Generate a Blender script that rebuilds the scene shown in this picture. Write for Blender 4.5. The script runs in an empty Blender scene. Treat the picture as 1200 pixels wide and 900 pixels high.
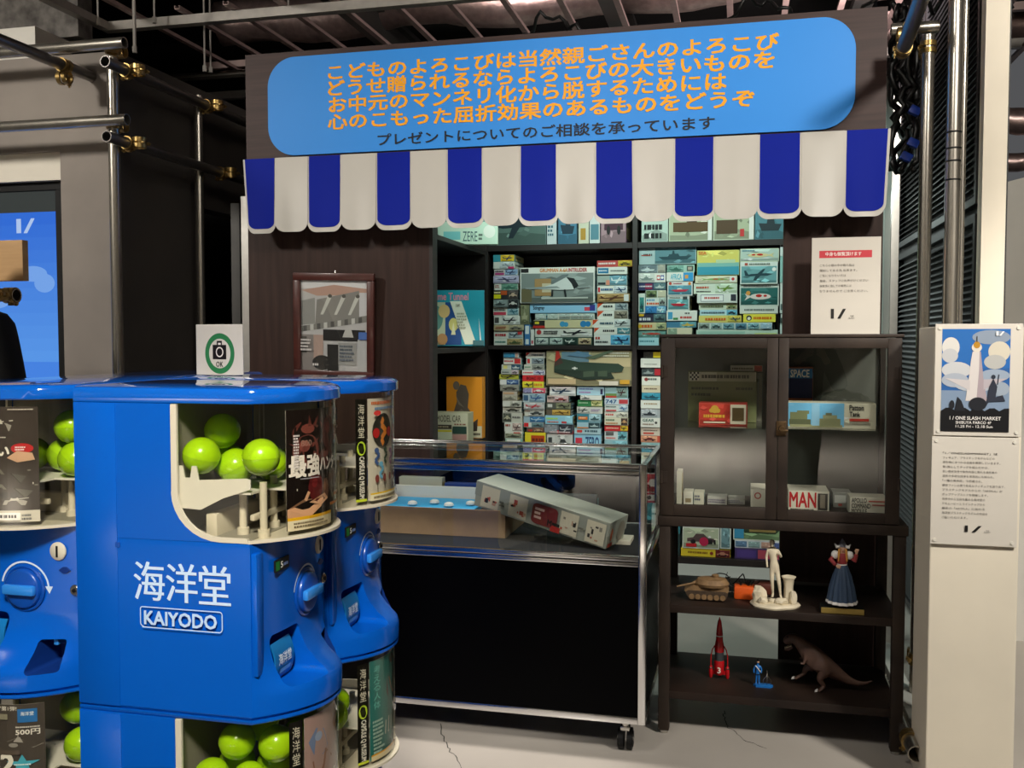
import bpy, bmesh, math, random
from mathutils import Vector, Matrix
random.seed(7)
PI = math.pi
SC = bpy.context.scene
COL = SC.collection

# ---------------------------------------------------------------- camera, world, lights, exposure
F, HZ, CAM_H = 1123.0, 52.0, 1.45
YAW, PITCH = math.radians(13.5), math.atan(52.0/1123.0)
cam_d = bpy.data.cameras.new('camera'); cam_d.sensor_width = 36.0; cam_d.lens = 36.0*F/1200.0
cam_d.clip_start = 0.02
cam = bpy.data.objects.new('camera', cam_d); COL.objects.link(cam)
cam.location = (0, 0, CAM_H); cam.rotation_euler = (PI/2 - PITCH, 0, YAW)
SC.camera = cam
CM = cam.rotation_euler.to_matrix()

def ray(px, py):
    return CM @ Vector(((px-600)/F, (450-py)/F, -1.0))
def at(px, py, Y):                       # the point of plane y = Y seen at a pixel
    d = ray(px, py); t = Y/d.y
    return Vector((d.x*t, Y, CAM_H + d.z*t))
def atz(px, py, z):                      # the point of height z seen at a pixel
    d = ray(px, py); t = (z-CAM_H)/d.z
    return Vector((d.x*t, d.y*t, z))
def atx(px, py, X):
    d = ray(px, py); t = X/d.x
    return Vector((X, d.y*t, CAM_H + d.z*t))

SC.view_settings.view_transform = 'Standard'
SC.view_settings.look = 'None'
SC.view_settings.exposure = 0.0
SC.view_settings.gamma = 1.0
SC.view_settings.use_curve_mapping = False

w = bpy.data.worlds.new('world'); SC.world = w; w.use_nodes = True
w.node_tree.nodes['Background'].inputs[0].default_value = (0.85, 0.86, 0.9, 1)
w.node_tree.nodes['Background'].inputs[1].default_value = 0.10

def area(name, loc, target, size, power, color=(1, 1, 1), sy=None, spread=None):
    d = bpy.data.lights.new(name, 'AREA'); d.energy = power; d.color = color
    d.shape = 'RECTANGLE' if sy else 'DISK'; d.size = size
    if sy: d.size_y = sy
    if spread: d.spread = math.radians(spread)
    o = bpy.data.objects.new(name, d); COL.objects.link(o); o.location = loc
    o.rotation_euler = (Vector(target)-Vector(loc)).to_track_quat('-Z', 'Y').to_euler()
    return o
def spot(name, loc, target, power, color, cone=44, blend=0.5, r=0.05):
    d = bpy.data.lights.new(name, 'SPOT'); d.energy = power; d.color = color; d.spot_size = math.radians(cone); d.spot_blend = blend; d.shadow_soft_size = r
    o = bpy.data.objects.new(name, d); COL.objects.link(o); o.location = loc
    o.rotation_euler = (Vector(target)-Vector(loc)).to_track_quat('-Z', 'Y').to_euler()
    return o
WARM = (1.0, 0.94, 0.85)
area('ceiling_lamp', (-0.9, 1.4, 3.3), (-0.7, 4.0, 1.75), 0.5, 10, WARM, spread=88)
area('ceiling_lamp', (1.3, 1.0, 3.4), (0.35, 4.0, 2.5), 0.35, 14, WARM, spread=74)
area('ceiling_lamp', (-3.6, 1.0, 3.3), (-3.2, 3.6, 1.6), 0.4, 27, WARM, spread=100)
spot('machine_fill', (0.0, -0.6, 3.3), (-1.15, 1.75, 0.75), 700, WARM, 33, 0.5, 0.25)  # added fill light for the capsule machines, stands for no known fitting
spot('stand_fill', (2.3, 1.0, 3.3), (1.08, 3.3, 0.95), 560, WARM, 42, 0.6, 0.2)  # added fill to brighten the beige sign stand, no known lamp
spot('front_spot', (-0.95, 3.36, 3.72), (-1.0, 2.80, 0.0), 390, (1.0, 0.93, 0.86), 31, 0.6)
for hx, pw_ in ((-2.6, 330), (-0.9, 330), (2.6, 70)):
    area('hall_lamp', (hx, -5.2, 3.7), (hx, -5.2, 0.0), 0.8, pw_, WARM, 0.8, spread=95)
area('shelf_lamp', (-0.40, 4.25, 2.35), (-0.40, 5.0, 1.15), 1.6, 14, (0.80, 1.0, 0.92), 0.06)
area('recess_lamp', (-0.2, 6.4, 2.3), (-0.2, 6.0, 0.0), 1.5, 26, (0.85, 1.0, 0.95), 0.4)
area('ceiling_fill', (-0.9, 3.1, 3.0), (-0.7, 4.3, 3.9), 0.3, 22, (1.0, 0.84, 0.82), spread=75)  # added unseen fill, aimed up to brighten the ceiling framing
area('ceiling_fill', (0.6, 4.6, 2.95), (0.4, 5.4, 3.5), 0.3, 24, (1.0, 0.84, 0.82))  # second added fill for the ceiling, hidden behind the fascia

# ---------------------------------------------------------------- helpers
def hexc(h, a=1.0):
    h = h.lstrip('#'); out = []
    for i in (0, 2, 4):
        c = int(h[i:i+2], 16)/255.0
        out.append(c/12.92 if c <= 0.04045 else ((c+0.055)/1.055)**2.4)
    return (out[0], out[1], out[2], a)

def mat(name, col, rough=0.5, metal=0.0, noise=0.0, nscale=6.0, stretch=None, bump=0.0, coat=0.0, spec=None, col2=None, emit=None):
    m = bpy.data.materials.new(name); m.use_nodes = True
    nt = m.node_tree; b = nt.nodes['Principled BSDF']
    c = hexc(col) if isinstance(col, str) else col
    b.inputs['Base Color'].default_value = c
    b.inputs['Roughness'].default_value = rough; b.inputs['Metallic'].default_value = metal
    if coat: b.inputs['Coat Weight'].default_value = coat; b.inputs['Coat Roughness'].default_value = 0.05
    if spec is not None: b.inputs['Specular IOR Level'].default_value = spec
    if emit:
        b.inputs['Emission Color'].default_value = c; b.inputs['Emission Strength'].default_value = emit
    if noise or bump or col2:
        tc = nt.nodes.new('ShaderNodeTexCoord'); mp = nt.nodes.new('ShaderNodeMapping')
        nt.links.new(tc.outputs['Object'], mp.inputs[0])
        if stretch: mp.inputs['Scale'].default_value = stretch
        n = nt.nodes.new('ShaderNodeTexNoise'); n.inputs['Scale'].default_value = nscale; n.inputs['Detail'].default_value = 7
        nt.links.new(mp.outputs[0], n.inputs['Vector'])
        if noise or col2:
            r = nt.nodes.new('ShaderNodeValToRGB')
            r.color_ramp.elements[0].position = 0.3; r.color_ramp.elements[1].position = 0.72
            c2 = hexc(col2) if col2 else tuple(min(1, x*(1+noise)) for x in c[:3])+(1,)
            c1 = c if col2 else tuple(x*(1-noise) for x in c[:3])+(1,)
            r.color_ramp.elements[0].color = c1; r.color_ramp.elements[1].color = c2
            nt.links.new(n.outputs['Fac'], r.inputs[0]); nt.links.new(r.outputs[0], b.inputs['Base Color'])
        if bump:
            bp = nt.nodes.new('ShaderNodeBump'); bp.inputs['Strength'].default_value = bump; bp.inputs['Distance'].default_value = 0.004
            nt.links.new(n.outputs['Fac'], bp.inputs['Height']); nt.links.new(bp.outputs[0], b.inputs['Normal'])
    return m

def glass(name, tint=(1, 1, 1, 1), refl=1.0, rough=0.0, ior=1.45):
    m = bpy.data.materials.new(name); m.use_nodes = True; nt = m.node_tree
    for n in list(nt.nodes): nt.nodes.remove(n)
    o = nt.nodes.new('ShaderNodeOutputMaterial'); mx = nt.nodes.new('ShaderNodeMixShader')
    t = nt.nodes.new('ShaderNodeBsdfTransparent'); g = nt.nodes.new('ShaderNodeBsdfGlossy'); f = nt.nodes.new('ShaderNodeFresnel')
    t.inputs[0].default_value = tint; g.inputs['Roughness'].default_value = rough; f.inputs[0].default_value = ior
    g.inputs[0].default_value = (refl, refl, refl, 1)
    gm = nt.nodes.new('ShaderNodeNewGeometry'); iv = nt.nodes.new('ShaderNodeMath'); iv.operation = 'SUBTRACT'; iv.inputs[0].default_value = 1.0
    mu = nt.nodes.new('ShaderNodeMath'); mu.operation = 'MULTIPLY'      # a thin sheet mirrors at its outer face only, never by total reflection inside
    nt.links.new(gm.outputs['Backfacing'], iv.inputs[1]); nt.links.new(f.outputs[0], mu.inputs[0]); nt.links.new(iv.outputs[0], mu.inputs[1])
    nt.links.new(mu.outputs[0], mx.inputs[0]); nt.links.new(t.outputs[0], mx.inputs[1]); nt.links.new(g.outputs[0], mx.inputs[2])
    nt.links.new(mx.outputs[0], o.inputs[0])
    return m

def attr_mat(name, rough=0.5, emit=0.0, coat=0.0):
    m = bpy.data.materials.new(name); m.use_nodes = True; nt = m.node_tree; b = nt.nodes['Principled BSDF']
    a = nt.nodes.new('ShaderNodeAttribute'); a.attribute_name = 'Col'
    nt.links.new(a.outputs['Color'], b.inputs['Base Color']); b.inputs['Roughness'].default_value = rough; b.inputs['Specular IOR Level'].default_value = 0.25
    if coat: b.inputs['Coat Weight'].default_value = coat
    if emit:
        nt.links.new(a.outputs['Color'], b.inputs['Emission Color']); b.inputs['Emission Strength'].default_value = emit
        b.inputs['Base Color'].default_value = (0, 0, 0, 1); nt.links.remove(b.inputs['Base Color'].links[0])
    return m

M = dict(
    print=attr_mat('printed_paper', 0.5), glossprint=attr_mat('glossy_print', 0.3, coat=0.3), screen=attr_mat('lit_screen', 0.2, emit=0.9),
    toy=attr_mat('painted_plastic', 0.45), vinyl=attr_mat('vinyl_print', 0.35),
    panel=mat('dark_wood_panel', '#2a1a15', 0.5, spec=0.25, stretch=(9, 9, 0.5), nscale=5, col2='#3b2821', bump=0.05),
    panelh=mat('dark_wood_fascia', '#2f1e1b', 0.5, spec=0.25, stretch=(0.6, 9, 12), nscale=5, col2='#402c28', bump=0.05),
    shelf=mat('dark_brown_board', '#221b19', 0.5, noise=0.25, stretch=(1, 1, 8)),
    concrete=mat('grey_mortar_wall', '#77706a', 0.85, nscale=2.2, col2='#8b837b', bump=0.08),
    concrete_shaded=mat('grey_mortar_shaded', '#3d3833', 0.85, nscale=2.2, col2='#4a443e', bump=0.08),  # the mortar again, with the side wall's shade put into the colour
    rough_c=mat('rough_concrete_beam', '#4a4744', 0.9, nscale=14, col2='#8a8580', bump=0.5),
    floor=mat('polished_concrete', '#b3aca3', 0.33, nscale=1.6, col2='#c2bbb2', bump=0.01),
    crack=mat('floor_crack', '#3c3b38', 0.8, noise=0.2),
    light_wall=mat('pale_wall', '#cfc9bb', 0.7, noise=0.03),
    white_wall=mat('white_wall', '#d8d5cc', 0.7, noise=0.03),
    grey_wall=mat('light_grey_wall', '#a9aca6', 0.6, noise=0.05),
    black_wall=mat('black_wall', '#121111', 0.7, noise=0.1),
    ceil=mat('black_ceiling', '#191716', 0.8, noise=0.2),
    chan=mat('galvanised_channel', '#a9a49d', 0.42, metal=0.2, noise=0.12, nscale=20),
    chan_p=mat('pinkish_channel', '#ab938e', 0.5, metal=0.1, noise=0.12, nscale=20),
    darkch=mat('dark_grey_channel', '#4a4947', 0.5, metal=0.4, noise=0.15),
    duct=mat('foil_duct', '#b59d98', 0.35, metal=0.8, noise=0.2, nscale=25, bump=0.8),
    pipe=mat('galvanised_pipe', '#b3ada2', 0.27, metal=0.9, noise=0.12, nscale=14, stretch=(1, 1, 0.2)),
    pipe_d=mat('dull_pipe', '#7a7672', 0.33, metal=0.85, noise=0.12, nscale=14),
    brass=mat('zinc_brass_clamp', '#ab8f58', 0.35, metal=0.9, noise=0.25, nscale=40),
    blue=mat('glossy_blue_plastic', '#0557bd', 0.2, noise=0.02, nscale=3, coat=0.08, spec=0.25), bluelid=mat('polished_blue_lid', '#0b5cc0', 0.10, noise=0.02, nscale=3, coat=1.0),
    bluedk=mat('deep_blue_plastic', '#0a4aa6', 0.3, noise=0.03, coat=0.3),
    bluelt=mat('light_blue_plastic', '#2f86dd', 0.22, noise=0.03, coat=0.4),
    pocket=mat('dark_blue_recess', '#072f78', 0.45, noise=0.05),
    cream=mat('cream_plastic', '#cfc7b2', 0.4, noise=0.03),
    whitepl=mat('white_plastic', '#dcd8cc', 0.4, noise=0.03),
    inner=mat('machine_inside', '#8f8b7c', 0.6, noise=0.08),
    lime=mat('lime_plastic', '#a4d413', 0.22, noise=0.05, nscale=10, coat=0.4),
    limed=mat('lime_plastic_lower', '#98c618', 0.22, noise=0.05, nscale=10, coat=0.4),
    chrome=mat('polished_aluminium', '#d9d9d9', 0.16, metal=1.0, noise=0.03),
    alu=mat('brushed_aluminium', '#c9c6c0', 0.35, metal=0.75, noise=0.06, nscale=30),
    black=mat('black_laminate', '#020203', 0.4, spec=0.05, noise=0.2, nscale=3),
    rubber=mat('black_rubber', '#0b0b0b', 0.6, spec=0.3, noise=0.2),
    blackfab=mat('black_fabric', '#0a0a0b', 0.9, noise=0.2, nscale=40),
    iron=mat('aged_brown_steel', '#231b16', 0.6, metal=0.0, spec=0.3, nscale=7, col2='#372c24', bump=0.12),
    iron2=mat('rusty_dark_board', '#1b1411', 0.5, spec=0.3, nscale=5, col2='#30231c', bump=0.1),
    back=mat('cabinet_back', '#565850', 0.6, noise=0.06),
    silver=mat('bright_metal', '#c8c6c0', 0.25, metal=1.0, noise=0.05),
    cardb=mat('brown_cardboard', '#a68767', 0.8, noise=0.08, nscale=20),
    paper=mat('white_card', '#e4ded4', 0.6, noise=0.02),
    acry=mat('white_acrylic', '#d3cdc2', 0.3, noise=0.02),
    stand=mat('beige_stand', '#e3dac7', 0.55, noise=0.03),
    framew=mat('reddish_wood_frame', '#4c2620', 0.35, noise=0.25, stretch=(2, 2, 2), nscale=9, coat=0.2),
    marble=mat('ivory_resin', '#cfc4aa', 0.55, noise=0.08, nscale=30, bump=0.1),
    sand=mat('brown_tank_plastic', '#6a5134', 0.7, nscale=50, col2='#8a6c48', bump=0.2),
    orange=mat('orange_plastic', '#d2551a', 0.4, noise=0.1),
    dino=mat('brown_rubber_skin', '#4b352c', 0.55, nscale=30, col2='#5e4438', bump=0.5),
    dinob=mat('pale_belly', '#8d8078', 0.6, noise=0.1),
    red=mat('red_lacquer', '#b5141b', 0.25, noise=0.05, coat=0.4),
    bluefig=mat('toy_blue', '#1a6dbb', 0.4, noise=0.05),
    navyskirt=mat('navy_skirt', '#2b3f58', 0.6, noise=0.1, nscale=20),
    redcloth=mat('red_bodice', '#8e2a2c', 0.6, noise=0.1),
    white=mat('white_paint', '#dcd9d4', 0.5, noise=0.02),
    skin=mat('skin', '#c79a7c', 0.5, noise=0.05), hair=mat('dark_hair', '#1b1512', 0.6, noise=0.2, nscale=30),
    blond=mat('blond_plait', '#c48b3c', 0.5, noise=0.1),
    gold=mat('brass_plate', '#b39a55', 0.35, metal=0.7, noise=0.1),
    wire=mat('black_wire', '#0c0c0c', 0.45, noise=0.1),
    bluewire=mat('blue_plug', '#173a9c', 0.4, noise=0.1),
    louvre=mat('dark_grey_louvre', '#28282a', 0.5, metal=0.2, noise=0.1),
    glass=glass('pane_glass', (0.97, 0.985, 0.975, 1), ior=1.75), clear=glass('clear_plastic', (0.96, 0.955, 0.92, 1), ior=1.5, rough=0.02),
    bag=glass('clear_bag', (0.86, 0.87, 0.85, 1), ior=1.7, rough=0.12), dome=glass('clear_acrylic', (0.95, 0.97, 0.96, 1), ior=1.45),
)

def link(name, me, mats, parent=None, smooth=False):
    o = bpy.data.objects.new(name, me); COL.objects.link(o)
    for m in (mats if isinstance(mats, (list, tuple)) else [mats]): me.materials.append(M[m] if isinstance(m, str) else m)
    if parent: o.parent = parent
    if smooth:
        for p in me.polygons: p.use_smooth = True
        if smooth != 'all':
            try: me.set_sharp_from_angle(angle=math.radians(38))
            except Exception: pass
    return o
def obj(name, bm, mats, parent=None, smooth=False, normals=True):
    if normals: bmesh.ops.recalc_face_normals(bm, faces=bm.faces[:])
    me = bpy.data.meshes.new(name); bm.to_mesh(me); bm.free()
    return link(name, me, mats, parent, smooth)
def tag(o, label=None, cat=None, group=None, kind=None):
    if label: o['label'] = label
    if cat: o['category'] = cat
    if group: o['group'] = group
    if kind: o['kind'] = kind
    return o
def thing(name, label, cat, loc=(0, 0, 0), rot=(0, 0, 0), group=None):
    o = bpy.data.objects.new(name, None); COL.objects.link(o); o.empty_display_size = 0.05
    o.location = loc; o.rotation_euler = rot if isinstance(rot, (tuple, list)) else (0, 0, rot)
    return tag(o, label, cat, group)
def struct(name, bm, m, parent=None, smooth=False):
    o = obj(name, bm, m, parent, smooth)
    o['kind'] = 'structure'
    return o
def NB(): return bmesh.new()

def box(bm, x0, x1, y0, y1, z0, z1, bev=0.0, mi=0, mtx=None, seg=2):
    vs = [bm.verts.new(c) for c in ((x0, y0, z0), (x1, y0, z0), (x1, y1, z0), (x0, y1, z0), (x0, y0, z1), (x1, y0, z1), (x1, y1, z1), (x0, y1, z1))]
    fs = [bm.faces.new([vs[i] for i in q]) for q in ((0, 3, 2, 1), (4, 5, 6, 7), (0, 1, 5, 4), (1, 2, 6, 5), (2, 3, 7, 6), (3, 0, 4, 7))]
    for f in fs: f.material_index = mi
    allv = vs
    if bev:
        es = list({e for f in fs for e in f.edges})
        r = bmesh.ops.bevel(bm, geom=es, offset=bev, segments=seg, affect='EDGES', profile=0.5, clamp_overlap=True)
        allv = list({v for f in r['faces'] for v in f.verts} | {v for v in vs if v.is_valid})
        for f in r['faces']: f.material_index = mi
    if mtx: bmesh.ops.transform(bm, matrix=mtx, verts=allv)
    return allv
def basis(d):
    d = Vector(d).normalized(); u = d.orthogonal().normalized(); return u, d.cross(u), d
def cyl(bm, p0, p1, r0, r1=None, seg=20, cap=True, mi=0):
    p0, p1 = Vector(p0), Vector(p1); r1 = r0 if r1 is None else r1
    u, v, d = basis(p1-p0)
    A = [bm.verts.new(p0+(u*math.cos(a)+v*math.sin(a))*r0) for a in [2*PI*i/seg for i in range(seg)]]
    B = [bm.verts.new(p1+(u*math.cos(a)+v*math.sin(a))*r1) for a in [2*PI*i/seg for i in range(seg)]]
    for i in range(seg):
        bm.faces.new((A[i], A[(i+1) % seg], B[(i+1) % seg], B[i])).material_index = mi
    if cap:
        bm.faces.new(A[::-1]).material_index = mi; bm.faces.new(B).material_index = mi
def pipe_mesh(bm, p0, p1, r, th=0.003, seg=22):
    p0, p1 = Vector(p0), Vector(p1); u, v, d = basis(p1-p0); R = []
    for p, rr in ((p0, r-th), (p0, r), (p1, r), (p1, r-th)):
        R.append([bm.verts.new(p+(u*math.cos(a)+v*math.sin(a))*rr) for a in [2*PI*i/seg for i in range(seg)]])
    for k in range(4):
        A, B = R[k], R[(k+1) % 4]
        for i in range(seg): bm.faces.new((A[i], A[(i+1) % seg], B[(i+1) % seg], B[i]))
def tube(bm, pts, r, seg=8, closed=False, mi=0):
    pts = [Vector(p) for p in pts]; n = len(pts); rings = []
    prev = None
    for i, p in enumerate(pts):
        a = pts[i-1] if (i > 0 or closed) else p; b = pts[(i+1) % n] if (i < n-1 or closed) else p
        d = (b-a)
        if d.length < 1e-9: d = Vector((0, 0, 1))
        d.normalize()
        if prev is None: u = d.orthogonal().normalized()
        else:
            u = prev - d*prev.dot(d)
            u = u.normalized() if u.length > 1e-6 else d.orthogonal().normalized()
        prev = u; v = d.cross(u)
        rr = r[i] if isinstance(r, (list, tuple)) else r
        rings.append([bm.verts.new(p+(u*math.cos(2*PI*k/seg)+v*math.sin(2*PI*k/seg))*rr) for k in range(seg)])
    for i in range(n if closed else n-1):
        A, B = rings[i], rings[(i+1) % n]
        for k in range(seg): bm.faces.new((A[k], A[(k+1) % seg], B[(k+1) % seg], B[k])).material_index = mi
    if not closed:
        bm.faces.new(rings[0][::-1]).material_index = mi; bm.faces.new(rings[-1]).material_index = mi
def lathe(bm, prof, c=(0, 0, 0), seg=24, mi=0, fn=None):
    c = Vector(c); R = []
    for r, z in prof:
        ring = []
        for k in range(seg):
            a = 2*PI*k/seg; rr = r*(fn(a, z) if fn else 1)
            ring.append(bm.verts.new(c+Vector((rr*math.cos(a), rr*math.sin(a), z))))
        R.append(ring)
    for i in range(len(R)-1):
        for k in range(seg): bm.faces.new((R[i][k], R[i][(k+1) % seg], R[i+1][(k+1) % seg], R[i+1][k])).material_index = mi
    bm.faces.new(R[0][::-1]).material_index = mi; bm.faces.new(R[-1]).material_index = mi
def prism(bm, pts, axis, a, b, mi=0):     # polygon extruded along an axis from a to b
    def P(p, h):
        return {'x': (h, p[0], p[1]), 'y': (p[0], h, p[1]), 'z': (p[0], p[1], h)}[axis]
    A = [bm.verts.new(P(p, a)) for p in pts]; B = [bm.verts.new(P(p, b)) for p in pts]
    n = len(pts)
    bm.faces.new(A[::-1]).material_index = mi; bm.faces.new(B).material_index = mi
    for i in range(n): bm.faces.new((A[i], A[(i+1) % n], B[(i+1) % n], B[i])).material_index = mi
def ball(bm, c, r, sx=1, sy=1, sz=1, seg=16, mi=0, rot=None):
    m = Matrix.Translation(Vector(c)) @ (rot if rot else Matrix.Identity(4)) @ Matrix.Diagonal((sx*r, sy*r, sz*r, 1))
    res = bmesh.ops.create_uvsphere(bm, u_segments=seg, v_segments=max(6, seg//2+2), radius=1, matrix=m)
    for f in {f for v in res['verts'] for f in v.link_faces}: f.material_index = mi
def rrect(x0, x1, y0, y1, r, n=6):
    out = []
    for cx, cy, a0 in ((x1-r, y0+r, -90), (x1-r, y1-r, 0), (x0+r, y1-r, 90), (x0+r, y0+r, 180)):
        for k in range(n+1):
            a = math.radians(a0+90*k/n); out.append((cx+r*math.cos(a), cy+r*math.sin(a)))
    return out
def skin(name, P, E, mats, parent=None, lev=2, root=None):
    """limbs grown over a skeleton: P name -> (co, radius)."""
    names = list(P); idx = {n: i for i, n in enumerate(names)}
    me = bpy.data.meshes.new(name+'_cage'); me.from_pydata([P[n][0] for n in names], [(idx[a], idx[b]) for a, b in E], [])
    o = bpy.data.objects.new(name+'_cage', me); COL.objects.link(o)
    o.modifiers.new('s', 'SKIN'); sub = o.modifiers.new('d', 'SUBSURF'); sub.levels = lev; sub.render_levels = lev
    for i, n in enumerate(names):
        r = P[n][1]; me.skin_vertices[0].data[i].radius = r if isinstance(r, tuple) else (r, r)
        me.skin_vertices[0].data[i].use_root = (n == (root or names[0]))
    dg = bpy.context.evaluated_depsgraph_get(); dg.update()
    nm = bpy.data.meshes.new_from_object(o.evaluated_get(dg))
    bpy.data.objects.remove(o); bpy.data.meshes.remove(me)
    nm.name = name; nm.materials.clear()
    return link(name, nm, mats, parent, 'all')

# ---------------------------------------------------------------- printed surfaces: flat inks laid in thin layers on a face
_G = {}
def glyphs(s, bold=0.0):
    k = (s, bold)
    if k in _G: return _G[k]
    c = bpy.data.curves.new('lettering', 'FONT'); c.body = s; c.resolution_u = 2; c.offset = bold
    o = bpy.data.objects.new('lettering', c); COL.objects.link(o)
    dg = bpy.context.evaluated_depsgraph_get(); dg.update()
    me = bpy.data.meshes.new_from_object(o.evaluated_get(dg))
    vs = [(v.co.x, v.co.y) for v in me.vertices]; fs = [tuple(p.vertices) for p in me.polygons]
    bpy.data.objects.remove(o); bpy.data.curves.remove(c); bpy.data.meshes.remove(me)
    xs = [v[0] for v in vs]; ys = [v[1] for v in vs]
    _G[k] = (vs, fs, min(xs), max(xs), min(ys), max(ys))
    return _G[k]

class Paint:
    """collects coloured polygons in (u, v) and lays them on a surface given by fn(u, v, lift)."""
    def __init__(self, fn, step=0.00012, nu=1):
        self.fn, self.step, self.nu, self.k = fn, step, nu, 0
        self.V, self.Fc, self.C = [], [], []
    def _add(self, pts, faces, col):
        self.k += 1; h = self.step*self.k; b = len(self.V)
        self.V += [self.fn(u, v, h) for u, v in pts]
        c = hexc(col) if isinstance(col, str) else col
        for f in faces: self.Fc.append([b+i for i in f]); self.C.append(c)
    def rect(self, u0, v0, u1, v1, col):
        n = self.nu; pts = []
        for i in range(n+1):
            u = u0+(u1-u0)*i/n; pts += [(u, v0), (u, v1)]
        self._add(pts, [(2*i, 2*i+2, 2*i+3, 2*i+1) for i in range(n)], col)
    def poly(self, pts, col): self._add(pts, [tuple(range(len(pts)))], col)
    def ell(self, cu, cv, ru, rv, col, n=20, a0=0, a1=360):
        pts = [(cu+ru*math.cos(math.radians(a0+(a1-a0)*i/n)), cv+rv*math.sin(math.radians(a0+(a1-a0)*i/n))) for i in range(n if a1-a0 == 360 else n+1)]
        self.poly(pts, col)
    def ring(self, cu, cv, r0, r1, col, a0=0, a1=360, n=32, asp=1.0):
        pts = []
        for i in range(n+1):
            a = math.radians(a0+(a1-a0)*i/n)
            pts += [(cu+r0*math.cos(a), cv+r0*asp*math.sin(a)), (cu+r1*math.cos(a), cv+r1*asp*math.sin(a))]
        self._add(pts, [(2*i, 2*i+1, 2*i+3, 2*i+2) for i in range(n)], col)
    def line(self, pts, wd, col):
        for (a, b) in zip(pts, pts[1:]):
            d = Vector((b[0]-a[0], b[1]-a[1]))
            if d.length < 1e-9: continue
            n = Vector((-d.y, d.x)).normalized()*wd/2
            self.poly([(a[0]+n.x, a[1]+n.y), (a[0]-n.x, a[1]-n.y), (b[0]-n.x, b[1]-n.y), (b[0]+n.x, b[1]+n.y)], col)
    def text(self, s, u0, v0, u1, v1, col, bold=0.0, keep=False, vert=False, serif=0.0, turn=False):
        if vert:
            n = len(s); h = (v1-v0)/n
            for i, ch in enumerate(s):
                if ch.strip(): self.text(ch, u0, v1-(i+1)*h+h*.06, u1, v1-i*h-h*.06, col, bold)
            return
        vs, fs, a, b, c, d = glyphs(s, 0.0)
        if turn: vs = [(y, -x) for x, y in vs]; a, b, c, d = c, d, -b, -a
        su, sv = (u1-u0)/(b-a), (v1-v0)/(d-c)
        if keep: su = math.copysign(min(abs(su), abs(sv)), su); sv = math.copysign(abs(su), sv)
        for i, j in (((0, 0), (1, 1), (1, -1), (-1, 1), (-1, -1)) if bold else ((0, 0), (1, 0), (-1, 0)) if serif else ((0, 0),)):
            self._add([(u0+(x-a)*su+i*(bold*su+serif), v0+(y-c)*sv+j*bold*sv) for x, y in vs], fs, col)
    def marks(self, u0, v0, u1, v1, col, rows=1, seed=1, fill=0.6):   # print too small to read
        R = random.Random(seed); h = (v1-v0)/rows
        for r in range(rows):
            u = u0; end = u0+(u1-u0)*R.uniform(0.7, 1.0) if rows > 1 else u1; s = 1 if u1 > u0 else -1
            while (end-u)*s > 0:
                wd = abs(v1-v0)/rows*R.uniform(0.25, 0.6)*s
                if (end-u-wd)*s < 0: break
                self.rect(u, v1-(r+1)*h+h*(1-fill)/2, u+wd, v1-r*h-h*(1-fill)/2, col); u += wd*R.uniform(1.15, 1.5)
    def build(self, name, parent=None, m='print', loc=None):
        me = bpy.data.meshes.new(name); me.from_pydata([tuple(v) for v in self.V], [], self.Fc)
        at_ = me.color_attributes.new('Col', 'FLOAT_COLOR', 'CORNER')
        i = 0
        for f, c in zip(self.Fc, self.C):
            for _ in f: at_.data[i].color = c; i += 1
        return link(name, me, m, parent)
def front_xz(x0, z0, y):   # a face looking towards -y: u right, v up, in metres from (x0, z0)
    return lambda u, v, h: (x0+u, y-h, z0+v)

# motifs used on packaging
def m_plane(p, u, v, w_, h, c):
    p.poly([(u+w_*.05, v+h*.45), (u+w_*.2, v+h*.38), (u+w_*.8, v+h*.42), (u+w_*.97, v+h*.55), (u+w_*.75, v+h*.62), (u+w_*.25, v+h*.56)], c)
    p.poly([(u+w_*.42, v+h*.5), (u+w_*.6, v+h*.5), (u+w_*.42, v+h*.05), (u+w_*.32, v+h*.05)], c)
    p.poly([(u+w_*.45, v+h*.55), (u+w_*.6, v+h*.55), (u+w_*.72, v+h*.95), (u+w_*.64, v+h*.95)], c)
    p.poly([(u+w_*.05, v+h*.45), (u+w_*.17, v+h*.5), (u+w_*.08, v+h*.85), (u+w_*.02, v+h*.85)], c)
def m_ship(p, u, v, w_, h, c):
    p.poly([(u+w_*.03, v+h*.4), (u+w_*.15, v+h*.15), (u+w_*.85, v+h*.15), (u+w_*.98, v+h*.45)], c)
    p.poly([(u+w_*.3, v+h*.4), (u+w_*.65, v+h*.4), (u+w_*.6, v+h*.65), (u+w_*.5, v+h*.65), (u+w_*.48, v+h*.92), (u+w_*.44, v+h*.92), (u+w_*.42, v+h*.62), (u+w_*.34, v+h*.6)], c)
def m_car(p, u, v, w_, h, c):
    p.poly([(u+w_*.05, v+h*.25), (u+w_*.95, v+h*.25), (u+w_*.95, v+h*.5), (u+w_*.75, v+h*.55), (u+w_*.6, v+h*.82), (u+w_*.35, v+h*.82), (u+w_*.25, v+h*.55), (u+w_*.05, v+h*.48)], c)
    p.ell(u+w_*.25, v+h*.25, w_*.09, h*.16, '#222222', 12); p.ell(u+w_*.75, v+h*.25, w_*.09, h*.16, '#222222', 12)
def m_fish(p, u, v, w_, h, c):
    p.ell(u+w_*.55, v+h*.5, w_*.33, h*.24, c, 18); p.poly([(u+w_*.28, v+h*.5), (u+w_*.05, v+h*.2), (u+w_*.12, v+h*.5), (u+w_*.05, v+h*.75)], c)
    p.ell(u+w_*.5, v+h*.56, w_*.1, h*.12, '#c02a22', 10); p.ell(u+w_*.7, v+h*.55, w_*.06, h*.09, '#c02a22', 10)
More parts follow.
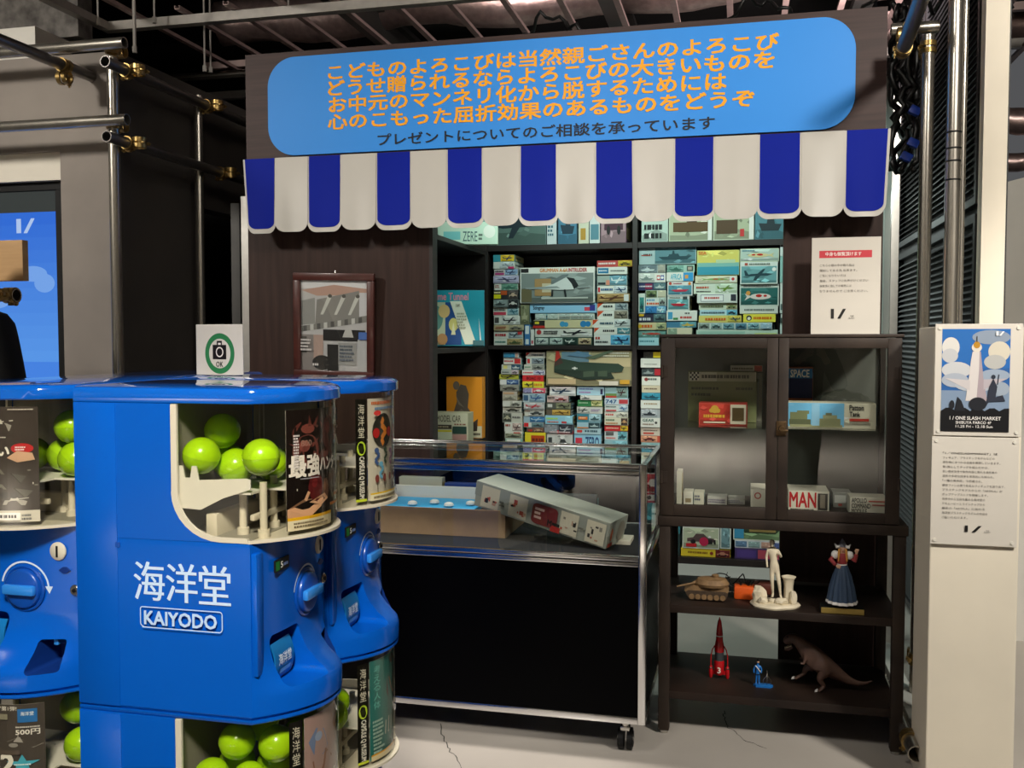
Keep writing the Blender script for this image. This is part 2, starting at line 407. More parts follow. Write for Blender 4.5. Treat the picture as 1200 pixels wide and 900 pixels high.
def m_boat(p, u, v, w_, h, c):
    p.poly([(u+w_*.05, v+h*.55), (u+w_*.3, v+h*.25), (u+w_*.8, v+h*.3), (u+w_*.97, v+h*.6), (u+w_*.5, v+h*.62)], c)
    p.poly([(u+w_*.35, v+h*.6), (u+w_*.65, v+h*.62), (u+w_*.55, v+h*.8), (u+w_*.4, v+h*.78)], '#e8e6dc')
MOT = dict(p=m_plane, s=m_ship, c=m_car, f=m_fish, b=m_boat)

# ================================================================ the setting
YW = 4.02                                   # front face of the dark wood shop wall
YB = 5.0                                    # front of the back bookcase
b = NB(); box(b, -7, 5.5, -11, 8.6, -0.1, 0.0); fl = struct('floor', b, 'floor')
def crack(pts):
    b = NB(); R = random.Random(3)
    pts = [atz(x, y, 0) for x, y in pts]; out = []
    for a, c in zip(pts, pts[1:]):
        for k in range(6):
            p = a.lerp(c, k/6); out.append(p+Vector((R.uniform(-.006, .006), R.uniform(-.01, .01), 0.0004)))
    for p, q in zip(out, out[1:]):
        n = Vector((-(q-p).y, (q-p).x, 0)).normalized()*R.uniform(.0008, .002)
        b.faces.new([b.verts.new(x) for x in (p+n, p-n, q-n, q+n)])
    o = struct('floor_crack', b, 'crack', fl)
crack([(517, 848), (519, 866), (528, 880), (540, 899), (548, 915)])
crack([(850, 833), (848, 842), (853, 852), (870, 866), (905, 880)])
b = NB(); box(b, -7, 5.5, -11, 8.6, 3.9, 4.0); struct('ceiling', b, 'ceil')
b = NB(); box(b, -7, 5.5, -11.1, -11.0, 0, 3.9); struct('wall_behind', b, 'light_wall')
b = NB(); box(b, -7.1, -7, -11, 8.6, 0, 3.9); struct('wall_far_left', b, 'grey_wall')
b = NB(); box(b, 5.5, 5.6, -11, 8.6, 0, 3.9); struct('wall_far_right', b, 'light_wall')
b = NB(); box(b, -7, -1.75, 7.2, 7.3, 0, 3.9); box(b, -1.75, 0.87, 7.2, 7.3, 2.6, 3.9); struct('wall_far', b, 'black_wall')
b = NB(); box(b, -1.75, 0.87, 7.2, 7.3, 0, 2.6); struct('wall_far_recess', b, 'grey_wall')
b = NB(); box(b, -1.80, -1.75, 4.1, 7.2, 0, 2.7); struct('wall_recess_left', b, 'black_wall')

# grey mortar block on the left, with the recess for the screen
XS = at(140, 300, 3.75).x; YL = 3.75
zt = at(70, 65, YL).z
sx1 = at(73, 300, YL).x; sz1 = at(40, 211, YL).z; hz1 = at(40, 178, YL).z
b = NB()
box(b, sx1, XS, YL, 4.42, 0, zt)                        # pier between screen and corner
box(b, -7, sx1, YL, 4.42, hz1, zt)
box(b, -7, sx1, YL+.10, 4.42, 0, hz1)
struct('wall_left', b, 'concrete')
b = NB(); box(b, -7, sx1, YL+.03, YL+.099, sz1+.002, hz1); struct('trim_1', b, 'light_wall')
b = NB(); box(b, -7, at(99, 20, 4.3).x, 4.25, 4.36, at(60, 49, 4.3).z, 3.9); struct('beam_left', b, 'rough_c')
b = NB(); box(b, -7, at(50, 52, 4.0).x, 3.95, 4.2, zt+.005, at(20, 37, 4.0).z); struct('trim_2', b, 'white_wall')
b = NB(); box(b, XS+.0005, XS+.010, YL+.004, 4.42, 0, zt-.002); struct('trim_8', b, 'concrete_shaded')  # added board whose dark colour stands for shade on the side face
# dark opening beside the block: jambs
b = NB(); box(b, at(283, 300, 4.10).x, at(291, 300, 4.10).x, 4.10, 4.16, 0, 2.12); struct('trim_3', b, 'alu')
b = NB(); box(b, at(271, 300, 4.3).x, at(281, 300, 4.3).x, 4.30, 4.36, 0, 2.12); struct('trim_4', b, 'darkch')
b = NB(); box(b, XS-.10, XS+.010, 4.424, 6.2, 2.12, zt-.002); struct('trim_5', b, 'concrete_shaded')  # side wall carried on above the opening in the same shade-darkened mortar

# shop wall of dark wood: lower panels and fascia
xl = at(291, 300, YW).x; xo = -1.333; xr0 = at(918, 300, YW).x; xr1 = at(1036, 200, YW).x
zf0, zf1 = 2.03, at(290, 65, YW).z
b = NB(); box(b, xl, xo, YW, YW+.05, 0, zf0-.001); struct('wall_panel_left', b, 'panel')
b = NB(); box(b, xr0, xr1, YW, YW+.05, 0, zf0-.001); struct('wall_panel_right', b, 'panel')
b = NB(); box(b, xl, xr1+.003, YW-.005, YW+.05, zf0, zf1); struct('wall_fascia', b, 'panelh')
b = NB(); box(b, xo-.004, xo+.012, YW-.004, YW+.06, 0, zf0-.002); struct('trim_6', b, 'shelf')

# right hand louvred wall, its end post and the pale room beyond
XR = 0.86
b = NB(); box(b, XR+.03, XR+.10, 3.95, 7.2, 0, 3.9); struct('wall_right', b, 'louvre')
b = NB(); box(b, at(1150, 200, 3.9).x, at(1178, 200, 3.9).x, 3.88, 3.947, 0, 3.9); struct('trim_7', b, M.setdefault('pillar', mat('cream_post', '#f2e8d4', .6, noise=.02)))
n = 0
for ya, yb in ((4.0, 4.52), (4.56, 5.15), (5.2, 5.9), (5.95, 6.8)):
    for za, zb in ((0.05, 1.93), (1.97, 3.2)):
        b = NB()
        box(b, XR, XR+.029, ya, ya+.03, za, zb); box(b, XR, XR+.029, yb-.03, yb, za, zb)
        box(b, XR, XR+.029, ya+.03, yb-.03, za, za+.03); box(b, XR, XR+.029, ya+.03, yb-.03, zb-.03, zb)
        z = za+.05
        while z < zb-.05:
            v = box(b, -.012, .012, ya+.03, yb-.03, -.0015, .0015, mtx=Matrix.Translation((XR+.014, 0, z)) @ Matrix.Rotation(-.7, 4, 'Y')); z += .028
        n += 1
        struct('trim_%d' % (9+n), b, 'louvre')
b = NB(); box(b, at(1036, 300, 4.5).x, at(1043, 300, 4.5).x, 4.5, 4.56, 0, 2.6); struct('trim_30', b, 'grey_wall')
b = NB(); box(b, at(1044, 300, 4.8).x, at(1053, 300, 4.8).x, 4.8, 4.86, 0, 2.6); struct('trim_31', b, 'alu')
b = NB(); prism(b, [(.97, 0), (5.4, 0), (5.4, 3.0), (at(1200, 208, 5.0).x, at(1200, 208, 5.0).z), (.97, at(1178, 228, 5.0).z)], 'y', 5.0, 5.05); struct('wall_back_right', b, 'white_wall')
b = NB(); box(b, .97, 1.01, 4.3, 5.0, 0, at(1178, 260, 4.6).z); struct('trim_32', b, 'white_wall')

# ================================================================ open ceiling: channels, rods, foil ducts
ZG = 3.06
def channel(name, p0, p1, wd, h, m, label, group):      # an upturned U profile, lips inward
    p0, p1 = Vector(p0), Vector(p1); d = (p1-p0); L = d.length; bm = NB(); t = .003
    box(bm, -wd/2, wd/2, 0, L, 0, t); box(bm, -wd/2, -wd/2+t, 0, L, t, h); box(bm, wd/2-t, wd/2, 0, L, t, h)
    box(bm, -wd/2+t, -wd/2+wd*.25, 0, L, h-t, h); box(bm, wd/2-wd*.25, wd/2-t, 0, L, h-t, h)
    o = obj(name, bm, m); o.location = p0; o.rotation_euler = d.to_track_quat('Y', 'Z').to_euler()
    return tag(o, label, 'ceiling channel', group)
Yc1 = atz(250, 27, ZG).y
pc = atz(121, 37, ZG)
channel('ceiling_channel', (pc.x, Yc1, ZG), (4.5, Yc1, ZG), .05, .045, 'chan', 'long bright steel channel crossing the open ceiling above the fascia', None)
channel('ceiling_channel', (pc.x+.02, 2.2, ZG+.002), (pc.x+.02, Yc1-.03, ZG+.002), .05, .04, 'chan', 'bright steel channel running from top left corner to the rod over the pipes', None)
channel('ceiling_channel', (pc.x+.02, Yc1+.95, ZG+.06), (4.5, Yc1+.95, ZG+.06), .04, .04, 'chan_p', 'far pinkish cross channel just above the wooden fascia', None)
channel('ceiling_channel', (pc.x-.8, Yc1+1.6, ZG+.05), (4.5, Yc1+1.6, ZG+.05), .05, .05, 'chan', 'farthest cross channel in the dark of the open ceiling', None)
x = pc.x+.22; i = 0
while x < 2.8:
    o = channel('ceiling_runner', (x, Yc1-.1 if i % 3 else Yc1-1.2, ZG+.048), (x, Yc1+2.2, ZG+.048), .03, .018, 'chan_p', 'thin pinkish runner in the row of parallel ceiling runners above the sign', 'parallel ceiling runners')
    x += .27; i += 1
for k, x in enumerate((-2.15, -0.75, 0.55)):
    bm = NB(); box(bm, x, x+.10, Yc1+.05, Yc1+2.3, ZG+.15, ZG+.20); box(bm, x+.04, x+.06, Yc1+.05, Yc1+2.3, ZG+.20, ZG+.30); box(bm, x, x+.10, Yc1+.05, Yc1+2.3, ZG+.30, ZG+.33)
    tag(obj('ceiling_beam', bm, 'darkch'), ('dark steel beam above the left end of the blue sign', 'dark steel beam above the middle of the blue sign', 'dark steel beam above the right end of the blue sign')[k], 'ceiling beam', 'dark ceiling beams')
for k, (Y, z, r, dy) in enumerate(((5.5, 3.42, .13, .05), (6.2, 3.30, .10, -.04), (4.9, 3.6, .09, .03), (5.6, 2.62, .07, .02), (5.8, 2.44, .05, .02))):
    bm = NB(); R = random.Random(k); pts = [((-3.2 if k < 3 else 1.06)+.1*j*(1 if k < 3 else .5), Y+dy*math.sin(j*.35), z+.02*math.sin(j*.6)) for j in range(75)]
    tube(bm, pts, [r*(1+R.uniform(-.05, .05)) for _ in pts], 14)
    tag(obj('foil_duct', bm, 'duct', smooth='all'), ('crumpled foil duct in the ceiling behind the sign', 'lower foil duct deep in the ceiling, farthest back', 'narrow foil duct high in the ceiling', 'foil duct above the pale wall at the right edge', 'thin foil duct just above the pale wall at the right edge')[k], 'duct', 'foil ducts in the ceiling')
for k, (px, py0, py1, Y) in enumerate(((158, -12, 62, 4.0), (115, -8, 30, 4.35), (240, 55, 84, 4.55), (181, -8, 27, 4.35), (338, -8, 16, Yc1), (247, 62, 85, 4.9))):
    a = at(px, py1, Y); c = at(px, py0, Y); bm = NB(); cyl(bm, a, (a.x, a.y, 3.899), .005 if k else .008, seg=8)
    cyl(bm, a, a+Vector((0, 0, .03)), .011, seg=6)
    tag(obj('hanger_rod', bm, 'chan', smooth=True), ('thick hanger rod ending beside the upper pipe clamp', 'hanger rod above the corner of the bright channels', 'short hanger rod over the second pipe clamp', 'hanger rod behind the bright cross channel, right of the thick rod', 'hanger rod on the bright channel left of the sign', 'hanger rod near the left end of the fascia')[k], 'hanger rod', 'ceiling hanger rods')
R = random.Random(5)
for k in range(5):
    pts = []; x0 = (-1.0, -.1, .45, .75, 1.0)[k]
    for j in range(14): pts.append((x0+.3*j/13, YW+.25+.05*math.sin(j*.9+k), zf1+.05+.10*math.sin(PI*j/13)+.02*math.sin(j*1.7)))
    bm = NB(); tube(bm, pts, .008, 6)
    tag(obj('ceiling_cable', bm, 'wire', smooth='all'), ('black cable loop over the fascia above the left of the sign', 'black cable loop over the fascia above the middle of the sign', 'black cable loop over the fascia right of the middle', 'black cable loop near the right end of the fascia', 'black cable loop past the right end of the fascia')[k], 'cable', 'black cables in the ceiling')

# ================================================================ scaffold pipes and clamps
RP = .0235
def pipe(p0, p1, label, r=RP, m='pipe', group='scaffold pipes'):
    bm = NB(); pipe_mesh(bm, p0, p1, r)
    return tag(obj('scaffold_pipe', bm, m, smooth=True), label, 'pipe', group)
def clamp(p, d, d2, label, r=RP):        # saddle round a pipe of direction d at p, bolted to a second saddle of direction d2
    p, d, d2 = Vector(p), Vector(d).normalized(), Vector(d2).normalized()
    t = thing('pipe_clamp', label, 'clamp', p, group='brass pipe clamps')
    off = d.cross(d2).normalized()*(r*2.15)
    bm = NB()
    for c, dd in ((Vector(), d), (off, d2)):
        u, v, w_ = basis(dd)
        for k in range(2): pipe_mesh(bm, c-dd*.022+dd*.026*k, c-dd*.022+dd*(.026*k+.018), r+.006, .0055, 18)
    box(bm, -.012, .012, -.012, .012, -.012, .012, .002, mtx=Matrix.Translation(off*.5))
    obj('saddle', bm, 'brass', t, True)
    for c, dd in ((Vector(), d), (off, d2)):
        s = dd.cross(off).normalized()
        bm = NB(); q = c+s*(r+.006); e = off.normalized()*(.035 if c.length else -.035)
        cyl(bm, q-e*.3, q+e, .004, seg=8); cyl(bm, q+e*.55, q+e*.8, .009, seg=6); box(bm, -.008, .008, -.008, .008, -.008, .008, .002, mtx=Matrix.Translation(q))
        obj('bolt', bm, 'brass', t, True)
    return t
X, Y_, Z = Vector((1, 0, 0)), Vector((0, 1, 0)), Vector((0, 0, 1))
YV = 3.62
v1 = at(135, 250, YV); pipe((v1.x, YV, 0), (v1.x, YV, at(131, 68, YV).z), 'upright scaffold pipe at the corner of the grey mortar wall')
YV2 = 4.28
v2 = at(234, 250, YV2); pipe((v2.x, YV2, 0), (v2.x, YV2, at(232, 112, YV2).z), 'upright scaffold pipe beside the dark opening, left of the wooden fascia', r=.021)
a = at(146, 50, YV-.055); pipe((-5, a.y, a.z), a, 'topmost horizontal pipe across the grey wall, open end towards the corner')
a2 = at(149, 140, YV-.055); pipe((-5, a2.y, a2.z), a2, 'horizontal pipe across the grey wall above the screen')
c = at(133, 71, 3.50); c.x = v1.x+.052; c3 = c; pipe(c, (c.x, 5.4, c.z), 'upper dark pipe running back beside the grey wall, open end facing us', m='pipe_d')
d_ = at(137, 159, 3.50); d_.x = v1.x+.052; d5 = d_; pipe(d_, (d_.x, 5.4, d_.z), 'lower dark pipe running back beside the grey wall, open end facing us', m='pipe_d')
e_ = at(100, 87, 3.70); pipe((e_.x, 2.3, e_.z), (e_.x, 3.742, e_.z), 'dark pipe running towards us from the grey wall at top left', m='pipe_d')
f_ = at(260, 88, 5.2); pipe((-5, 5.2, f_.z), (-2.0, 5.2, f_.z), 'pale pipe seen behind the left end of the fascia')
g_ = at(25, 346, 3.0); pipe((-5, 3.0, g_.z), (g_.x-.02, 3.0, g_.z), 'short pipe end before the blue screen under the plank')
clamp((v1.x, YV, a.z), Z, X, 'brass clamp at the topmost pipe end by the wall corner')
clamp((v1.x, YV, a2.z), Z, X, 'brass clamp joining the pipe above the screen to the corner upright')
clamp((v1.x+.052, YV+.03, c3.z), Y_, Z, 'brass clamp on the open end of the upper dark pipe')
clamp((v1.x+.052, YV+.03, d5.z), Y_, Z, 'brass clamp on the open end of the lower dark pipe')
clamp((e_.x, a.y+.0, e_.z), Y_, X, 'brass clamp between the two pipes at top left')
clamp((v1.x+.052, YV2, c3.z), Y_, Z, 'brass clamp where the upper dark pipe passes the second upright', r=.024)
clamp((v1.x+.052, YV2+.12, d5.z), Y_, Z, 'brass clamp on the lower dark pipe by the dark opening', r=.024)
clamp((g_.x-.045, 3.0, g_.z), X, Z, 'brass clamp on the pipe end before the blue screen')
bm = NB(); q0 = at(0, 330, 3.0); q1 = at(33, 282, 3.0); box(bm, q1.x-.62, q1.x, 2.97, 3.0, q0.z, q1.z, .002)
tag(obj('plank', bm, mat('raw_plank', '#b08a5c', 0.7, stretch=(0.6, 6, 6), nscale=8, col2='#bf9a6c')), 'pale brown plank above the pipe end before the blue screen', 'plank')

ra = at(1117, 200, 3.66); pipe((ra.x, 3.66, 0), (ra.x, 3.66, 3.89), 'tallest upright pipe, right of the fascia before the dark louvres', r=.0245)
rb = at(1084, 250, 3.97); pipe((rb.x, 3.97, 0), (rb.x, 3.97, at(1084, 42, 3.97).z), 'upright pipe between the fascia and the tallest pipe', r=.0243)
rt = at(1130, 200, 3.75); pipe((rt.x, 3.78, 0), (rt.x, 3.78, 3.89), 'thin upright conduit just behind the tallest pipe', r=.010)
rh = at(1075, 32, 4.02); pipe((.55, 4.03, rh.z), (ra.x+.01, 4.03, rh.z), 'horizontal pipe beyond the right end of the fascia', r=.0243)
r1 = at(1057, 62, 3.85); r2 = at(1086, -20, 3.3); pipe(r1, r1+(r2-r1)*1.2, 'dark slanting pipe at the top right of the fascia', m='pipe_d', r=.026)
clamp((rb.x, 3.97, at(1084, 56, 3.97).z), Z, X, 'brass clamp at the top of the upright beside the fascia')
clamp(r1+(r2-r1)*.07, r2-r1, X, 'brass clamp on the lower end of the slanting pipe')
clamp((rb.x, 3.97, at(1075, 772, 3.97).z), Z, X, 'brass clamp low on the upright pipe behind the rack')
rl = at(1074, 884, 3.30); pipe((rl.x, 3.30, rl.z), (rl.x, 4.6, rl.z), 'low pipe lying along the floor beside the rack, open end facing us', r=.027)
clamp((rl.x, 3.42, rl.z), Y_, Z, 'brass clamp round the low pipe beside the rack', r=.027)
bm = NB(); prism(bm, [(3.53, 0), (4.6, 0), (4.6, rl.z-.028), (3.53, rl.z-.028)], 'x', rl.x-.012, rl.x+.10)
tag(obj('base_block', bm, 'grey_wall'), 'grey base block under the low pipe beside the rack', 'block')
# bundle of black cables at the right end of the fascia
R = random.Random(11)
for k in range(9):
    pts = []; y0 = 4.12+.02*k; ox = R.uniform(-9, 9)
    for j in range(26):
        ox = max(-15, min(15, ox+R.uniform(-9, 9))); py = 6+j*7.8+R.uniform(-4, 4)
        pts.append(at(1059+ox, py, y0+R.uniform(-.02, .02)))
    bm = NB(); tube(bm, pts, .012, 6)
    tag(obj('hanging_cable', bm, 'wire', smooth='all'), 'black cable tangled in the bundle right of the fascia', 'cable', 'black cable bundle right of the fascia')
for k, (px, py) in enumerate(((1072, 130), (1070, 168), (1062, 184))):
    q = at(px, py, 4.1); bm = NB(); box(bm, -.022, .022, -.02, .02, -.016, .016, .005, mtx=Matrix.Translation(q) @ Matrix.Rotation(.5, 4, 'Y'))
    tag(obj('cable_plug', bm, 'bluewire', smooth=True), ('uppermost blue plug in the black cable bundle', 'middle blue plug in the black cable bundle', 'lowest blue plug in the black cable bundle')[k], 'plug', 'blue plugs in the cable bundle')
# tape marks on the tall pipe
for k, py in enumerate((155, 174, 189, 211)):
    z = at(1117, py, 3.64).z; bm = NB()
    pipe_mesh(bm, (ra.x, 3.66, z), (ra.x, 3.66, z+.006), .0253, .0006, 20); o = obj('tape_band', bm, 'rubber', bpy.data.objects['scaffold_pipe'] if False else None, True)
    tag(o, ('highest thin black band round the tallest pipe', 'second highest black band round the tallest pipe', 'third black band down on the tallest pipe', 'lowest thin black band round the tallest pipe')[k], 'tape band', 'black bands on the tallest pipe')

# ================================================================ sign, awning
t = thing('shop_sign', 'large sky blue shop sign with orange Japanese lettering on the wooden fascia', 'sign', (0, YW-.005, 0))
sl, sr_ = at(316, 120, YW).x, at(1002, 90, YW).x; st = at(330, 69, YW).z; sb = at(320, 184, YW).z
bm = NB(); prism(bm, rrect(sl, sr_, sb, st, .13, 12), 'y', -.012, -.001); obj('sign_board', bm, mat('sky_blue_acrylic', '#268ae2', 0.5, spec=0.3, noise=0.02, nscale=2), t)
pt = Paint(lambda u, v, h: (u, -.0122-h, v)); YS = YW-.017
def line_of(s, pxl, pyt, pyb, pxr, col, bold):
    a = at(pxl, pyb, YS); c = at(pxl, pyt, YS); d = at(pxr, 80, YS)
    pt.text(s, a.x, a.z, d.x, c.z, col, bold)
OR = '#f0a412'
line_of('こどものよろこびは当然親ごさんのよろこび', 385, 76, 94, 912, OR, .022)
line_of('どうせ贈られるならよろこびの大きいものを', 385, 94.5, 113, 907, OR, .022)
line_of('お中元のマンネリ化から脱するためには', 386, 114, 132.5, 851, OR, .022)
line_of('心のこもった屈折効果のあるものをどうぞ', 385, 134, 152.5, 884, OR, .022)
line_of('プレゼントについてのご相談を承っています', 443, 157, 171, 838, '#141a24', .012)
pt.build('sign_lettering', t, 'print')

t = thing('awning', 'blue and white striped awning valance with scalloped hem below the sign', 'awning', (0, YW, 0))
ya_t, ya_b = YW-.06, YW-.13
at_t = lambda px, py: at(px, py, ya_t)
edges_t = [286, 323, 361, 400, 441, 482, 523.5, 566, 609, 653, 697, 742, 789.5, 837.5, 888.5, 939, 990, 1042]
edges_b = [291, 323, 361, 400, 441, 482, 524, 566, 609, 653, 697, 743, 789, 837, 888, 938, 989, 1036]
ztop = at(286, 187, ya_t).z; zbot = at(295, 273, ya_b).z; zn = zbot+.046
def fold(u, k): return .004*math.sin(u*17+k)+.003*math.sin(u*41)
for k in range(17):
    x0, x1 = at(edges_t[k], 200, ya_t).x, at(edges_t[k+1], 180, ya_t).x
    w0, w1 = at(edges_b[k], 260, ya_b).x, at(edges_b[k+1], 255, ya_b).x
    def surf(u, v):       # u across, v from top 0 to hem 1
        xa, xb = x0+(x1-x0)*u, w0+(w1-w0)*u
        z = ztop+(zbot-ztop)*v
        return Vector((xa+(xb-xa)*v, (ya_t+(ya_b-ya_t)*v)-YW+fold(xa, v*2)*v, z))
    def panel(bm, hem, lift, inset, rad=.30):
        vn = (ztop-zn)/(ztop-zbot); n = 10; G = []
        rows = [vn*i/6 for i in range(7)]
        for v in rows: G.append([surf(inset+(1-2*inset)*i/n, v) for i in range(n+1)])
        for j in range(1, 9):                # rounded hem below
            a = j/8*PI/2; sh = rad*(1-math.cos(a)); v = vn+(1-hem-vn)*math.sin(a)
            G.append([surf(inset+sh+(1-2*inset-2*sh)*i/n, v) for i in range(n+1)])
        R = []
        for s in (0, .002):
            R.append([[bm.verts.new(p+Vector((0, s-lift, 0))) for p in row] for row in G])
        for i in range(len(G)-1):
            for j in range(n):
                bm.faces.new((R[0][i][j], R[0][i][j+1], R[0][i+1][j+1], R[0][i+1][j])); bm.faces.new((R[1][i][j+1], R[1][i][j], R[1][i+1][j], R[1][i+1][j+1]))
        ring = [(0, j) for j in range(n+1)]+[(i, n) for i in range(1, len(G))]+[(len(G)-1, j) for j in range(n-1, -1, -1)]+[(i, 0) for i in range(len(G)-2, 0, -1)]
        for q in range(len(ring)):
            i, j = ring[q]; i2, j2 = ring[(q+1) % len(ring)]
            bm.faces.new((R[0][i][j], R[0][i2][j2], R[1][i2][j2], R[1][i][j]))
    if k % 2 == 0:
        bm = NB(); panel(bm, -.012, 0, -.03, .26); o = obj('blue_stripe', bm, M['vw'] if 'vw' in M else M.setdefault('vw', mat('white_vinyl', '#bbb7ae', 0.42, noise=0.02)), t, True); 
        o.name = 'scallop_border'
        bm = NB(); panel(bm, 0.05, .0025, .035, .27); obj('blue_stripe', bm, M['vb'] if 'vb' in M else M.setdefault('vb', mat('blue_vinyl', '#0d2090', 0.55, spec=0.08, noise=0.03)), t, True)
    else:
        bm = NB(); panel(bm, 0.0, .004, .005); obj('white_stripe', bm, M['vw'], t, True)
bm = NB(); cyl(bm, (at(286, 187, ya_t).x, ya_t-YW+.02, ztop-.012), (at(1042, 151, ya_t).x, ya_t-YW+.02, ztop-.012), .014, seg=10)
for px in (300, 500, 700, 900, 1030): box(bm, at(px, 180, ya_t).x-.01, at(px, 180, ya_t).x+.01, -.05, -.006, ztop-.03, ztop-.004)
obj('awning_rail', bm, 'alu', t, True)

# ================================================================ bookcases
zs = {'low': at(850, 655, YB).z, 'b': at(650, 541, YB).z, 'a': at(660, 404.8, YB).z, 'top': at(660, 286, YB).z}
xd0, xd1 = at(741.3, 300, YB).x, at(747, 300, YB).x
xe = .50
t = thing('back_bookcase', 'dark brown bookcase full of kit boxes at the back of the shop', 'bookcase', (0, YB, 0))
for k, (z0, z1) in enumerate(((zs['low']-.035, zs['low']), (zs['b']-.018, zs['b']), (zs['a']-.022, zs['a']), (zs['top']-.03, zs['top']), (2.52, 2.55))):
    bm = NB(); box(bm, xo+.002, xd0-.001, -.005, .34, z0, z1, .001); box(bm, xd1+.001, xe, -.005, .34, z0, z1, .001); obj('shelf_board', bm, 'shelf', t)
for x0, x1 in ((xo-.03, xo), (xd0, xd1), (xe+.001, xe+.03)):
    bm = NB(); box(bm, x0, x1, -.008, .34, 0 if x0 != xd0 else zs['low']-.035, 2.56, .001); obj('upright', bm, 'shelf', t)
bm = NB(); box(bm, xo, xe, .341, .352, zs['low']-.03, 2.55); obj('back_panel', bm, 'shelf', t)
t = thing('side_bookcase', 'narrow dark bookcase on the left side of the recess', 'bookcase', (xo, 0, 0))
zb_ = [zs['low'], .85, atx(540, 513, xo).z, atx(537, 408, xo).z, atx(537, 283, xo).z, 2.5]
zb_[2] = at(566, 514, 4.85).z
for z in zb_:
    bm = NB(); box(bm, -.38, -.002, YW+.055, YB-.045, z-.022, z, .001); obj('shelf_board', bm, 'shelf', t)
bm = NB(); box(bm, -.38, -.001, YB-.04, YB-.015, 0, 2.52, .001); obj('end_panel', bm, 'shelf', t)
bm = NB(); box(bm, -.405, -.385, YW+.055, YB-.015, 0, 2.52); obj('back_panel', bm, 'shelf', t)

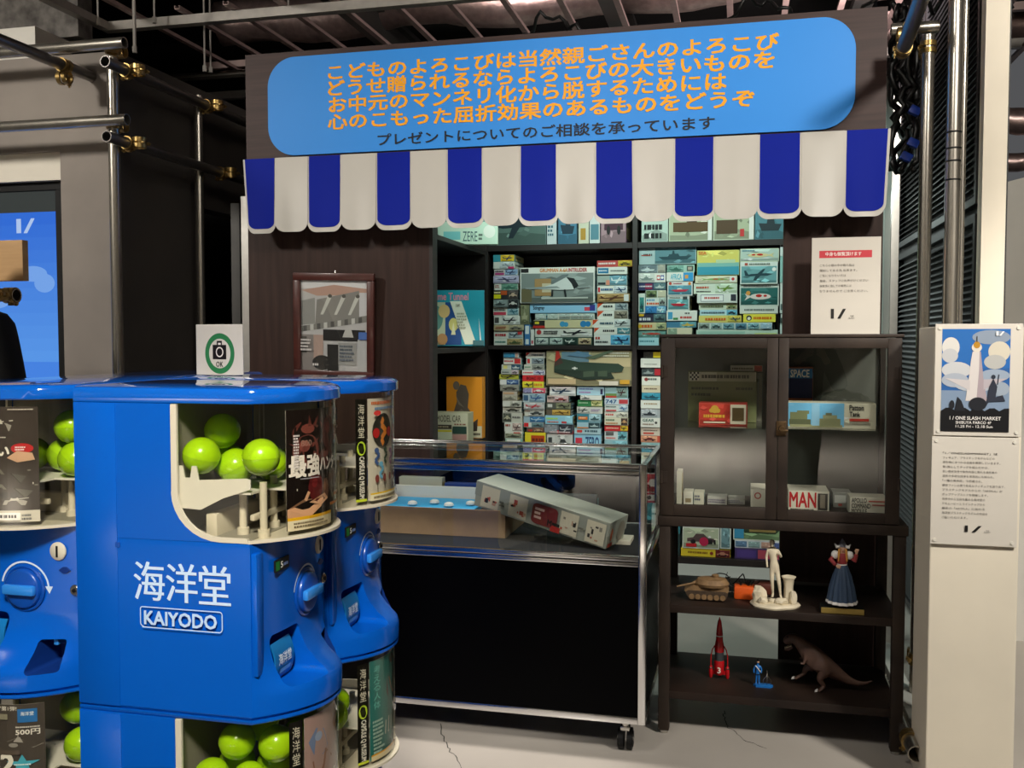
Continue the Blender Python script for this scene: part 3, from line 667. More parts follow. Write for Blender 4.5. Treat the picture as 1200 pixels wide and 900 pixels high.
# ================================================================ kit boxes
ORD = ['topmost', 'second from top', 'third from top', 'fourth from top', 'fifth from top', 'sixth from top', 'seventh from top', 'eighth from top', 'ninth from top', 'tenth from top', 'eleventh from top', 'twelfth from top', 'thirteenth from top', 'fourteenth from top']
def kit_box(x0, x1, z0, z1, Y, depth, base, art, label, group, seed=0, title=None, side=None, parent=None):
    w_, h = x1-x0, z1-z0; cx = (x0+x1)/2
    t = thing('kit_box', label, 'box', (cx, Y, z0), group=group)
    key = 'card_'+base
    if key not in M: M[key] = mat(key, base, 0.5, noise=0.03, nscale=12)
    bm = NB(); box(bm, -w_/2, w_/2, 0.0016, depth, 0, h-.0006, min(.0012, h*.05)); obj('carton', bm, key, t)
    p = Paint(lambda u, v, hh: (-w_/2+u, 0.0016-hh-.0001, v))
    R = random.Random(seed); e = min(.004, h*.05)
    dark = '#2a3038'; art = art.split('|')
    def pic(u0, u1, v0, v1, spec):      # 'p:bg:fg' a small picture with a motif
        a = spec.split(':'); p.rect(u0, v0, u1, v1, '#'+a[1])
        bg = hexc('#'+a[1]); W, H = u1-u0, v1-v0
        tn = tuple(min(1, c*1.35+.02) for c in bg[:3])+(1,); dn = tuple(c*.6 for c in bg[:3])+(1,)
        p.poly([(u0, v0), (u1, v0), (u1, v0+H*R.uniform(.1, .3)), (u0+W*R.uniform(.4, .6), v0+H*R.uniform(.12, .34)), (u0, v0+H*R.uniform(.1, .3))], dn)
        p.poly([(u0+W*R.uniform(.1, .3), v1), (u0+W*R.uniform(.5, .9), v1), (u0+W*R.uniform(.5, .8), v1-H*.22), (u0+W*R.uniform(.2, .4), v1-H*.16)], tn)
        if a[0] != 'x' or W > .04:
            for _ in range(9):               # broken colour of the painted picture
                cu, cv = u0+W*R.uniform(.04, .96), v0+H*R.uniform(.06, .94); q = R.choice((.45, .65, .8, 1.25, 1.6, 2.0)); wd, ht = W*R.uniform(.03, .14), H*R.uniform(.03, .12)
                cc = tuple(min(.8, c*q+(.03 if q > 1 else 0)) for c in bg[:3])+(1,); tl = R.uniform(-.5, .5)*ht
                pts = [(cu-wd, cv-ht*.4-tl), (cu+wd*.2, cv-ht-tl*.3), (cu+wd, cv+tl), (cu-wd*.1, cv+ht+tl*.2)]
                p.poly([(min(max(x, u0), u1), min(max(y, v0), v1)) for x, y in pts], cc)
        if a[0] in MOT:
            if R.random() < .4: MOT[a[0]](p, u1-W*.06, v0+H*.12, -W*.86, H*.74, '#'+a[2])
            else: MOT[a[0]](p, u0+W*.06, v0+H*.12, W*.86, H*.74, '#'+a[2])
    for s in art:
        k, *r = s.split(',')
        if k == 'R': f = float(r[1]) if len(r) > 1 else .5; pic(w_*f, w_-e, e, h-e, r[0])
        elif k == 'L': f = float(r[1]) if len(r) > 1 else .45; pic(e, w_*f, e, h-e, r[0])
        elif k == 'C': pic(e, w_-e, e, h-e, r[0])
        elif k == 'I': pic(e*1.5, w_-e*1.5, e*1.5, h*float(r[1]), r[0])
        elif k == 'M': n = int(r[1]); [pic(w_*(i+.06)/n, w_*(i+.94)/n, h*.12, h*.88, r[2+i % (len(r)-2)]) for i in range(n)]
        elif k == 'B': a, b_, c_, d = [float(q) for q in r[1:5]]; p.rect(w_*a, h*c_, w_*b_, h*d, '#'+r[0])
        elif k == 'T': p.poly([(e, h-e), (e+h*.75, h-e), (e, h*.25)], '#'+r[0])
        elif k == 'K': a, b_, c_, d = [float(q) for q in r[1:5]]; p.marks(w_*a, h*c_, w_*b_, h*d, '#'+r[0], int(r[5]) if len(r) > 5 else 1, R.randint(0, 999))
        elif k == 'X': a, b_, c_, d = [float(q) for q in r[2:6]]; p.text(r[1], w_*a, h*c_, w_*b_, h*d, '#'+r[0], .02)
        elif k == 'O': a, b_, rr = [float(q) for q in r[1:4]]; p.ell(w_*a, h*b_, h*rr, h*rr, '#'+r[0], 16)
    # print on the right-hand end of the carton, seen where the box stands clear of its neighbour
    p.fn = lambda u, v, hh: (w_/2+hh, .0016+u, v)
    sc = '#'+(side or R.choice(['8fb8bc', 'c9cfc6', '5f8f96', 'b8a878', '7a9aa0']))
    p.rect(.004, h*.1, depth-.004, h*.9, sc); p.marks(.012, h*.3, depth*.6, h*.7, dark, 1, seed)
    p.build('box_print', t)
    n_ = len(label.split())
    if n_ > 16: print('LONG', n_, label)
    return t
def stack(name, group, rows, ybot, Y=YB+.015, shelf=None):
    """rows: (x0, x1, top, base, art, colour words) from the top down, in photograph units on the shelf front."""
    zt_ = [at((r[0]+r[1])/2, r[2], Y).z for r in rows]
    zb0 = shelf if shelf is not None else at((rows[-1][0]+rows[-1][1])/2, ybot, Y).z
    for i, r in enumerate(rows):
        zl = (zt_[i+1]+.0004) if i+1 < len(rows) else zb0+.0004
        R = random.Random(hash((name, i)) & 0xffff if False else i*31+len(name)*7)
        dy = R.uniform(-.006, .010)
        lab = '%s kit box, %s %s' % (r[5], ORD[i], name)
        kit_box(at(r[0], r[2], Y+dy).x, at(r[1], r[2], Y+dy).x, zl, zt_[i], Y+dy, R.uniform(.19, .24), r[3], r[4], lab, group, seed=i*13+len(name))
W_, P_ = 'd9ddd2', 'e4e6dc'
UP, MI, LO = 'kit boxes on the upper shelf', 'kit boxes on the middle shelf', 'kit boxes on the lowest shelf'
TX = 'K,3a4048,.06,.48,.3,.72'
stack('of stack left of jet box', UP, [
    (577.8, 603, 298.3, '2f8f9c', 'B,e3bd2a,.35,.98,.05,.95|R,p:e3bd2a:30405a,.4', 'yellow and teal'),
    (578, 603, 306.7, W_, 'R,p:cfd8d8:8a9aa0,.3|B,c23a6a,.7,.98,.0,.3', 'white and pink'),
    (579, 607, 315, 'd0cfc6', 'R,p:8fa9c8:3a4a6a,.45|B,b0447a,.04,.42,.1,.45|K,4a3048,.05,.42,.5,.8', 'blue and pink'),
    (578, 608, 323, 'c9c6d8', 'C,p:b4b2cc:4a4a66', 'lilac'),
    (579, 607, 332, W_, 'R,s:6c9a86:3f6a5c,.3|K,a03a30,.04,.26,.3,.8,2', 'green and white'),
    (578, 607.5, 340, '2a2a2c', 'B,d8d421,.02,.3,.1,.55|R,c:56504c:c0a890,.6|B,b8552a,.3,.55,.5,.95|K,e0d8a0,.04,.3,.6,.9', 'black with yellow tag'),
    (578, 607.5, 351, '6f7a78', 'L,s:8a9896:3a4444,.55|R,c:23282a:c8c8c0,.6', 'dull grey'),
    (578, 608, 360, W_, 'R,p:8fb0b8:3a6a78,.55|B,c8465a,.02,.5,.08,.45|K,444444,.05,.48,.55,.85', 'white with red band'),
    (578.7, 609, 370, 'dcdfd6', 'R,p:d5d8d0:34343a,.3|B,50504c,.04,.2,.2,.8', 'white with dark aeroplane'),
    (578.7, 613.7, 380.5, 'c8b88f', 'R,c:b0a888:6a6a60,.5|K,a05a40,.06,.45,.25,.75,2', 'sandy'),
    (578.7, 613, 387.5, W_, 'R,p:aab8bc:4a5860,.5|K,b03038,.05,.48,.2,.7,1|B,c03a3a,.82,.96,.5,.9', 'white with red lettering'),
    (578.7, 613, 396.7, 'dfe0d4', 'R,s:b09a6a:4a5a3a,.45|K,3a7a70,.05,.42,.3,.7', 'white and olive')], 404.5, shelf=zs['a'])
def single(x0, x1, y0, y1, base, art, label, group, Y=YB+.015, shelf=None, depth=.2, seed=1, side=None):
    z0 = shelf+.0004 if shelf is not None else at((x0+x1)/2, y1, Y).z
    return kit_box(at(x0, y0, Y).x, at(x1, y0, Y).x, z0, at((x0+x1)/2, y0, Y).z, Y, depth, base, art, label, group, seed=seed, side=side)
single(614.6, 620.8, 380.5, 404, '3a78b0', 'B,e0e6e4,.15,.85,.55,.95|B,e0e6e4,.2,.8,.05,.3', 'narrow blue kit box standing on end left of the grey jet box', UP, shelf=zs['a'])
single(609.8, 620.2, 356.7, 380.2, '6f7257', 'C,s:7a7d5e:a8a888', 'small olive kit box standing on end beneath the grey jet box', UP, seed=4)
single(621.8, 625.6, 386, 404, 'dfe0da', 'B,b84a5a,.2,.8,.1,.3', 'thin white kit box standing on end, next to the blue upright one', UP, shelf=zs['a'])
t = kit_box(at(609.3, 313, YB).x, at(696.7, 313, YB).x, at(650, 355, YB).z+.0004, at(650, 313, YB).z, YB+.004, .22, P_,
    'I,x:7f8a86:333333,.83|B,2c2c2c,.012,.115,.86,.97|X,d8842e,GRUMMAN A-6A,.27,.64,.865,.965|X,b8323a,INTRUDER,.65,.9,.865,.965|B,5e6660,.02,.98,.025,.15|B,a8885a,.2,.42,.2,.68|B,6a6448,.02,.16,.03,.4|B,c8bfa0,.3,.42,.3,.55',
    'large kit box with a grey twin seat jet on the upper shelf', UP, seed=2)
p = Paint(lambda u, v, h: (u, -h-.0035, v)); s_ = .176/.19
for pts, c in (([(-.19, .075), (-.08, .085), (-.02, .10), (.055, .135), (.10, .128), (.12, .09), (.105, .07), (.02, .068), (-.05, .072)], '#cfd6d2'),
               ([(-.02, .10), (.05, .135), (.07, .15), (.03, .148), (-.03, .115)], '#6e7a7a'), ([(.055, .135), (.10, .128), (.125, .09), (.10, .07), (.085, .10)], '#23282a'),
               ([(-.19, .082), (.0, .088), (.02, .078), (-.16, .072)], '#8f9a98'), ([(.04, .07), (.05, .07), (.058, .03), (.046, .03)], '#23282a'), ([(-.03, .07), (-.02, .07), (-.022, .035), (-.034, .035)], '#23282a'),
               ([(.12, .082), (.19, .085), (.19, .08), (.12, .075)], '#8f9a98'), ([(-.09, .03), (.18, .03), (.18, .022), (-.09, .02)], '#b8bdb4')):
    p.poly([(a*s_, b_) for a, b_ in pts], c)
p.build('jet_picture', t)
stack('of pile under jet box', UP, [
    (621, 699, 355.3, '8fc4e4', 'B,d84a5a,.82,.9,.2,.6|B,3a3a8a,.9,.98,.2,.8|X,222233,Stingray,.05,.22,.25,.75', 'long pale blue'),
    (627, 696.7, 366.7, 'd5d8cc', 'T,d2622a|L,p:6aa0a8:344a55,.38|M,.,5,x:bcccc4:0,x:c4d2c8:0|K,8a8a80,.42,.95,.3,.6', 'white with orange corner'),
    (624.7, 694, 375, 'cfc79a', 'B,2a2a26,.0,.2,.3,.95|B,c2342c,.0,.2,.0,.3|B,d8c83a,.03,.1,.5,.8|O,3f96c0,.5,.5,.35|O,3f96c0,.56,.45,.3|O,2f80b8,.85,.5,.4|O,2f80b8,.93,.5,.35', 'cream with blue globes'),
    (627, 694, 384.5, 'd9dad0', 'R,p:d5d6cc:23262a,.45|O,b03a3a,.07,.55,.28|K,2a2a2a,.15,.42,.3,.75,2', 'white with black aeroplane'),
    (626.7, 694, 395, '2f4a40', 'M,.,4,p:c8d4cc:3a4a50,p:b8ccc4:303a40,p:1f3a34:d0d8d0,c:c8b490:5a4a3a', 'green four picture')], 404.5, shelf=zs['a'])
stack('of stack right of jet box', UP, [
    (699.7, 741, 305, 'b8443c', 'R,c:c8b03a:6a5a20,.6|K,e8d8d0,.04,.55,.3,.75', 'small red and yellow'),
    (699.7, 735, 312.8, W_, 'B,2f78a0,.03,.38,.15,.85|K,d8e0e0,.06,.34,.35,.65|K,555a5a,.45,.95,.35,.6', 'white with blue label'),
    (699.7, 735, 321.7, '9fb0a8', 'R,p:6fa0b0:d8e4e4,.42|B,d89078,.3,.42,.05,.5|B,30363a,.03,.28,.1,.3', 'teal aeroplane'),
    (699.7, 735, 334.7, P_, 'R,p:c8d4d8:2f4a6a,.55|B,c03440,.03,.1,.2,.8|K,2f5a8a,.13,.54,.3,.75', 'white with red tag'),
    (700, 738, 344, 'b09a70', 'C,p:a88a58:5a3a28|B,d8dcd8,.82,.97,.1,.9', 'brown'),
    (699.7, 736, 354, P_, 'T,d2522a|R,p:9aa8ac:4a5a62,.58|K,333a3a,.2,.55,.3,.7', 'first white with red corner'),
    (699.7, 736, 363.8, P_, 'T,d2522a|R,p:8a8474:3a3a34,.55|K,333a3a,.2,.52,.3,.7', 'second white with red corner'),
    (694, 738.7, 374, P_, 'T,d2522a|R,p:ccd6d4:444c4c,.58|K,3a5a6a,.2,.58,.3,.7', 'wide white with red corner'),
    (696, 738.7, 383.7, P_, 'T,d2522a|R,p:4f8a94:d0d8d4,.64|K,2a2a2a,.25,.6,.3,.75', 'teal picture with red corner'),
    (696, 738.7, 392, 'dfe2dc', 'R,p:5fb0d8:1f3a5a,.46|K,b8443c,.04,.2,.5,.85|K,33383c,.04,.4,.2,.45', 'white and bright blue')], 404.5, shelf=zs['a'])
stack('of first stack in right bay', UP, [
    (749, 816, 289, 'a3bcbc', 'R,s:5f8a92:2a4a52,.28|K,2a2a2a,.08,.25,.45,.65|B,a8483c,.04,.2,.5,.55', 'long blue warship'),
    (748.2, 780, 310, '9aa8a8', 'L,s:6a7a80:c8d4d4,.68|R,x:a8a89a:0,.72', 'grey warship'),
    (748.2, 780, 320, P_, 'L,s:d4dad2:7a8a86,.6|B,c43a3a,.68,.8,.25,.75|B,3a4a9a,.82,.94,.25,.75|O,f0f0ec,.74,.5,.15|O,f0f0ec,.88,.5,.15', 'white with two colour squares'),
    (748.2, 780.5, 331, '26305a', 'R,s:5a7a80:c0ccc8,.56|B,8a2a4a,.25,.5,.15,.85|K,d8d8e0,.04,.5,.35,.65', 'navy'),
    (756.7, 780.5, 340, 'cfd8ca', 'R,x:c8c4aa:0,.6|L,s:6a7a52:2a3a2a,.55|K,2a2a2a,.2,.5,.1,.4', 'small white and olive'),
    (756.7, 780.5, 349, 'd5ded6', 'K,4a90c0,.05,.5,.55,.9|K,d0582a,.05,.8,.1,.5|R,c:a8b8b0:5a5a5a,.65', 'small white with orange lettering'),
    (756, 780.5, 358.7, '2f70b0', 'R,p:7ab0c8:d8e8ec,.55|L,x:3a84c0:0,.5', 'small bright blue'),
    (748.2, 780.5, 367.5, '22263e', 'R,s:5a7a7c:2a3a40,.55|B,d8b02a,.02,.2,.7,.95|K,d8dce0,.03,.52,.12,.62', 'dark navy with yellow tag'),
    (748.2, 780.5, 377.8, 'd5c99a', 'R,s:b0b88a:4a5a4a,.64|K,d0622a,.12,.6,.2,.8|O,d0a82a,.06,.5,.25', 'cream with orange lettering'),
    (748, 780.5, 386.7, '5f9490', 'C,f:6f9e96:a85a4a', 'plain sea green'),
    (748.2, 772, 395.5, 'a8d8e0', 'K,4a8a98,.06,.8,.35,.7', 'pale ice blue')], 404.5, shelf=zs['a'])
single(748.2, 756, 343.7, 367.3, 'cfdad0', 'I,s:3a8a84:1f4a50,.8', 'small teal kit box standing on end in the right bay', UP, seed=6)
stack('of second stack in right bay', UP, [
    (781.7, 814, 310.3, 'a8ccbc', 'L,s:7aa89a:3a6a5c,.6|B,4a5a50,.72,.95,.15,.85|B,b8a898,.76,.9,.3,.7', 'sea green ship'),
    (781, 813, 319, P_, 'X,4fb4c8,AFRICA,.16,.56,.2,.8|B,3a9ad0,.62,.98,.04,.96|B,e0a050,.68,.8,.3,.7', 'white and cyan'),
    (782, 811.7, 329.7, 'dfe0da', 'I,b:5f9aac:c03a50,.72|O,c84a3a,.12,.86,.1|O,d87a2a,.88,.84,.1|K,b04a5a,.24,.6,.8,.92', 'white with pink speedboat'),
    (782, 808, 346.7, 'cfd8d4', 'I,b:6aa4a8:b82a3a,.78|B,3a4a4a,.7,.9,.75,.95|K,6a7a6a,.1,.6,.82,.94', 'white with red speedboat'),
    (781, 817, 363.8, P_, 'B,4aa0c8,.05,.2,.15,.85|K,c43a34,.45,.85,.15,.5|B,3a8a4a,.22,.38,.1,.3|K,555,.6,.8,.6,.85'.replace('555', '555555'), 'white with red print'),
    (781, 816, 376, '3f7a9a', 'R,s:6aa4b0:d0b04a,.45', 'deep blue'),
    (781.7, 811, 384, 'd8d2b4', 'L,x:8aa08a:0,.4|K,5a5a4a,.45,.95,.3,.7', 'cream and sage')], 404.5, shelf=zs['a'])
stack('of stack topped by yellow ship', UP, [
    (816.9, 866.7, 293, 'cfd27a', 'I,x:d8cf6a:0,.98|B,3f9ab0,.01,.99,.02,.34|B,7fb8b0,.01,.99,.34,.5|X,d8642a,SEA,.04,.22,.83,.95|B,b8d0a8,.45,.9,.48,.62', 'large yellow ship'),
    (814.7, 864, 322.7, 'd9d6b8', 'M,.,1,f:d9d6b8:8ab06a|B,e4e4dc,.82,.97,.15,.85|O,c43a3a,.9,.5,.2', 'cream fish'),
    (813, 864, 331.7, 'd3ddcc', 'R,p:c8d8c0:6a8a3a,.5|K,c0543a,.06,.36,.45,.75|K,444444,.06,.4,.12,.3', 'white with green aeroplanes'),
    (816.9, 864, 344, 'dfe4dc', 'B,2a3a5a,.09,.66,.15,.88|B,eef0ec,.1,.65,.2,.83|K,c4463a,.18,.58,.35,.7|B,3a3a44,.84,.97,.2,.9', 'white with framed red lettering'),
    (819, 864, 355, 'cfd8c2', 'R,c:b8b48a:6a7a4a,.72|K,555a3a,.05,.66,.25,.75', 'pale olive lettered'),
    (820, 864, 363, 'b8dce8', 'R,c:6ab0cc:2a3a4a,.72|K,46586a,.04,.68,.25,.75', 'ice blue lettered'),
    (819, 869, 369.7, 'e0d474', 'R,p:d8c85a:3a4a5a,.68|K,d86a2a,.15,.64,.2,.75', 'yellow lettered'),
    (818, 905, 378, 'cfdcd4', 'M,.,6,c:8a9a90:3a4440,c:9ab8b4:3a5a5a,p:7aa8b0:2a4a5a,s:5a8aa0:203a4a,p:8ab8c0:2a4a5a,x:a0c0d0:0', 'very wide many picture'),
    (816, 911.7, 386.5, 'bcd4c4', 'B,9fc4b4,.02,.6,.1,.9|B,c8d890,.72,.99,.1,.8', 'widest pale green')], 404.5, shelf=zs['a'])
single(781, 816.5, 391, 404.5, 'bccac0', 'K,5a6a64,.1,.7,.3,.7', 'low pale box at the foot of second stack in right bay', UP, shelf=None, seed=3) if False else None
stack('of stack with carp picture', UP, [
    (867.5, 913, 291, 'cdd6b8', 'C,f:b8ccc0:d8cc9a|K,5a8a9a,.05,.4,.75,.92', 'pale yellow and blue'),
    (867.5, 911.7, 306.7, 'd5dfd8', 'I,p:6fa4a8:24444c,.8|B,b05040,.12,.2,.84,.95|K,707a70,.24,.8,.84,.95|O,eef0ea,.9,.65,.09', 'teal aeroplane'),
    (866.9, 913, 333, 'cfd6cc', 'I,f:2f6a66:e0d8d0,.84|K,5a5a5a,.1,.8,.87,.97|O,d89a4a,.22,.6,.1', 'dark green carp'),
    (866.9, 911.7, 358.7, 'd9ddd4', 'K,5f6a66,.12,.92,.3,.7', 'white lettered')], 367.5)
single(871, 909, 368, 377.4, 'ece04a', 'O,3a3a3a,.18,.5,.34|O,ece8d0,.18,.45,.2|K,d8701f,.32,.92,.25,.75', 'yellow kit box with orange lettering under the carp box stack', UP, seed=8)
stack('at the right end, by the wood panel', UP, [
    (914.4, 922, 282, 'cdd8d4', 'B,2a2a2a,.1,.9,.6,.95', 'white and black end of'),
    (914.4, 922, 300, '8fc0b8', '', 'teal end of'),
    (914.4, 922, 331, 'd5ddd6', 'B,5a6a6a,.1,.8,.1,.3', 'white end of'),
    (914.4, 922, 367, '3a4442', 'B,d0d4d0,.1,.8,.5,.9', 'dark end of'),
    (914.4, 922, 378, 'cfe0da', '', 'pale end of')], 404.5, shelf=zs['a'])
# middle shelf
zB = zs['b']
tail = lambda x0, x1: []
stack('of first stack on middle shelf', MI, [
    (590, 607.8, 413, 'cfd8d8', 'L,x:3f90b8:0,.75|B,c8a89a,.78,.95,.1,.9', 'small blue and white'),
    (590, 610.6, 419.5, 'd8d8d0', 'B,c83a3a,.62,.97,.1,.9|K,c03a48,.05,.55,.3,.7', 'small white and red'),
    (587.7, 610.6, 427, 'b8c0b8', 'R,s:3a5a70:c0c8c8,.5|B,d0c87a,.1,.3,.2,.8', 'small grey and navy'),
    (587, 607.5, 433.5, 'a8b0a8', 'R,c:b8a8b0:5a5a5a,.6|K,4a5a5a,.05,.5,.3,.7', 'thin grey'),
    (585, 607.5, 438.7, 'b8c040', 'C,p:b8c048:3a3a30', 'yellow green'),
    (585.7, 608, 444.8, 'd0d4d0', 'R,p:3a5a88:a8c0d4,.35', 'white and blue'),
    (586, 608, 451, '84877c', 'C,c:8a8d82:4a4a44', 'first grey'),
    (588.8, 606, 458.5, 'a8a498', 'I,s:9a9a8a:6a6a60,.55|B,b89a7a,.05,.8,.7,.9', 'beige'),
    (588.8, 611, 470, 'c8ccc4', 'R,c:b0b4a8:5a5f58,.4', 'pale grey car'),
    (589, 611, 476.7, 'cdd0c6', 'R,c:c0c4b8:44483f,.1', 'white armoured'),
    (588.8, 612, 484, 'b8bcb0', 'L,c:4a5048:a8a890,.45|K,5a5a5a,.5,.9,.4,.7', 'green grey'),
    (591, 612, 495.3, 'd0d4cc', 'R,p:b8a8a0:5a4a4a,.45|K,9a4a3a,.06,.4,.5,.9', 'white and rose'),
    (591.5, 612, 506, 'd4d8cc', 'I,s:8a9078:3a4038,.75|B,b8453a,.5,.9,.8,.95', 'white framed'),
    (592, 612, 514, '9fc8b8', 'R,p:5fa090:2a4a44,.4|B,e0e4dc,.1,.9,.75,.95', 'mint green'),
    ], 541, shelf=zs['b']+.045)
stack('of second stack on middle shelf', MI, [
    (616, 639.2, 413, P_, 'T,c83a30|K,2f4a5a,.3,.9,.3,.75', 'white with red triangle'),
    (616.8, 637.5, 419.5, 'cfd4cc', 'B,c43a3a,.05,.2,.15,.85|R,p:8a98a0:333d42,.3', 'white with red edge'),
    (614, 637.5, 427, 'c4c8bc', 'R,s:8a9088:333a38,.4|K,5a8a6a,.05,.35,.3,.7', 'pale grey'),
    (611.8, 638.6, 433.5, 'd8dcd4', 'R,p:b8bcd0:3a3a6a,.5|K,c43a4a,.05,.5,.3,.7', 'white and lilac'),
    (612.2, 637, 439.8, 'c2262a', 'X,5a1014,BOAC 10,.2,.85,.25,.75', 'bright red'),
    (612.2, 637, 447, 'd9d23a', 'L,p:d9d23a:23231f,.5|K,d08a2a,.55,.95,.2,.8|B,222222,.48,.52,.05,.95', 'bright yellow'),
    (613, 639.2, 454.6, 'd8c8c8', 'R,c:d0546a:d8d8d8,.42|L,x:8a8ab0:0,.38', 'white and crimson'),
    (612.5, 638.6, 461, 'a8bcc4', 'R,p:8aa8b8:3a5a8a,.3|B,3a5a78,.04,.25,.2,.8', 'pale blue'),
    (613.7, 637.8, 471.7, 'c4c8c4', 'C,p:b8bcbc:b03a44', 'white with red aeroplane'),
    (614.5, 637.8, 480, 'c8ccc0', 'R,c:b8beb8:3f4648,.2|K,8a6a5a,.04,.3,.6,.9', 'white with grey tank'),
    (613.4, 638.6, 488, '9ab4c0', 'R,p:3f78a8:a8c8d8,.3', 'sky blue'),
    (613.4, 637, 495.3, 'c8d0cc', 'B,c42a30,.02,.25,.1,.9|R,s:6a8a90:303a3a,.4', 'white with red end'),
    (617, 637, 501.2, '5a4a44', 'R,c:7a5a4a:c0a080,.4|B,b83a2a,.1,.35,.2,.6', 'dark brown'),
    (615, 639.2, 506.7, 'dfd02a', 'B,b84a1f,.3,.95,.45,.85|K,6a2a1a,.35,.9,.5,.75', 'yellow with rust band'),
    ], 541, shelf=zs['b']+.045)
t = kit_box(at(640, 411, YB).x, at(741, 411, YB).x, at(690, 452.2, YB).z, at(690, 411, YB).z, YB+.006, .22, 'a8a07c',
    'C,x:a39c78:0|B,6a8a9a,.18,.5,.68,.97|B,c8b890,.5,.98,.55,.8|K,d8d4c0,.66,.97,.9,.97|K,d8d4c0,.6,.97,.82,.89|B,c8b088,.02,.35,.04,.2|B,d0a03a,.86,.97,.06,.18|B,d8d0c0,.62,.84,.02,.14',
    'large kit box with a dark green bomber on the middle shelf', MI, seed=3)
p = Paint(lambda u, v, h: (u, -h-.0035, v)); s_ = .205/.21
for pts, c in (([(-.19, .10), (-.17, .12), (-.16, .145), (-.05, .125), (.10, .12), (.16, .118), (.19, .10), (.18, .075), (.12, .07), (-.02, .072), (-.12, .08), (-.19, .088)], '#34463a'),
               ([(-.19, .10), (-.18, .182), (-.165, .185), (-.15, .14), (-.14, .12)], '#4a3a34'), ([(-.185, .125), (-.18, .182), (-.165, .185), (-.155, .15)], '#b8392f'),
               ([(-.19, .088), (-.19, .07), (-.02, .03), (.14, .04), (.12, .07)], '#2a382f'), ([(-.12, .16), (-.02, .15), (.02, .16), (-.06, .185)], '#5f86a0'), ([(-.02, .145), (.12, .19), (.14, .185), (.03, .14)], '#5f6e58'),
               ([(-.03, .045), (.03, .05), (.03, .08), (-.03, .075)], '#4a5a48'), ([(.05, .05), (.10, .05), (.10, .08), (.05, .078)], '#4a5a48')):
    p.poly([(a*s_, b_) for a, b_ in pts], c)
p.ell(-.075, .092, .008, .008, '#d0d4cc', 10); p.rect(-.09, .089, -.06, .095, '#d0d4cc'); p.build('bomber_picture', t)
stack('of first stack under green bomber', MI, [
    (644, 674.4, 452.7, P_, 'C,p:dfe4e4:33465a', 'white jet'),
    (641, 666, 463.9, 'c8b0a8', 'R,c:c4b0b0:8a3a3a,.3|K,2f2f2f,.04,.5,.5,.9,2', 'chequered rose'),
    (640, 669, 471.7, '4a5046', 'R,p:7a8064:2a2f2a,.4|B,c8ccc4,.06,.25,.3,.75', 'dark olive'),
    (640, 668.5, 480, '5a5244', 'R,p:c0a050:5a4420,.25', 'tan'),
    (638.7, 671, 487, '8cc4d8', 'R,x:9ad0e0:0,.72|B,b84a4a,.6,.78,.1,.35|K,a8d850,.05,.5,.5,.8|K,c86a5a,.08,.5,.15,.4', 'sky blue lettered'),
    (637.6, 671.8, 497.3, '6a7078', 'B,c22a30,.0,1,.02,.36|R,p:3a4048:a8b0b4,.5|L,x:8a9298:0,.45|K,e8d0d0,.2,.9,.08,.28', 'grey with red strip'),
    (641, 671, 508.5, 'c8ccc8', 'R,c:c0c4c0:3a3f40,.3|B,3a3f40,.05,.2,.3,.8', 'white with black car'),
    ], 541, shelf=zs['b']+.048)
stack('of second stack under green bomber', MI, [
    (676, 708, 452.7, 'a4c8d8', 'B,3a3a5a,.86,.95,.1,.7|K,7a8ac0,.08,.6,.55,.85|K,a87ab0,.08,.55,.2,.45', 'pale blue lettered'),
    (680, 705, 463.4, 'dfe2da', 'L,s:dfe2da:5a5f60,.5', 'thin white'),
    (676.8, 706, 468.8, '2f7f4a', 'R,p:c8cc8a:5a6a3a,.55|K,a8d0a8,.05,.45,.4,.7', 'green and cream'),
    (676, 706, 476.6, 'ccd0c8', 'L,p:c8ccc4:48504f,.5|K,9a8ab0,.55,.95,.3,.7,2', 'white aeroplane'),
    (676, 704.4, 485, '3a8090', 'R,s:a8ccd4:3a5a60,.5|B,d8742a,.06,.44,.3,.65|K,f0d8b0,.1,.4,.4,.6', 'teal with orange lettering'),
    (676, 703, 495, '9ac0cc', 'R,s:2f4a50:a8c0c0,.5|B,d08a5a,.02,.5,.0,.2', 'blue and dark green'),
    (673, 704, 502, 'a8c8d0', 'B,c43a34,.1,.3,.25,.7|K,2a4a5a,.4,.95,.25,.8', 'pale blue with red badge'),
    (672.8, 704.4, 509, '8fc4dc', 'X,2a4a78,ZERO,.42,.92,.2,.85|B,c83a4a,.05,.3,.3,.8', 'light blue lettered')], 541, shelf=zs['b']+.048)
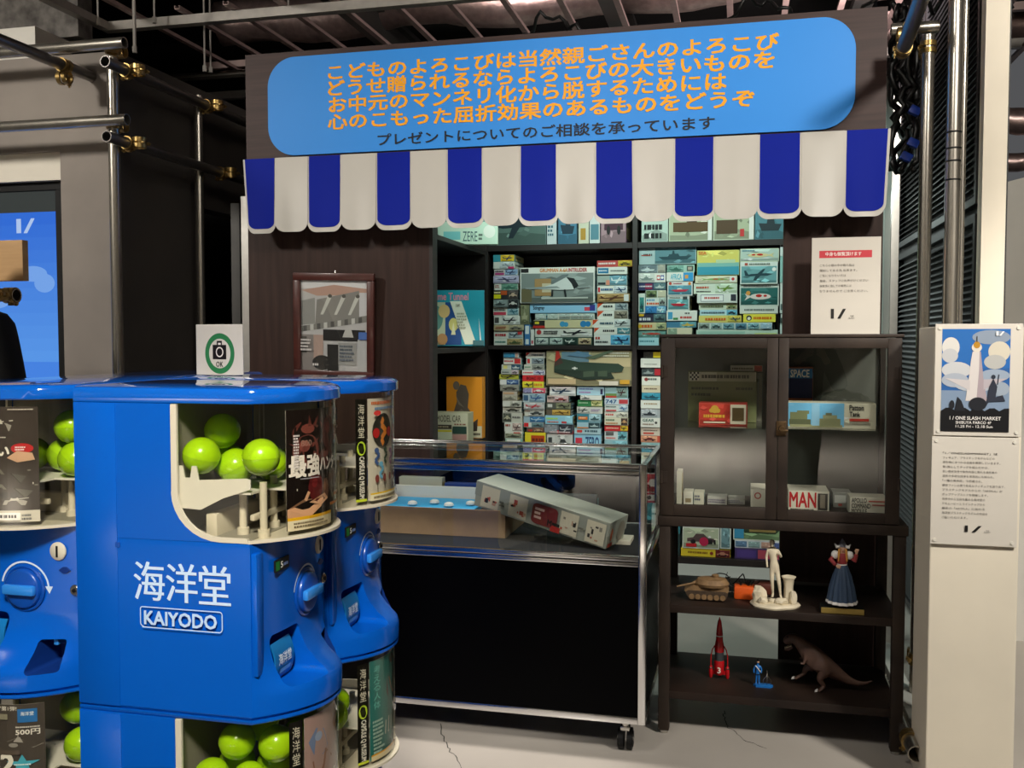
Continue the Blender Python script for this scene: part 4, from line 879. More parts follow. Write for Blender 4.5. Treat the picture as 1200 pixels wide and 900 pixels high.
stack('of third stack under green bomber', MI, [
    (709, 736, 452.7, '9ac4c8', 'B,b8453a,.02,.5,.04,.2|B,6a8a50,.02,.6,.2,.4|R,p:8aa8a0:4a3a3a,.5|K,2a5a6a,.5,.95,.8,.96', 'teal and green'),
    (708.4, 736.6, 467, 'c4d4dc', 'B,b84448,.6,.97,.15,.85|X,2a5a88,747,.05,.5,.2,.8', 'white with red block'),
    (708.6, 735.9, 474.4, 'ccd8d4', 'R,p:b8ccd4:3a6a9a,.6|K,3a5a5a,.05,.5,.6,.85|B,c05050,.05,.5,.1,.3', 'white with blue jet'),
    (708.4, 735.9, 482.8, 'cfd2c4', 'K,b8443c,.05,.4,.25,.75|R,p:cfd2c4:6a6a60,.5', 'cream with red lettering'),
    (708.4, 736, 489.5, 'd0d0b8', 'R,c:4a3a34:c09a6a,.7|K,3a6a4a,.06,.45,.55,.85|K,b8743a,.06,.6,.15,.4', 'cream with brown label'),
    (708.4, 736, 498.4, 'c22a2e', 'R,p:d8c03a:5a4a2a,.68|K,f0c8b0,.06,.6,.35,.65', 'red and yellow'),
    (708.4, 735.4, 505.4, 'c4d0d0', 'R,s:6aa8b4:2a4a52,.58|B,5a5a5a,.06,.4,.5,.9|K,c45a50,.06,.5,.1,.35', 'white and aqua'),
    (708.4, 735.4, 516, '8ab4bc', 'R,p:7ab0bc:303a40,.35', 'aqua aeroplane')], 541, shelf=zs['b']+.048)
for (x0, x1, base, art, lab) in ((578, 613, 'bcd4c8', 'L,s:9ac0b0:4a6a60,.6|K,3a5a5a,.65,.95,.3,.7', 'wide mint box at shelf bottom, below leftmost stack, seen through glass'),
                                 (614, 640, 'a8c8c8', 'B,3a5a58,.04,.2,.1,.9|B,e0e6e0,.25,.4,.1,.9|B,5a6a68,.45,.6,.1,.9', 'pale box at shelf bottom, below second stack, seen through glass'),
                                 (640.6, 704, 'cdd2ca', 'R,p:c0cac4:6a7a78,.3|K,8a9090,.04,.28,.3,.7', 'wide white box at shelf bottom, seen through the showcase glass'),
                                 (705, 739, 'a8d0dc', 'R,p:7ac0d8:3a6a8a,.5|K,3a6a7a,.05,.45,.3,.8,2', 'light blue box at shelf bottom, seen through the showcase glass')):
    z1 = zs['b']+(.0446 if x1 < 650 and x0 < 640.5 else .0476)
    kit_box(at(x0, 530, YB+.01).x, at(x1, 530, YB+.01).x, zs['b']+.0004, z1, YB+.01, .22, base, art, lab.replace('box', 'kit box', 1), MI, seed=int(x0))
stack('of stack beside the glazed cabinet', MI, [
    (754, 790, 411.8, '2f2f2c', 'L,x:3a3a36:0,.3|B,d8c42a,.32,.95,.1,.9', 'black and yellow'),
    (750.8, 790, 420, 'd8dcd2', 'K,8a9088,.1,.5,.3,.45', 'plain white'),
    (752, 790, 431, '4a5656', 'L,s:3a4648:8a9896,.4|B,b02a34,.4,.6,.1,.9', 'slate with red edge'),
    (752, 790, 441, 'd4d8cc', 'O,8a3a3a,.14,.65,.2|K,3a4a4a,.2,.5,.5,.85', 'white with red disc'),
    (752, 790, 452, 'c8c0a4', 'K,5a4a3a,.08,.5,.4,.7', 'buff lettered'),
    (752, 790, 460.5, '2f7a90', 'L,s:3a90a8:1f4a5a,.6', 'sea blue'),
    (750.8, 790, 469, 'd4dad2', 'K,9a8a6a,.1,.5,.4,.7', 'white with brown lettering'),
    (750.8, 790, 479, '9aa4a8', 'L,s:aab4b8:2a3238,.5', 'grey sailing ship'),
    (750.8, 790, 490, 'd0d4cc', 'X,2a5a50,GEAR,.06,.4,.6,.9|O,3a3a3a,.46,.5,.14|K,8a7a6a,.06,.4,.2,.45', 'white with green lettering'),
    (750.8, 790, 501, 'c8c0b0', 'B,b8564a,.08,.4,.15,.4|K,6a5a50,.08,.5,.5,.75', 'cream with rose band'),
    (750.8, 790, 511, 'c0503a', 'L,c:d8a080:6a2a2a,.5', 'brick red'),
    (751.5, 790, 519, '8fb4b4', 'L,s:7aa4a8:2a4a50,.5', 'grey green')], 541, shelf=zs['b'])
# lowest shelf, seen below the cabinet and past the showcase
zL = zs['low']
stack('of pile by the showcase end', LO, [
    (752, 797, 555, 'c8ccc8', 'L,c:b83a40:e0d8d0,.6|K,3a3a4a,.65,.9,.3,.7', 'white with red car'),
    (752, 797, 578, 'b82a48', 'B,e8e4dc,.05,.35,.2,.8|O,3a3a3a,.2,.5,.2', 'crimson'),
    (752, 797, 590, '3f90a0', 'C,s:4a9aa8:1f4a50', 'sea green ship'),
    (752, 797, 625, '2a3a3c', 'C,s:2f4a4c:7a9a98', 'dark teal')], 655, shelf=zL)
stack('of left pile below the cabinet', LO, [
    (800, 843.5, 600, 'd4dad0', 'I,c:b8c4a8:5a4a4a,.55|K,5a6a60,.15,.9,.85,.95|B,c02a30,.1,.38,.05,.14|O,b82a50,.58,.2,.12|K,2a2a2a,.7,.95,.1,.3', 'white with cartoon flower'),
    (798, 856, 643.5, 'e0c830', 'K,7a5a1a,.14,.55,.3,.7|R,c:6a2a2a:b8806a,.7|O,8a3a2a,.62,.5,.2', 'yellow')], 655, shelf=zL)
single(844.2, 857, 600, 643.3, 'd0dcd4', 'I,x:7aa0a8:0,.62|B,5a7a50,.2,.8,.7,.9', 'white kit box standing on end beside the cartoon flower box', LO, seed=9)
stack('of right pile below the cabinet', LO, [
    (859.5, 922, 600, 'cfd8cc', 'I,s:7a9a70:2a3a2a,.95|B,3a8ab0,.02,.2,.06,.5|B,8a7a4a,.3,.8,.3,.6', 'sea battle'),
    (861, 922, 634.5, 'c4ccd0', 'M,.,4,x:5a7a9a:0,x:8aa8a8:0,x:c09a8a:0,x:4a5a8a:0', 'pale many picture'),
    (861, 922, 643.5, '3a2a5a', 'B,a84a5a,.45,.98,.1,.9|B,4a3a7a,.04,.42,.15,.85', 'purple and rose')], 655, shelf=zL)
# top shelf, showing below the awning
TOP = 'picture boxes on the top shelf'
zT = zs['top']
for x0, x1, y0, base, art, lab in (
    (573, 640, 238, '5a7470', 'C,p:5f7a72:24343c', 'green grey aeroplane box on top shelf under the awning'),
    (641, 652, 240, 'cfd8d8', 'K,3a6a7a,.1,.9,.2,.5,3', 'white upright box on top shelf'),
    (654, 676, 236, '3f7088', 'C,s:4a84a0:1f3a4a', 'blue ship box on top shelf'),
    (678, 690, 240, 'cfd0b8', 'B,b8903a,.2,.7,.1,.4', 'cream box with a yellow label on top shelf'),
    (691, 703, 240, 'd4dcd8', 'B,5a8a98,.1,.9,.1,.5', 'white and teal box on top shelf'),
    (704, 734, 236, '7a5a6a', 'C,c:a88a90:4a2a3a', 'mauve box on top shelf'),
    (752, 783, 240, 'b8ccc0', 'C,x:b8ccc0:0|K,1f2624,.1,.9,.05,.75,3', 'pale green box with skeleton picture on top shelf'),
    (784, 835, 238, 'b8c4a8', 'I,s:b0b89a:4a3a24,.95|B,5a4426,.1,.9,.25,.5|B,dfe0d8,.9,.99,.02,.98', 'pale green box with a brown reptile on top shelf'),
    (836, 884, 238, 'c4ccb4', 'I,x:b0b89a:0,.95|B,54402a,.08,.6,.18,.55|B,e4e4dc,.88,.99,.02,.98|B,c43a3a,.66,.76,.1,.3', 'pale green box with second brown reptile on top shelf'),
    (885, 920, 238, '4a7a84', 'C,s:4f8490:23343a', 'blue green ship box at right end of top shelf')):
    single(x0, x1, y0, 286, base, art, lab.replace('box', 'kit box', 1), TOP, shelf=zT, seed=int(x0))

# the three boxes in the side bookcase, turned a little out of the bay
def face_box(name, w_, h, d, loc, rz, base, label, draw, group=None, cat='box', tilt=0, m='print'):
    t = thing(name, label, cat, loc, (tilt, 0, rz), group)
    key = 'card_'+base
    if key not in M: M[key] = mat(key, base, 0.5, noise=0.03, nscale=12)
    bm = NB(); box(bm, -w_/2, w_/2, .0008, d, 0, h, .0012); obj('carton', bm, key, t)
    p = Paint(lambda u, v, hh: (-w_/2+u*w_, -hh, v*h)); draw(p); p.build('box_print', t, m)
    return t
def d_time(p):
    p.rect(.01, .01, .99, .99, '#1f93a6'); p.text('Time Tunnel', .08, .82, .72, .95, '#d88a9a', .02)
    p.rect(.02, .02, .32, .78, '#b8c0a0'); p.rect(.32, .02, .6, .78, '#1f4a86'); p.ell(.16, .5, .12, .22, '#5a8a80'); p.ell(.3, .62, .1, .12, '#d8b87a'); p.ell(.46, .38, .08, .12, '#d0c878'); p.poly([(.42, .2), (.5, .2), (.46, .42)], '#e0dcb0')
    p.poly([(.4, .8), (.6, .8), (.86, .03), (.66, .03)], '#dfe0cc'); p.marks(.52, .3, .7, .6, '#a8a890', 6, 3); p.poly([(.92, .05), (.95, .05), (.9, .5)], '#d0dcd8'); p.rect(.8, .01, .99, .1, '#3a6a70'); p.ell(.1, .12, .1, .12, '#5a4a38'); p.ell(.27, .12, .09, .1, '#b88a5a')
    p.text('TUNNEL', .5, .7, .58, .75, '#5a4a3a')
ts = zb_[3]; q = at(535, 408, 4.62)
face_box('kit_box', .29, .285, .05, (at(534, 400, 4.62).x, 4.62, ts+.009), math.radians(16), '1f8496', 'teal kit box with creature pictures leaning in the side bookcase', d_time, 'kit boxes in the side bookcase', tilt=math.radians(-8))
def d_orange(p):
    p.rect(.01, .01, .99, .99, '#e8992c'); p.rect(.01, .01, .99, .2, '#d8d4b4')
    p.poly([(.35, .2), (.62, .2), (.88, .32), (.86, .12), (.62, .1)], '#4a4038')      # plinth
    p.poly([(.2, .42), (.3, .6), (.28, .75), (.4, .88), (.55, .86), (.63, .72), (.6, .5), (.72, .4), (.7, .24), (.55, .2), (.48, .4), (.3, .3), (.22, .36)], '#6b6156')
    p.ell(.28, .86, .09, .07, '#7a7062'); p.poly([(.26, .72), (.36, .6), (.5, .5), (.34, .55)], '#8f8676'); p.poly([(.25, .4), (.42, .48), (.5, .44), (.3, .32)], '#8a8070')
    p.marks(.62, .04, .95, .1, '#5a5648', 1, 4)
tb = zb_[2]
face_box('kit_box', at(565, 480, 4.85).x-at(523, 480, 4.85).x, at(545, 442, 4.85).z-tb, .06, (at(544, 480, 4.85).x, 4.85, tb+.0005), 0, 'd98f2a', 'orange kit box with a grey seated figure in the side bookcase', d_orange, 'kit boxes in the side bookcase')
def d_copy(p):
    p.rect(.01, .01, .99, .99, '#cdd0b4'); p.text('COPY MODEL CAR', .03, .7, .84, .92, '#6a6a58', .01); p.rect(.02, .46, .64, .6, '#4a4438'); p.marks(.05, .49, .6, .57, '#b0a888', 1, 4)
    p.rect(.02, .02, .64, .36, '#d5dec0'); p.rect(.02, .36, .64, .42, '#d8cf3a'); p.rect(.66, .3, .97, .55, '#2f4a40'); p.rect(.66, .03, .97, .28, '#b08a80'); p.marks(.7, .58, .95, .66, '#8a5a4a', 1, 5); p.poly([(.05, .15), (.4, .12), (.3, .22)], '#b8c4b0')
face_box('kit_box', at(548, 500, 4.62).x-at(496, 500, 4.62).x, at(520, 484, 4.62).z-tb, .12, (at(522, 500, 4.62).x, 4.62, tb+.0005), math.radians(3), 'b8b89a', 'wide cream kit box lying before the orange box in the side bookcase', d_copy, 'kit boxes in the side bookcase')
def d_zero(p):
    p.rect(.01, .01, .99, .99, '#c4dcc8'); p.text('ZERE', .42, .1, .66, .4, '#3a5a60'); p.ell(.86, .4, .1, .2, '#e4e8dc'); p.rect(.1, .15, .38, .4, '#7ac0c0'); p.rect(.02, .7, .98, .95, '#6a9a90'); p.marks(.68, .12, .76, .35, '#6a7a70', 2, 2)
face_box('kit_box', .30, .16, .05, (at(548, 276, 4.6).x, 4.6, zb_[4]+.0005), math.radians(12), 'bcd0bc', 'mint green kit box on the top shelf of the side bookcase', d_zero, 'kit boxes in the side bookcase')

# ================================================================ capsule machines
MW, MD, MH, MB_ = .333, .384, .644, .066     # width, depth, height of one machine, swell of its front
ZW0, ZW1, YBK = .345, .612, .168             # window sill, window top, where the side window ends at the back
def swell(s, b): return -b*(1-abs(2*s-1)**2.15)
def front_pts(b, n=22, ins=0.0):
    return [(-MW/2+ins+(MW-2*ins)*i/n, swell(i/n, b)+ins) for i in range(n+1)]
def ring_at(bm, z, b, ins=0.0, ins_b=0.0):
    pts = front_pts(b, ins=ins)+[(MW/2-ins, MD-ins_b), (-MW/2+ins, MD-ins_b)]
    return [bm.verts.new((x, y, z)) for x, y in pts]
def loft(bm, levels, mi=0):
    R = [ring_at(bm, z, b, i) for z, b, i in levels]
    for A, B in zip(R, R[1:]):
        for k in range(len(A)): bm.faces.new((A[k], A[(k+1) % len(A)], B[(k+1) % len(A)], B[k])).material_index = mi
    bm.faces.new(R[0][::-1]).material_index = mi; bm.faces.new(R[-1]).material_index = mi
def cut(o, cutters):
    for c in cutters:
        m = o.modifiers.new('cut', 'BOOLEAN'); m.object = c; m.operation = 'DIFFERENCE'; m.solver = 'EXACT'
    dg = bpy.context.evaluated_depsgraph_get(); dg.update()
    me = bpy.data.meshes.new_from_object(o.evaluated_get(dg)); o.modifiers.clear(); old = o.data; o.data = me
    for c in cutters: bpy.data.objects.remove(c)
    return me
def arc(cy, cz, r1, r2, a0, a1, n=8): return [(cy+r1*math.cos(math.radians(a0+(a1-a0)*i/n)), cz+r2*math.sin(math.radians(a0+(a1-a0)*i/n))) for i in range(n+1)]
SIDE_CUT = arc(YBK-.105, ZW0+.095, .105, .095, 0, -90)        # rounded lower back corner of the side window, (y, z)
def make_body():
    bm = NB()
    loft(bm, [(0, .094, .004), (.006, .100, 0), (.040, .100, 0), (.052, .095, 0), (.062, .082, 0), (.078, .062, 0), (.10, .042, 0), (.13, .027, 0), (.16, .022, 0), (ZW0-.012, .022, 0), (ZW0-.001, .025, .001)])
    body = obj('body', bm, ['blue', 'pocket'])
    cs = []
    c = NB(); prism(c, rrect(-.118, -.012, .052, .152, .014), 'y', -.16, .045, 0); cs.append(obj('c', c, ['blue', 'pocket']))
    c = NB(); prism(c, rrect(.070, .126, .040, .102, .008), 'y', -.16, .030, 1); cs.append(obj('c', c, ['pocket', 'pocket']))
    me = cut(body, cs)
    bm = NB(); bm.from_mesh(me)
    poly = [(MD, ZW0-.002), (MD, ZW1), (YBK, ZW1)]+SIDE_CUT
    for s in (-1, 1):
        a = MW/2*s; prism(bm, poly, 'x', a, a-.004*s)
    box(bm, -MW/2+.004, MW/2-.004, MD-.004, MD, ZW0-.002, ZW1)
    box(bm, -MW/2+.0045, MW/2-.0045, YBK+.012, YBK+.016, ZW0, ZW1)
    bmesh.ops.recalc_face_normals(bm, faces=bm.faces[:])
    bm.to_mesh(me); bm.free()
    for p_ in me.polygons: p_.use_smooth = True
    me.set_sharp_from_angle(angle=math.radians(32))
    bpy.data.objects.remove(body)
    return me
BODY = make_body()
def mesh_of(fill, smooth=True, mats=('blue',)):
    bm = NB(); fill(bm); o = obj('x', bm, list(mats), None, smooth); me = o.data; bpy.data.objects.remove(o); return me
def f_lid(bm):
    R = [ring_at(bm, z, b, i) for z, b, i in ((.613, .100, .001), (.616, .102, 0), (.634, .102, 0), (.641, .098, .003), (.644, .090, .010))]
    for A, B in zip(R, R[1:]):
        for k in range(len(A)): bm.faces.new((A[k], A[(k+1) % len(A)], B[(k+1) % len(A)], B[k]))
    bm.faces.new(R[0][::-1]); bm.faces.new(R[-1])
LID = mesh_of(f_lid, True, ('bluelid',))
def f_lid2(bm): loft(bm, [(.613, .098, .003), (.616, .100, .001), (.6215, .100, .001)])
LIDLOW = mesh_of(f_lid2)
def f_win(bm):
    path = [(-MW/2+.0065, YBK-.002)]+[(x, y) for x, y in front_pts(.098, 30, .0065)]+[(MW/2-.0065, YBK-.002)]
    def inner(q):
        out = []
        for i, p_ in enumerate(q):
            a = Vector(q[max(i-1, 0)]); c = Vector(q[min(i+1, len(q)-1)]); d = (c-a).normalized(); out.append((p_[0]-d.y*.0025, p_[1]+d.x*.0025))
        return out
    ins = inner(path); n = len(path)
    V = [[bm.verts.new((x, y, z)) for x, y in q] for q, z in ((path, ZW0+.0055), (path, ZW1), (ins, ZW1), (ins, ZW0+.0055))]
    for k in range(4):
        A, B = V[k], V[(k+1) % 4]
        for i in range(n-1): bm.faces.new((A[i], A[i+1], B[i+1], B[i]))
    bm.faces.new([V[k][0] for k in range(4)]); bm.faces.new([V[k][-1] for k in (3, 2, 1, 0)])
WIN = mesh_of(f_win, True, ('clear',))
def f_frame(bm):
    x = -MW/2-.0002
    out = [(YBK-.001, ZW1-.001), (YBK-.001, SIDE_CUT[0][1])]+[(y, z) for y, z in SIDE_CUT]+[(.004, ZW0)]
    inn = [(YBK-.014, ZW1-.001), (YBK-.014, SIDE_CUT[0][1]+.004)]+[(YBK-.105+(y-YBK+.105)*.87, ZW0+.095+(z-ZW0-.095)*.90) for y, z in SIDE_CUT]+[(.004, ZW0+.0095)]
    V = [[bm.verts.new((xx, y, z)) for y, z in q] for q, xx in ((out, x), (inn, x), (inn, x+.006), (out, x+.006))]
    for k in range(4):
        A, B = V[k], V[(k+1) % 4]
        for i in range(len(A)-1): bm.faces.new((A[i], A[i+1], B[i+1], B[i]))
    bm.faces.new([V[k][0] for k in range(4)]); bm.faces.new([V[k][-1] for k in (3, 2, 1, 0)])
def f_frame2(bm):
    f_frame(bm); bmesh.ops.scale(bm, vec=(-1, 1, 1), verts=bm.verts[:])
def f_sill(bm):
    q = front_pts(.1005, 26, .0012)+[(MW/2-.0012, .006), (-MW/2+.0012, .006)]
    prism(bm, q, 'z', ZW0-.0008, ZW0+.0048)
FRAME2 = mesh_of(f_frame2, True, ('cream',)); SILL = mesh_of(f_sill, True, ('cream',))
FRAME = mesh_of(f_frame, True, ('cream',))
def f_top(bm):
    pts = [(-MW/2, YBK-.006, ZW1-.007)]+[(a, b_-.001, ZW1-.007) for a, b_ in front_pts(.099, 26)]+[(MW/2, YBK-.006, ZW1-.007)]
    tube(bm, pts, .0045, 6)
TOPF = mesh_of(f_top, True, ('clear',))
def f_tray(bm):
    for s in (-1, 1):
        a = (MW/2-.010)*s
        prism(bm, [(YBK-.012, ZW0+.062), (YBK-.012, ZW0+.145), (YBK-.020, ZW0+.145), (YBK-.024, ZW0+.122), (YBK-.036, ZW0+.122), (YBK-.040, ZW0+.145), (YBK-.050, ZW0+.145), (YBK-.055, ZW0+.118), (.012, ZW0+.124), (.003, ZW0+.122), (.003, ZW0+.104), (.012, ZW0+.100), (.062, ZW0+.084), (.110, ZW0+.060)], 'x', a, a-.003*s)
    prism(bm, [(YBK-.012, ZW0+.096), (.004, ZW0+.096), (.004, ZW0+.092), (YBK-.012, ZW0+.092)], 'x', -MW/2+.014, MW/2-.014)
    prism(bm, [(.0038, ZW0+.096), (-.060, ZW0+.096), (-.060, ZW0+.092), (.0038, ZW0+.092)], 'x', -.085, .085)
TRAY = mesh_of(f_tray, False, ('whitepl',))
def f_posts(bm):
    for x_, y_ in ((-.11, .045), (-.03, .02), (.09, .05), (-.12, -.005), (.04, .09)):
        cyl(bm, (x_, y_, ZW0), (x_, y_, ZW0+.113), .0075, seg=12); cyl(bm, (x_, y_, ZW0), (x_, y_, ZW0+.02), .012, seg=12)
    box(bm, -.125, .06, .012, .022, ZW0+.036, ZW0+.048, .002); box(bm, -.14, .10, .085, .11, ZW0+.001, ZW0+.05, .004)
POSTS = mesh_of(f_posts, True, ('cream',))
def f_inner(bm): box(bm, -MW/2+.005, MW/2-.005, YBK+.004, YBK+.011, ZW0+.001, ZW1-.001); box(bm, -MW/2+.0065, MW/2-.0065, .0, YBK+.003, ZW0+.0052, ZW0+.0065)
INNER = mesh_of(f_inner, False, ('inner',))
def f_dial(bm):
    lathe(bm, [(.050, 0), (.050, .004), (.047, .006), (.043, .003)], seg=40)
    lathe(bm, [(.0425, .001), (.0425, .008), (.040, .012), (.036, .0135), (.0, .0138)][:-1], seg=36)
DIAL = mesh_of(f_dial, True, ('bluedk',))
def f_grip(bm): box(bm, -.039, .039, -.011, .011, .012, .026, .005)
GRIP = mesh_of(f_grip, True, ('bluelt',))
def f_coin(bm):
    lathe(bm, [(.0195, 0), (.0195, .003), (.017, .005), (.001, .0055)], seg=28)
COIN = mesh_of(f_coin, True, ('cream',))
FACE = Matrix.Rotation(PI/2, 4, 'X')          # local z of a round fitting turned towards the machine's front
def put(me, name, parent, loc=(0, 0, 0), face=False):
    o = bpy.data.objects.new(name, me); COL.objects.link(o); o.parent = parent; o.location = loc
    if face: o.rotation_euler = (PI/2, 0, 0)
    return o
def card_fn(x0, x1, z0, z1):
    def fn(u, v, h):
        x = x0+(x1-x0)*u; s = (x+MW/2)/MW
        y = swell(s, .098); sl = (swell(min(s+.004, 1), .098)-swell(max(s-.004, 0), .098))/(.008*MW); n = 1/math.sqrt(1+sl*sl); o = .0135-h
        return (x-sl*n*o, y+n*o, z0+(z1-z0)*v)
    return fn
def capsule(parent_m, loc, label, r=.037, rot=0.0):
    p_ = parent_m.matrix_basis @ Vector(loc)
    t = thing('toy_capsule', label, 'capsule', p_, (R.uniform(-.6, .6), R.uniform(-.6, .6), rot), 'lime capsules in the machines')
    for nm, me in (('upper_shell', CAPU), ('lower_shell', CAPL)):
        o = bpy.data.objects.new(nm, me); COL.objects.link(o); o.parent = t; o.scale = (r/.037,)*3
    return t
def f_half(sgn, rr):
    def f(bm):
        pr = [(max(rr*math.cos(a), .0006), rr*math.sin(a)*sgn) for a in [PI/2*i/12 for i in range(13)]]
        lathe(bm, pr, seg=28)
    return f
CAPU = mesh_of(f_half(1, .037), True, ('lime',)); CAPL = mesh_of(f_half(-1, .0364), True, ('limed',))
def pf(x): return swell((x+MW/2)/MW, .022)
def machine(loc, rz, label, draw=None, card=(-.105, .105), strip=None, side=False, front=True):
    t = thing('capsule_machine', label, 'capsule machine', loc, (0, 0, rz), 'blue capsule machines')
    put(BODY, 'body', t); put(LID if 'upper' in label else LIDLOW, 'lid', t)
    if not front: return t
    put(WIN, 'window', t); put(FRAME, 'window_frame', t); put(FRAME2, 'window_frame', t); put(SILL, 'window_sill', t); put(TRAY, 'capsule_tray', t); put(POSTS, 'mechanism', t); put(INNER, 'inner_wall', t)
    d = put(DIAL, 'dial', t, (.026, pf(.026)+.001, .206), True); put(GRIP, 'grip', d)
    p_ = Paint(lambda u, v, h: (u, pf(u)-h-.0012, v)); p_.ring(.026, .206, .0545, .0585, '#c8d8ea', 5, 168, 30); p_.poly([(.074, .212), (.092, .212), (.084, .196)], '#c8d8ea')
    p_.build('turn_arrow', t)
    c_ = put(COIN, 'coin_slot', t, (.105, pf(.105), .288), True)
    bm = NB(); box(bm, -.0022, .0022, -.012, .012, .0053, .0066); obj('slot', bm, 'rubber', c_)
    bm = NB(); lathe(bm, [(.012, 0), (.012, .004), (.0095, .006), (.0005, .006)], seg=20); l_ = obj('lock', bm, 'silver', t, True); l_.location = (.140, pf(.140), .205); l_.rotation_euler = (PI/2, 0, 0)
    bm = NB(); lathe(bm, [(.0045, .006), (.0045, .0075), (.0005, .0075)], seg=12); obj('keyhole', bm, 'rubber', l_, True)
    bm = NB(); prism(bm, [(-.014, 0), (-.004, .007), (.004, .007), (.014, 0), (.004, -.006), (-.004, -.006)], 'y', -.003, .001); o = obj('return_button', bm, 'pocket', t); o.location = (.118, pf(.118), .247)
    bm = NB(); box(bm, -.108, -.048, -.003, .001, .276, .300, .001); g = obj('price_display', bm, 'rubber', t); g.location = (0, pf(-.06), 0)
    p_ = Paint(lambda u, v, h: (u, -h-.0031, v)); p_.rect(-.106, .279, -.090, .297, '#1f7a34'); p_.text('5', -.086, .282, -.077, .294, '#e8e8e0', .02); p_.marks(-.074, .282, -.052, .292, '#8aa0d8', 1, 3); p_.build('price', g, 'print')
    # capsule door in the chute: a curved flap with the maker's name
    bm = NB(); A = []
    for i in range(11):
        a = math.radians(-62+112*i/10); A.append((-.012-.034*math.cos(a)+.034, .092+.052*math.sin(a)))
    for i in range(10):
        (y0, z0), (y1, z1) = A[i], A[i+1]
        bm.faces.new([bm.verts.new(q) for q in ((-.110, y0-.010, z0), (-.030, y0-.010, z0), (-.030, y1-.010, z1), (-.110, y1-.010, z1))])
    bmesh.ops.remove_doubles(bm, verts=bm.verts[:], dist=1e-5); bmesh.ops.solidify(bm, geom=bm.faces[:], thickness=.003)
    fl_ = obj('chute_door', bm, M.setdefault('flap', mat('chute_blue', '#0f6fb0', 0.35, noise=0.03)), t, True)
    def dfn(u, v, h):
        a = math.radians(-62+112*v); return (-.110+.080*u, -.022-.034*math.cos(a)+.034-h-.0008, .092+.052*math.sin(a))
    p_ = Paint(dfn); p_.text('海洋堂', .16, .50, .84, .72, '#dfeaf4', .02); p_.rect(.24, .32, .80, .42, '#7fc0e4'); p_.build('maker_name', fl_)
    # ribs in the coin return slot, hinge cover at the near corner
    bm = NB(); box(bm, .091, .102, -.018, .026, .086, .101, .002); obj('return_tab', bm, 'bluelt', t)
    bm = NB(); box(bm, -.163, -.137, -.012, .002, .085, .325, .003); obj('hinge_cover', bm, 'blue', t, True)
    if draw:
        cd = Paint(card_fn(card[0], card[1], ZW0+.014, ZW1-.014), nu=14, step=.00005); draw(cd)
        o = cd.build('display_card', t, 'glossprint')
        bm = NB(); n = 14; q0 = [card_fn(card[0], card[1], ZW0+.014, ZW1-.014)(i/n, v, -.0010) for v in (0, 1) for i in range(n+1)]
        vs = [bm.verts.new(q) for q in q0]
        for i in range(n): bm.faces.new((vs[i], vs[i+1], vs[n+2+i], vs[n+1+i]))
        bmesh.ops.solidify(bm, geom=bm.faces[:], thickness=.0012); obj('card_back', bm, 'paper', o)
    if strip:
        x0, x1 = strip; cd = Paint(card_fn(x0, x1, ZW0+.014, ZW1-.014), nu=3, step=.00006)
        cd.rect(0, 0, 1, 1, '#15140f'); cd.ell(.5, .52, .40, .07, '#b6d43a', 16); cd.ell(.5, .52, .18, .032, '#2a3010', 12)
        cd.text('CAPSULE Q MUSEUM', .24, .03, .76, .44, '#ece9df', .02, turn=True); cd.text('海洋堂', .22, .62, .78, .96, '#ddd8c8', .0, vert=True)
        cd.rect(0, 0, 1, .025, '#c8d83a')
        cd.build('title_strip', t, 'glossprint')
    return t
YM = 1.65; XF = -.912; GAP = .004
z_lo, z_hi = .0915, .714
# the printed cards
def d_hunter(p):
    p.rect(0, 0, 1, 1, '#17110f'); R = random.Random(4)
    for (cx, cy, rx, ry, c) in ((.25, .80, .2, .12, '#5a2e28'), (.2, .65, .15, .14, '#6a3a34'), (.55, .78, .14, .15, '#4a2a28'), (.5, .58, .16, .08, '#53302c'), (.8, .72, .12, .1, '#4a3a34'), (.3, .34, .1, .12, '#5a1a1c'), (.62, .36, .12, .1, '#4a342c'), (.85, .38, .1, .12, '#55403a'), (.45, .30, .06, .1, '#6a4a3a')):
        p.ell(cx, cy, rx, ry, c); 
        for k in range(4): a = R.uniform(0, 6.28); p.poly([(cx+rx*.5*math.cos(a), cy+ry*.5*math.sin(a)), (cx+rx*1.3*math.cos(a+.2), cy+ry*1.3*math.sin(a+.2)), (cx+rx*.5*math.cos(a+.5), cy+ry*.5*math.sin(a+.5))], c)
        p.ell(cx-rx*.2, cy+ry*.3, rx*.4, ry*.35, tuple(min(1, q*1.8) for q in hexc(c)[:3])+(1,), 10)
    p.text('最強', .02, .44, .34, .62, '#e8e2dc', .03); p.text('ハンター', .35, .47, .76, .59, '#e8e2dc', .03); p.text('見参', .77, .55, .83, .68, '#d8d2cc', .01, vert=True)
    p.poly([(.0, .09), (.0, .18), (.14, .25), (.40, .24), (.36, .17), (.22, .10)], '#c99a78'); p.poly([(.2, .22), (.42, .275), (.48, .225), (.36, .18)], '#c99a78'); p.line([(.16, .24), (.20, .31)], .03, '#c99a78')
    p.rect(.0, .0, .55, .10, '#d8cba8'); p.rect(.0, .085, .55, .11, '#d8a41a'); p.marks(.05, .02, .5, .07, '#5a4a34', 2, 3)
    p.rect(.78, .02, .92, .14, '#d8d4cc'); p.marks(.80, .04, .90, .12, '#222222', 1, 8)
    p.marks(.60, .22, .97, .27, '#b86a1e', 1, 5); p.marks(.5, .15, .9, .19, '#b86a1e', 1, 6); p.rect(.84, .86, .96, .97, '#1d4a7a'); p.marks(.70, .80, .97, .83, '#a88a6a', 1, 7); p.marks(.1, .42, .3, .435, '#9a9a9a', 1, 2); p.marks(.04, .52, .1, .80, '#c8c0b8', 12, 2)
    p.text('800', .1, .70, .2, .75, '#8a6a5a', 0)
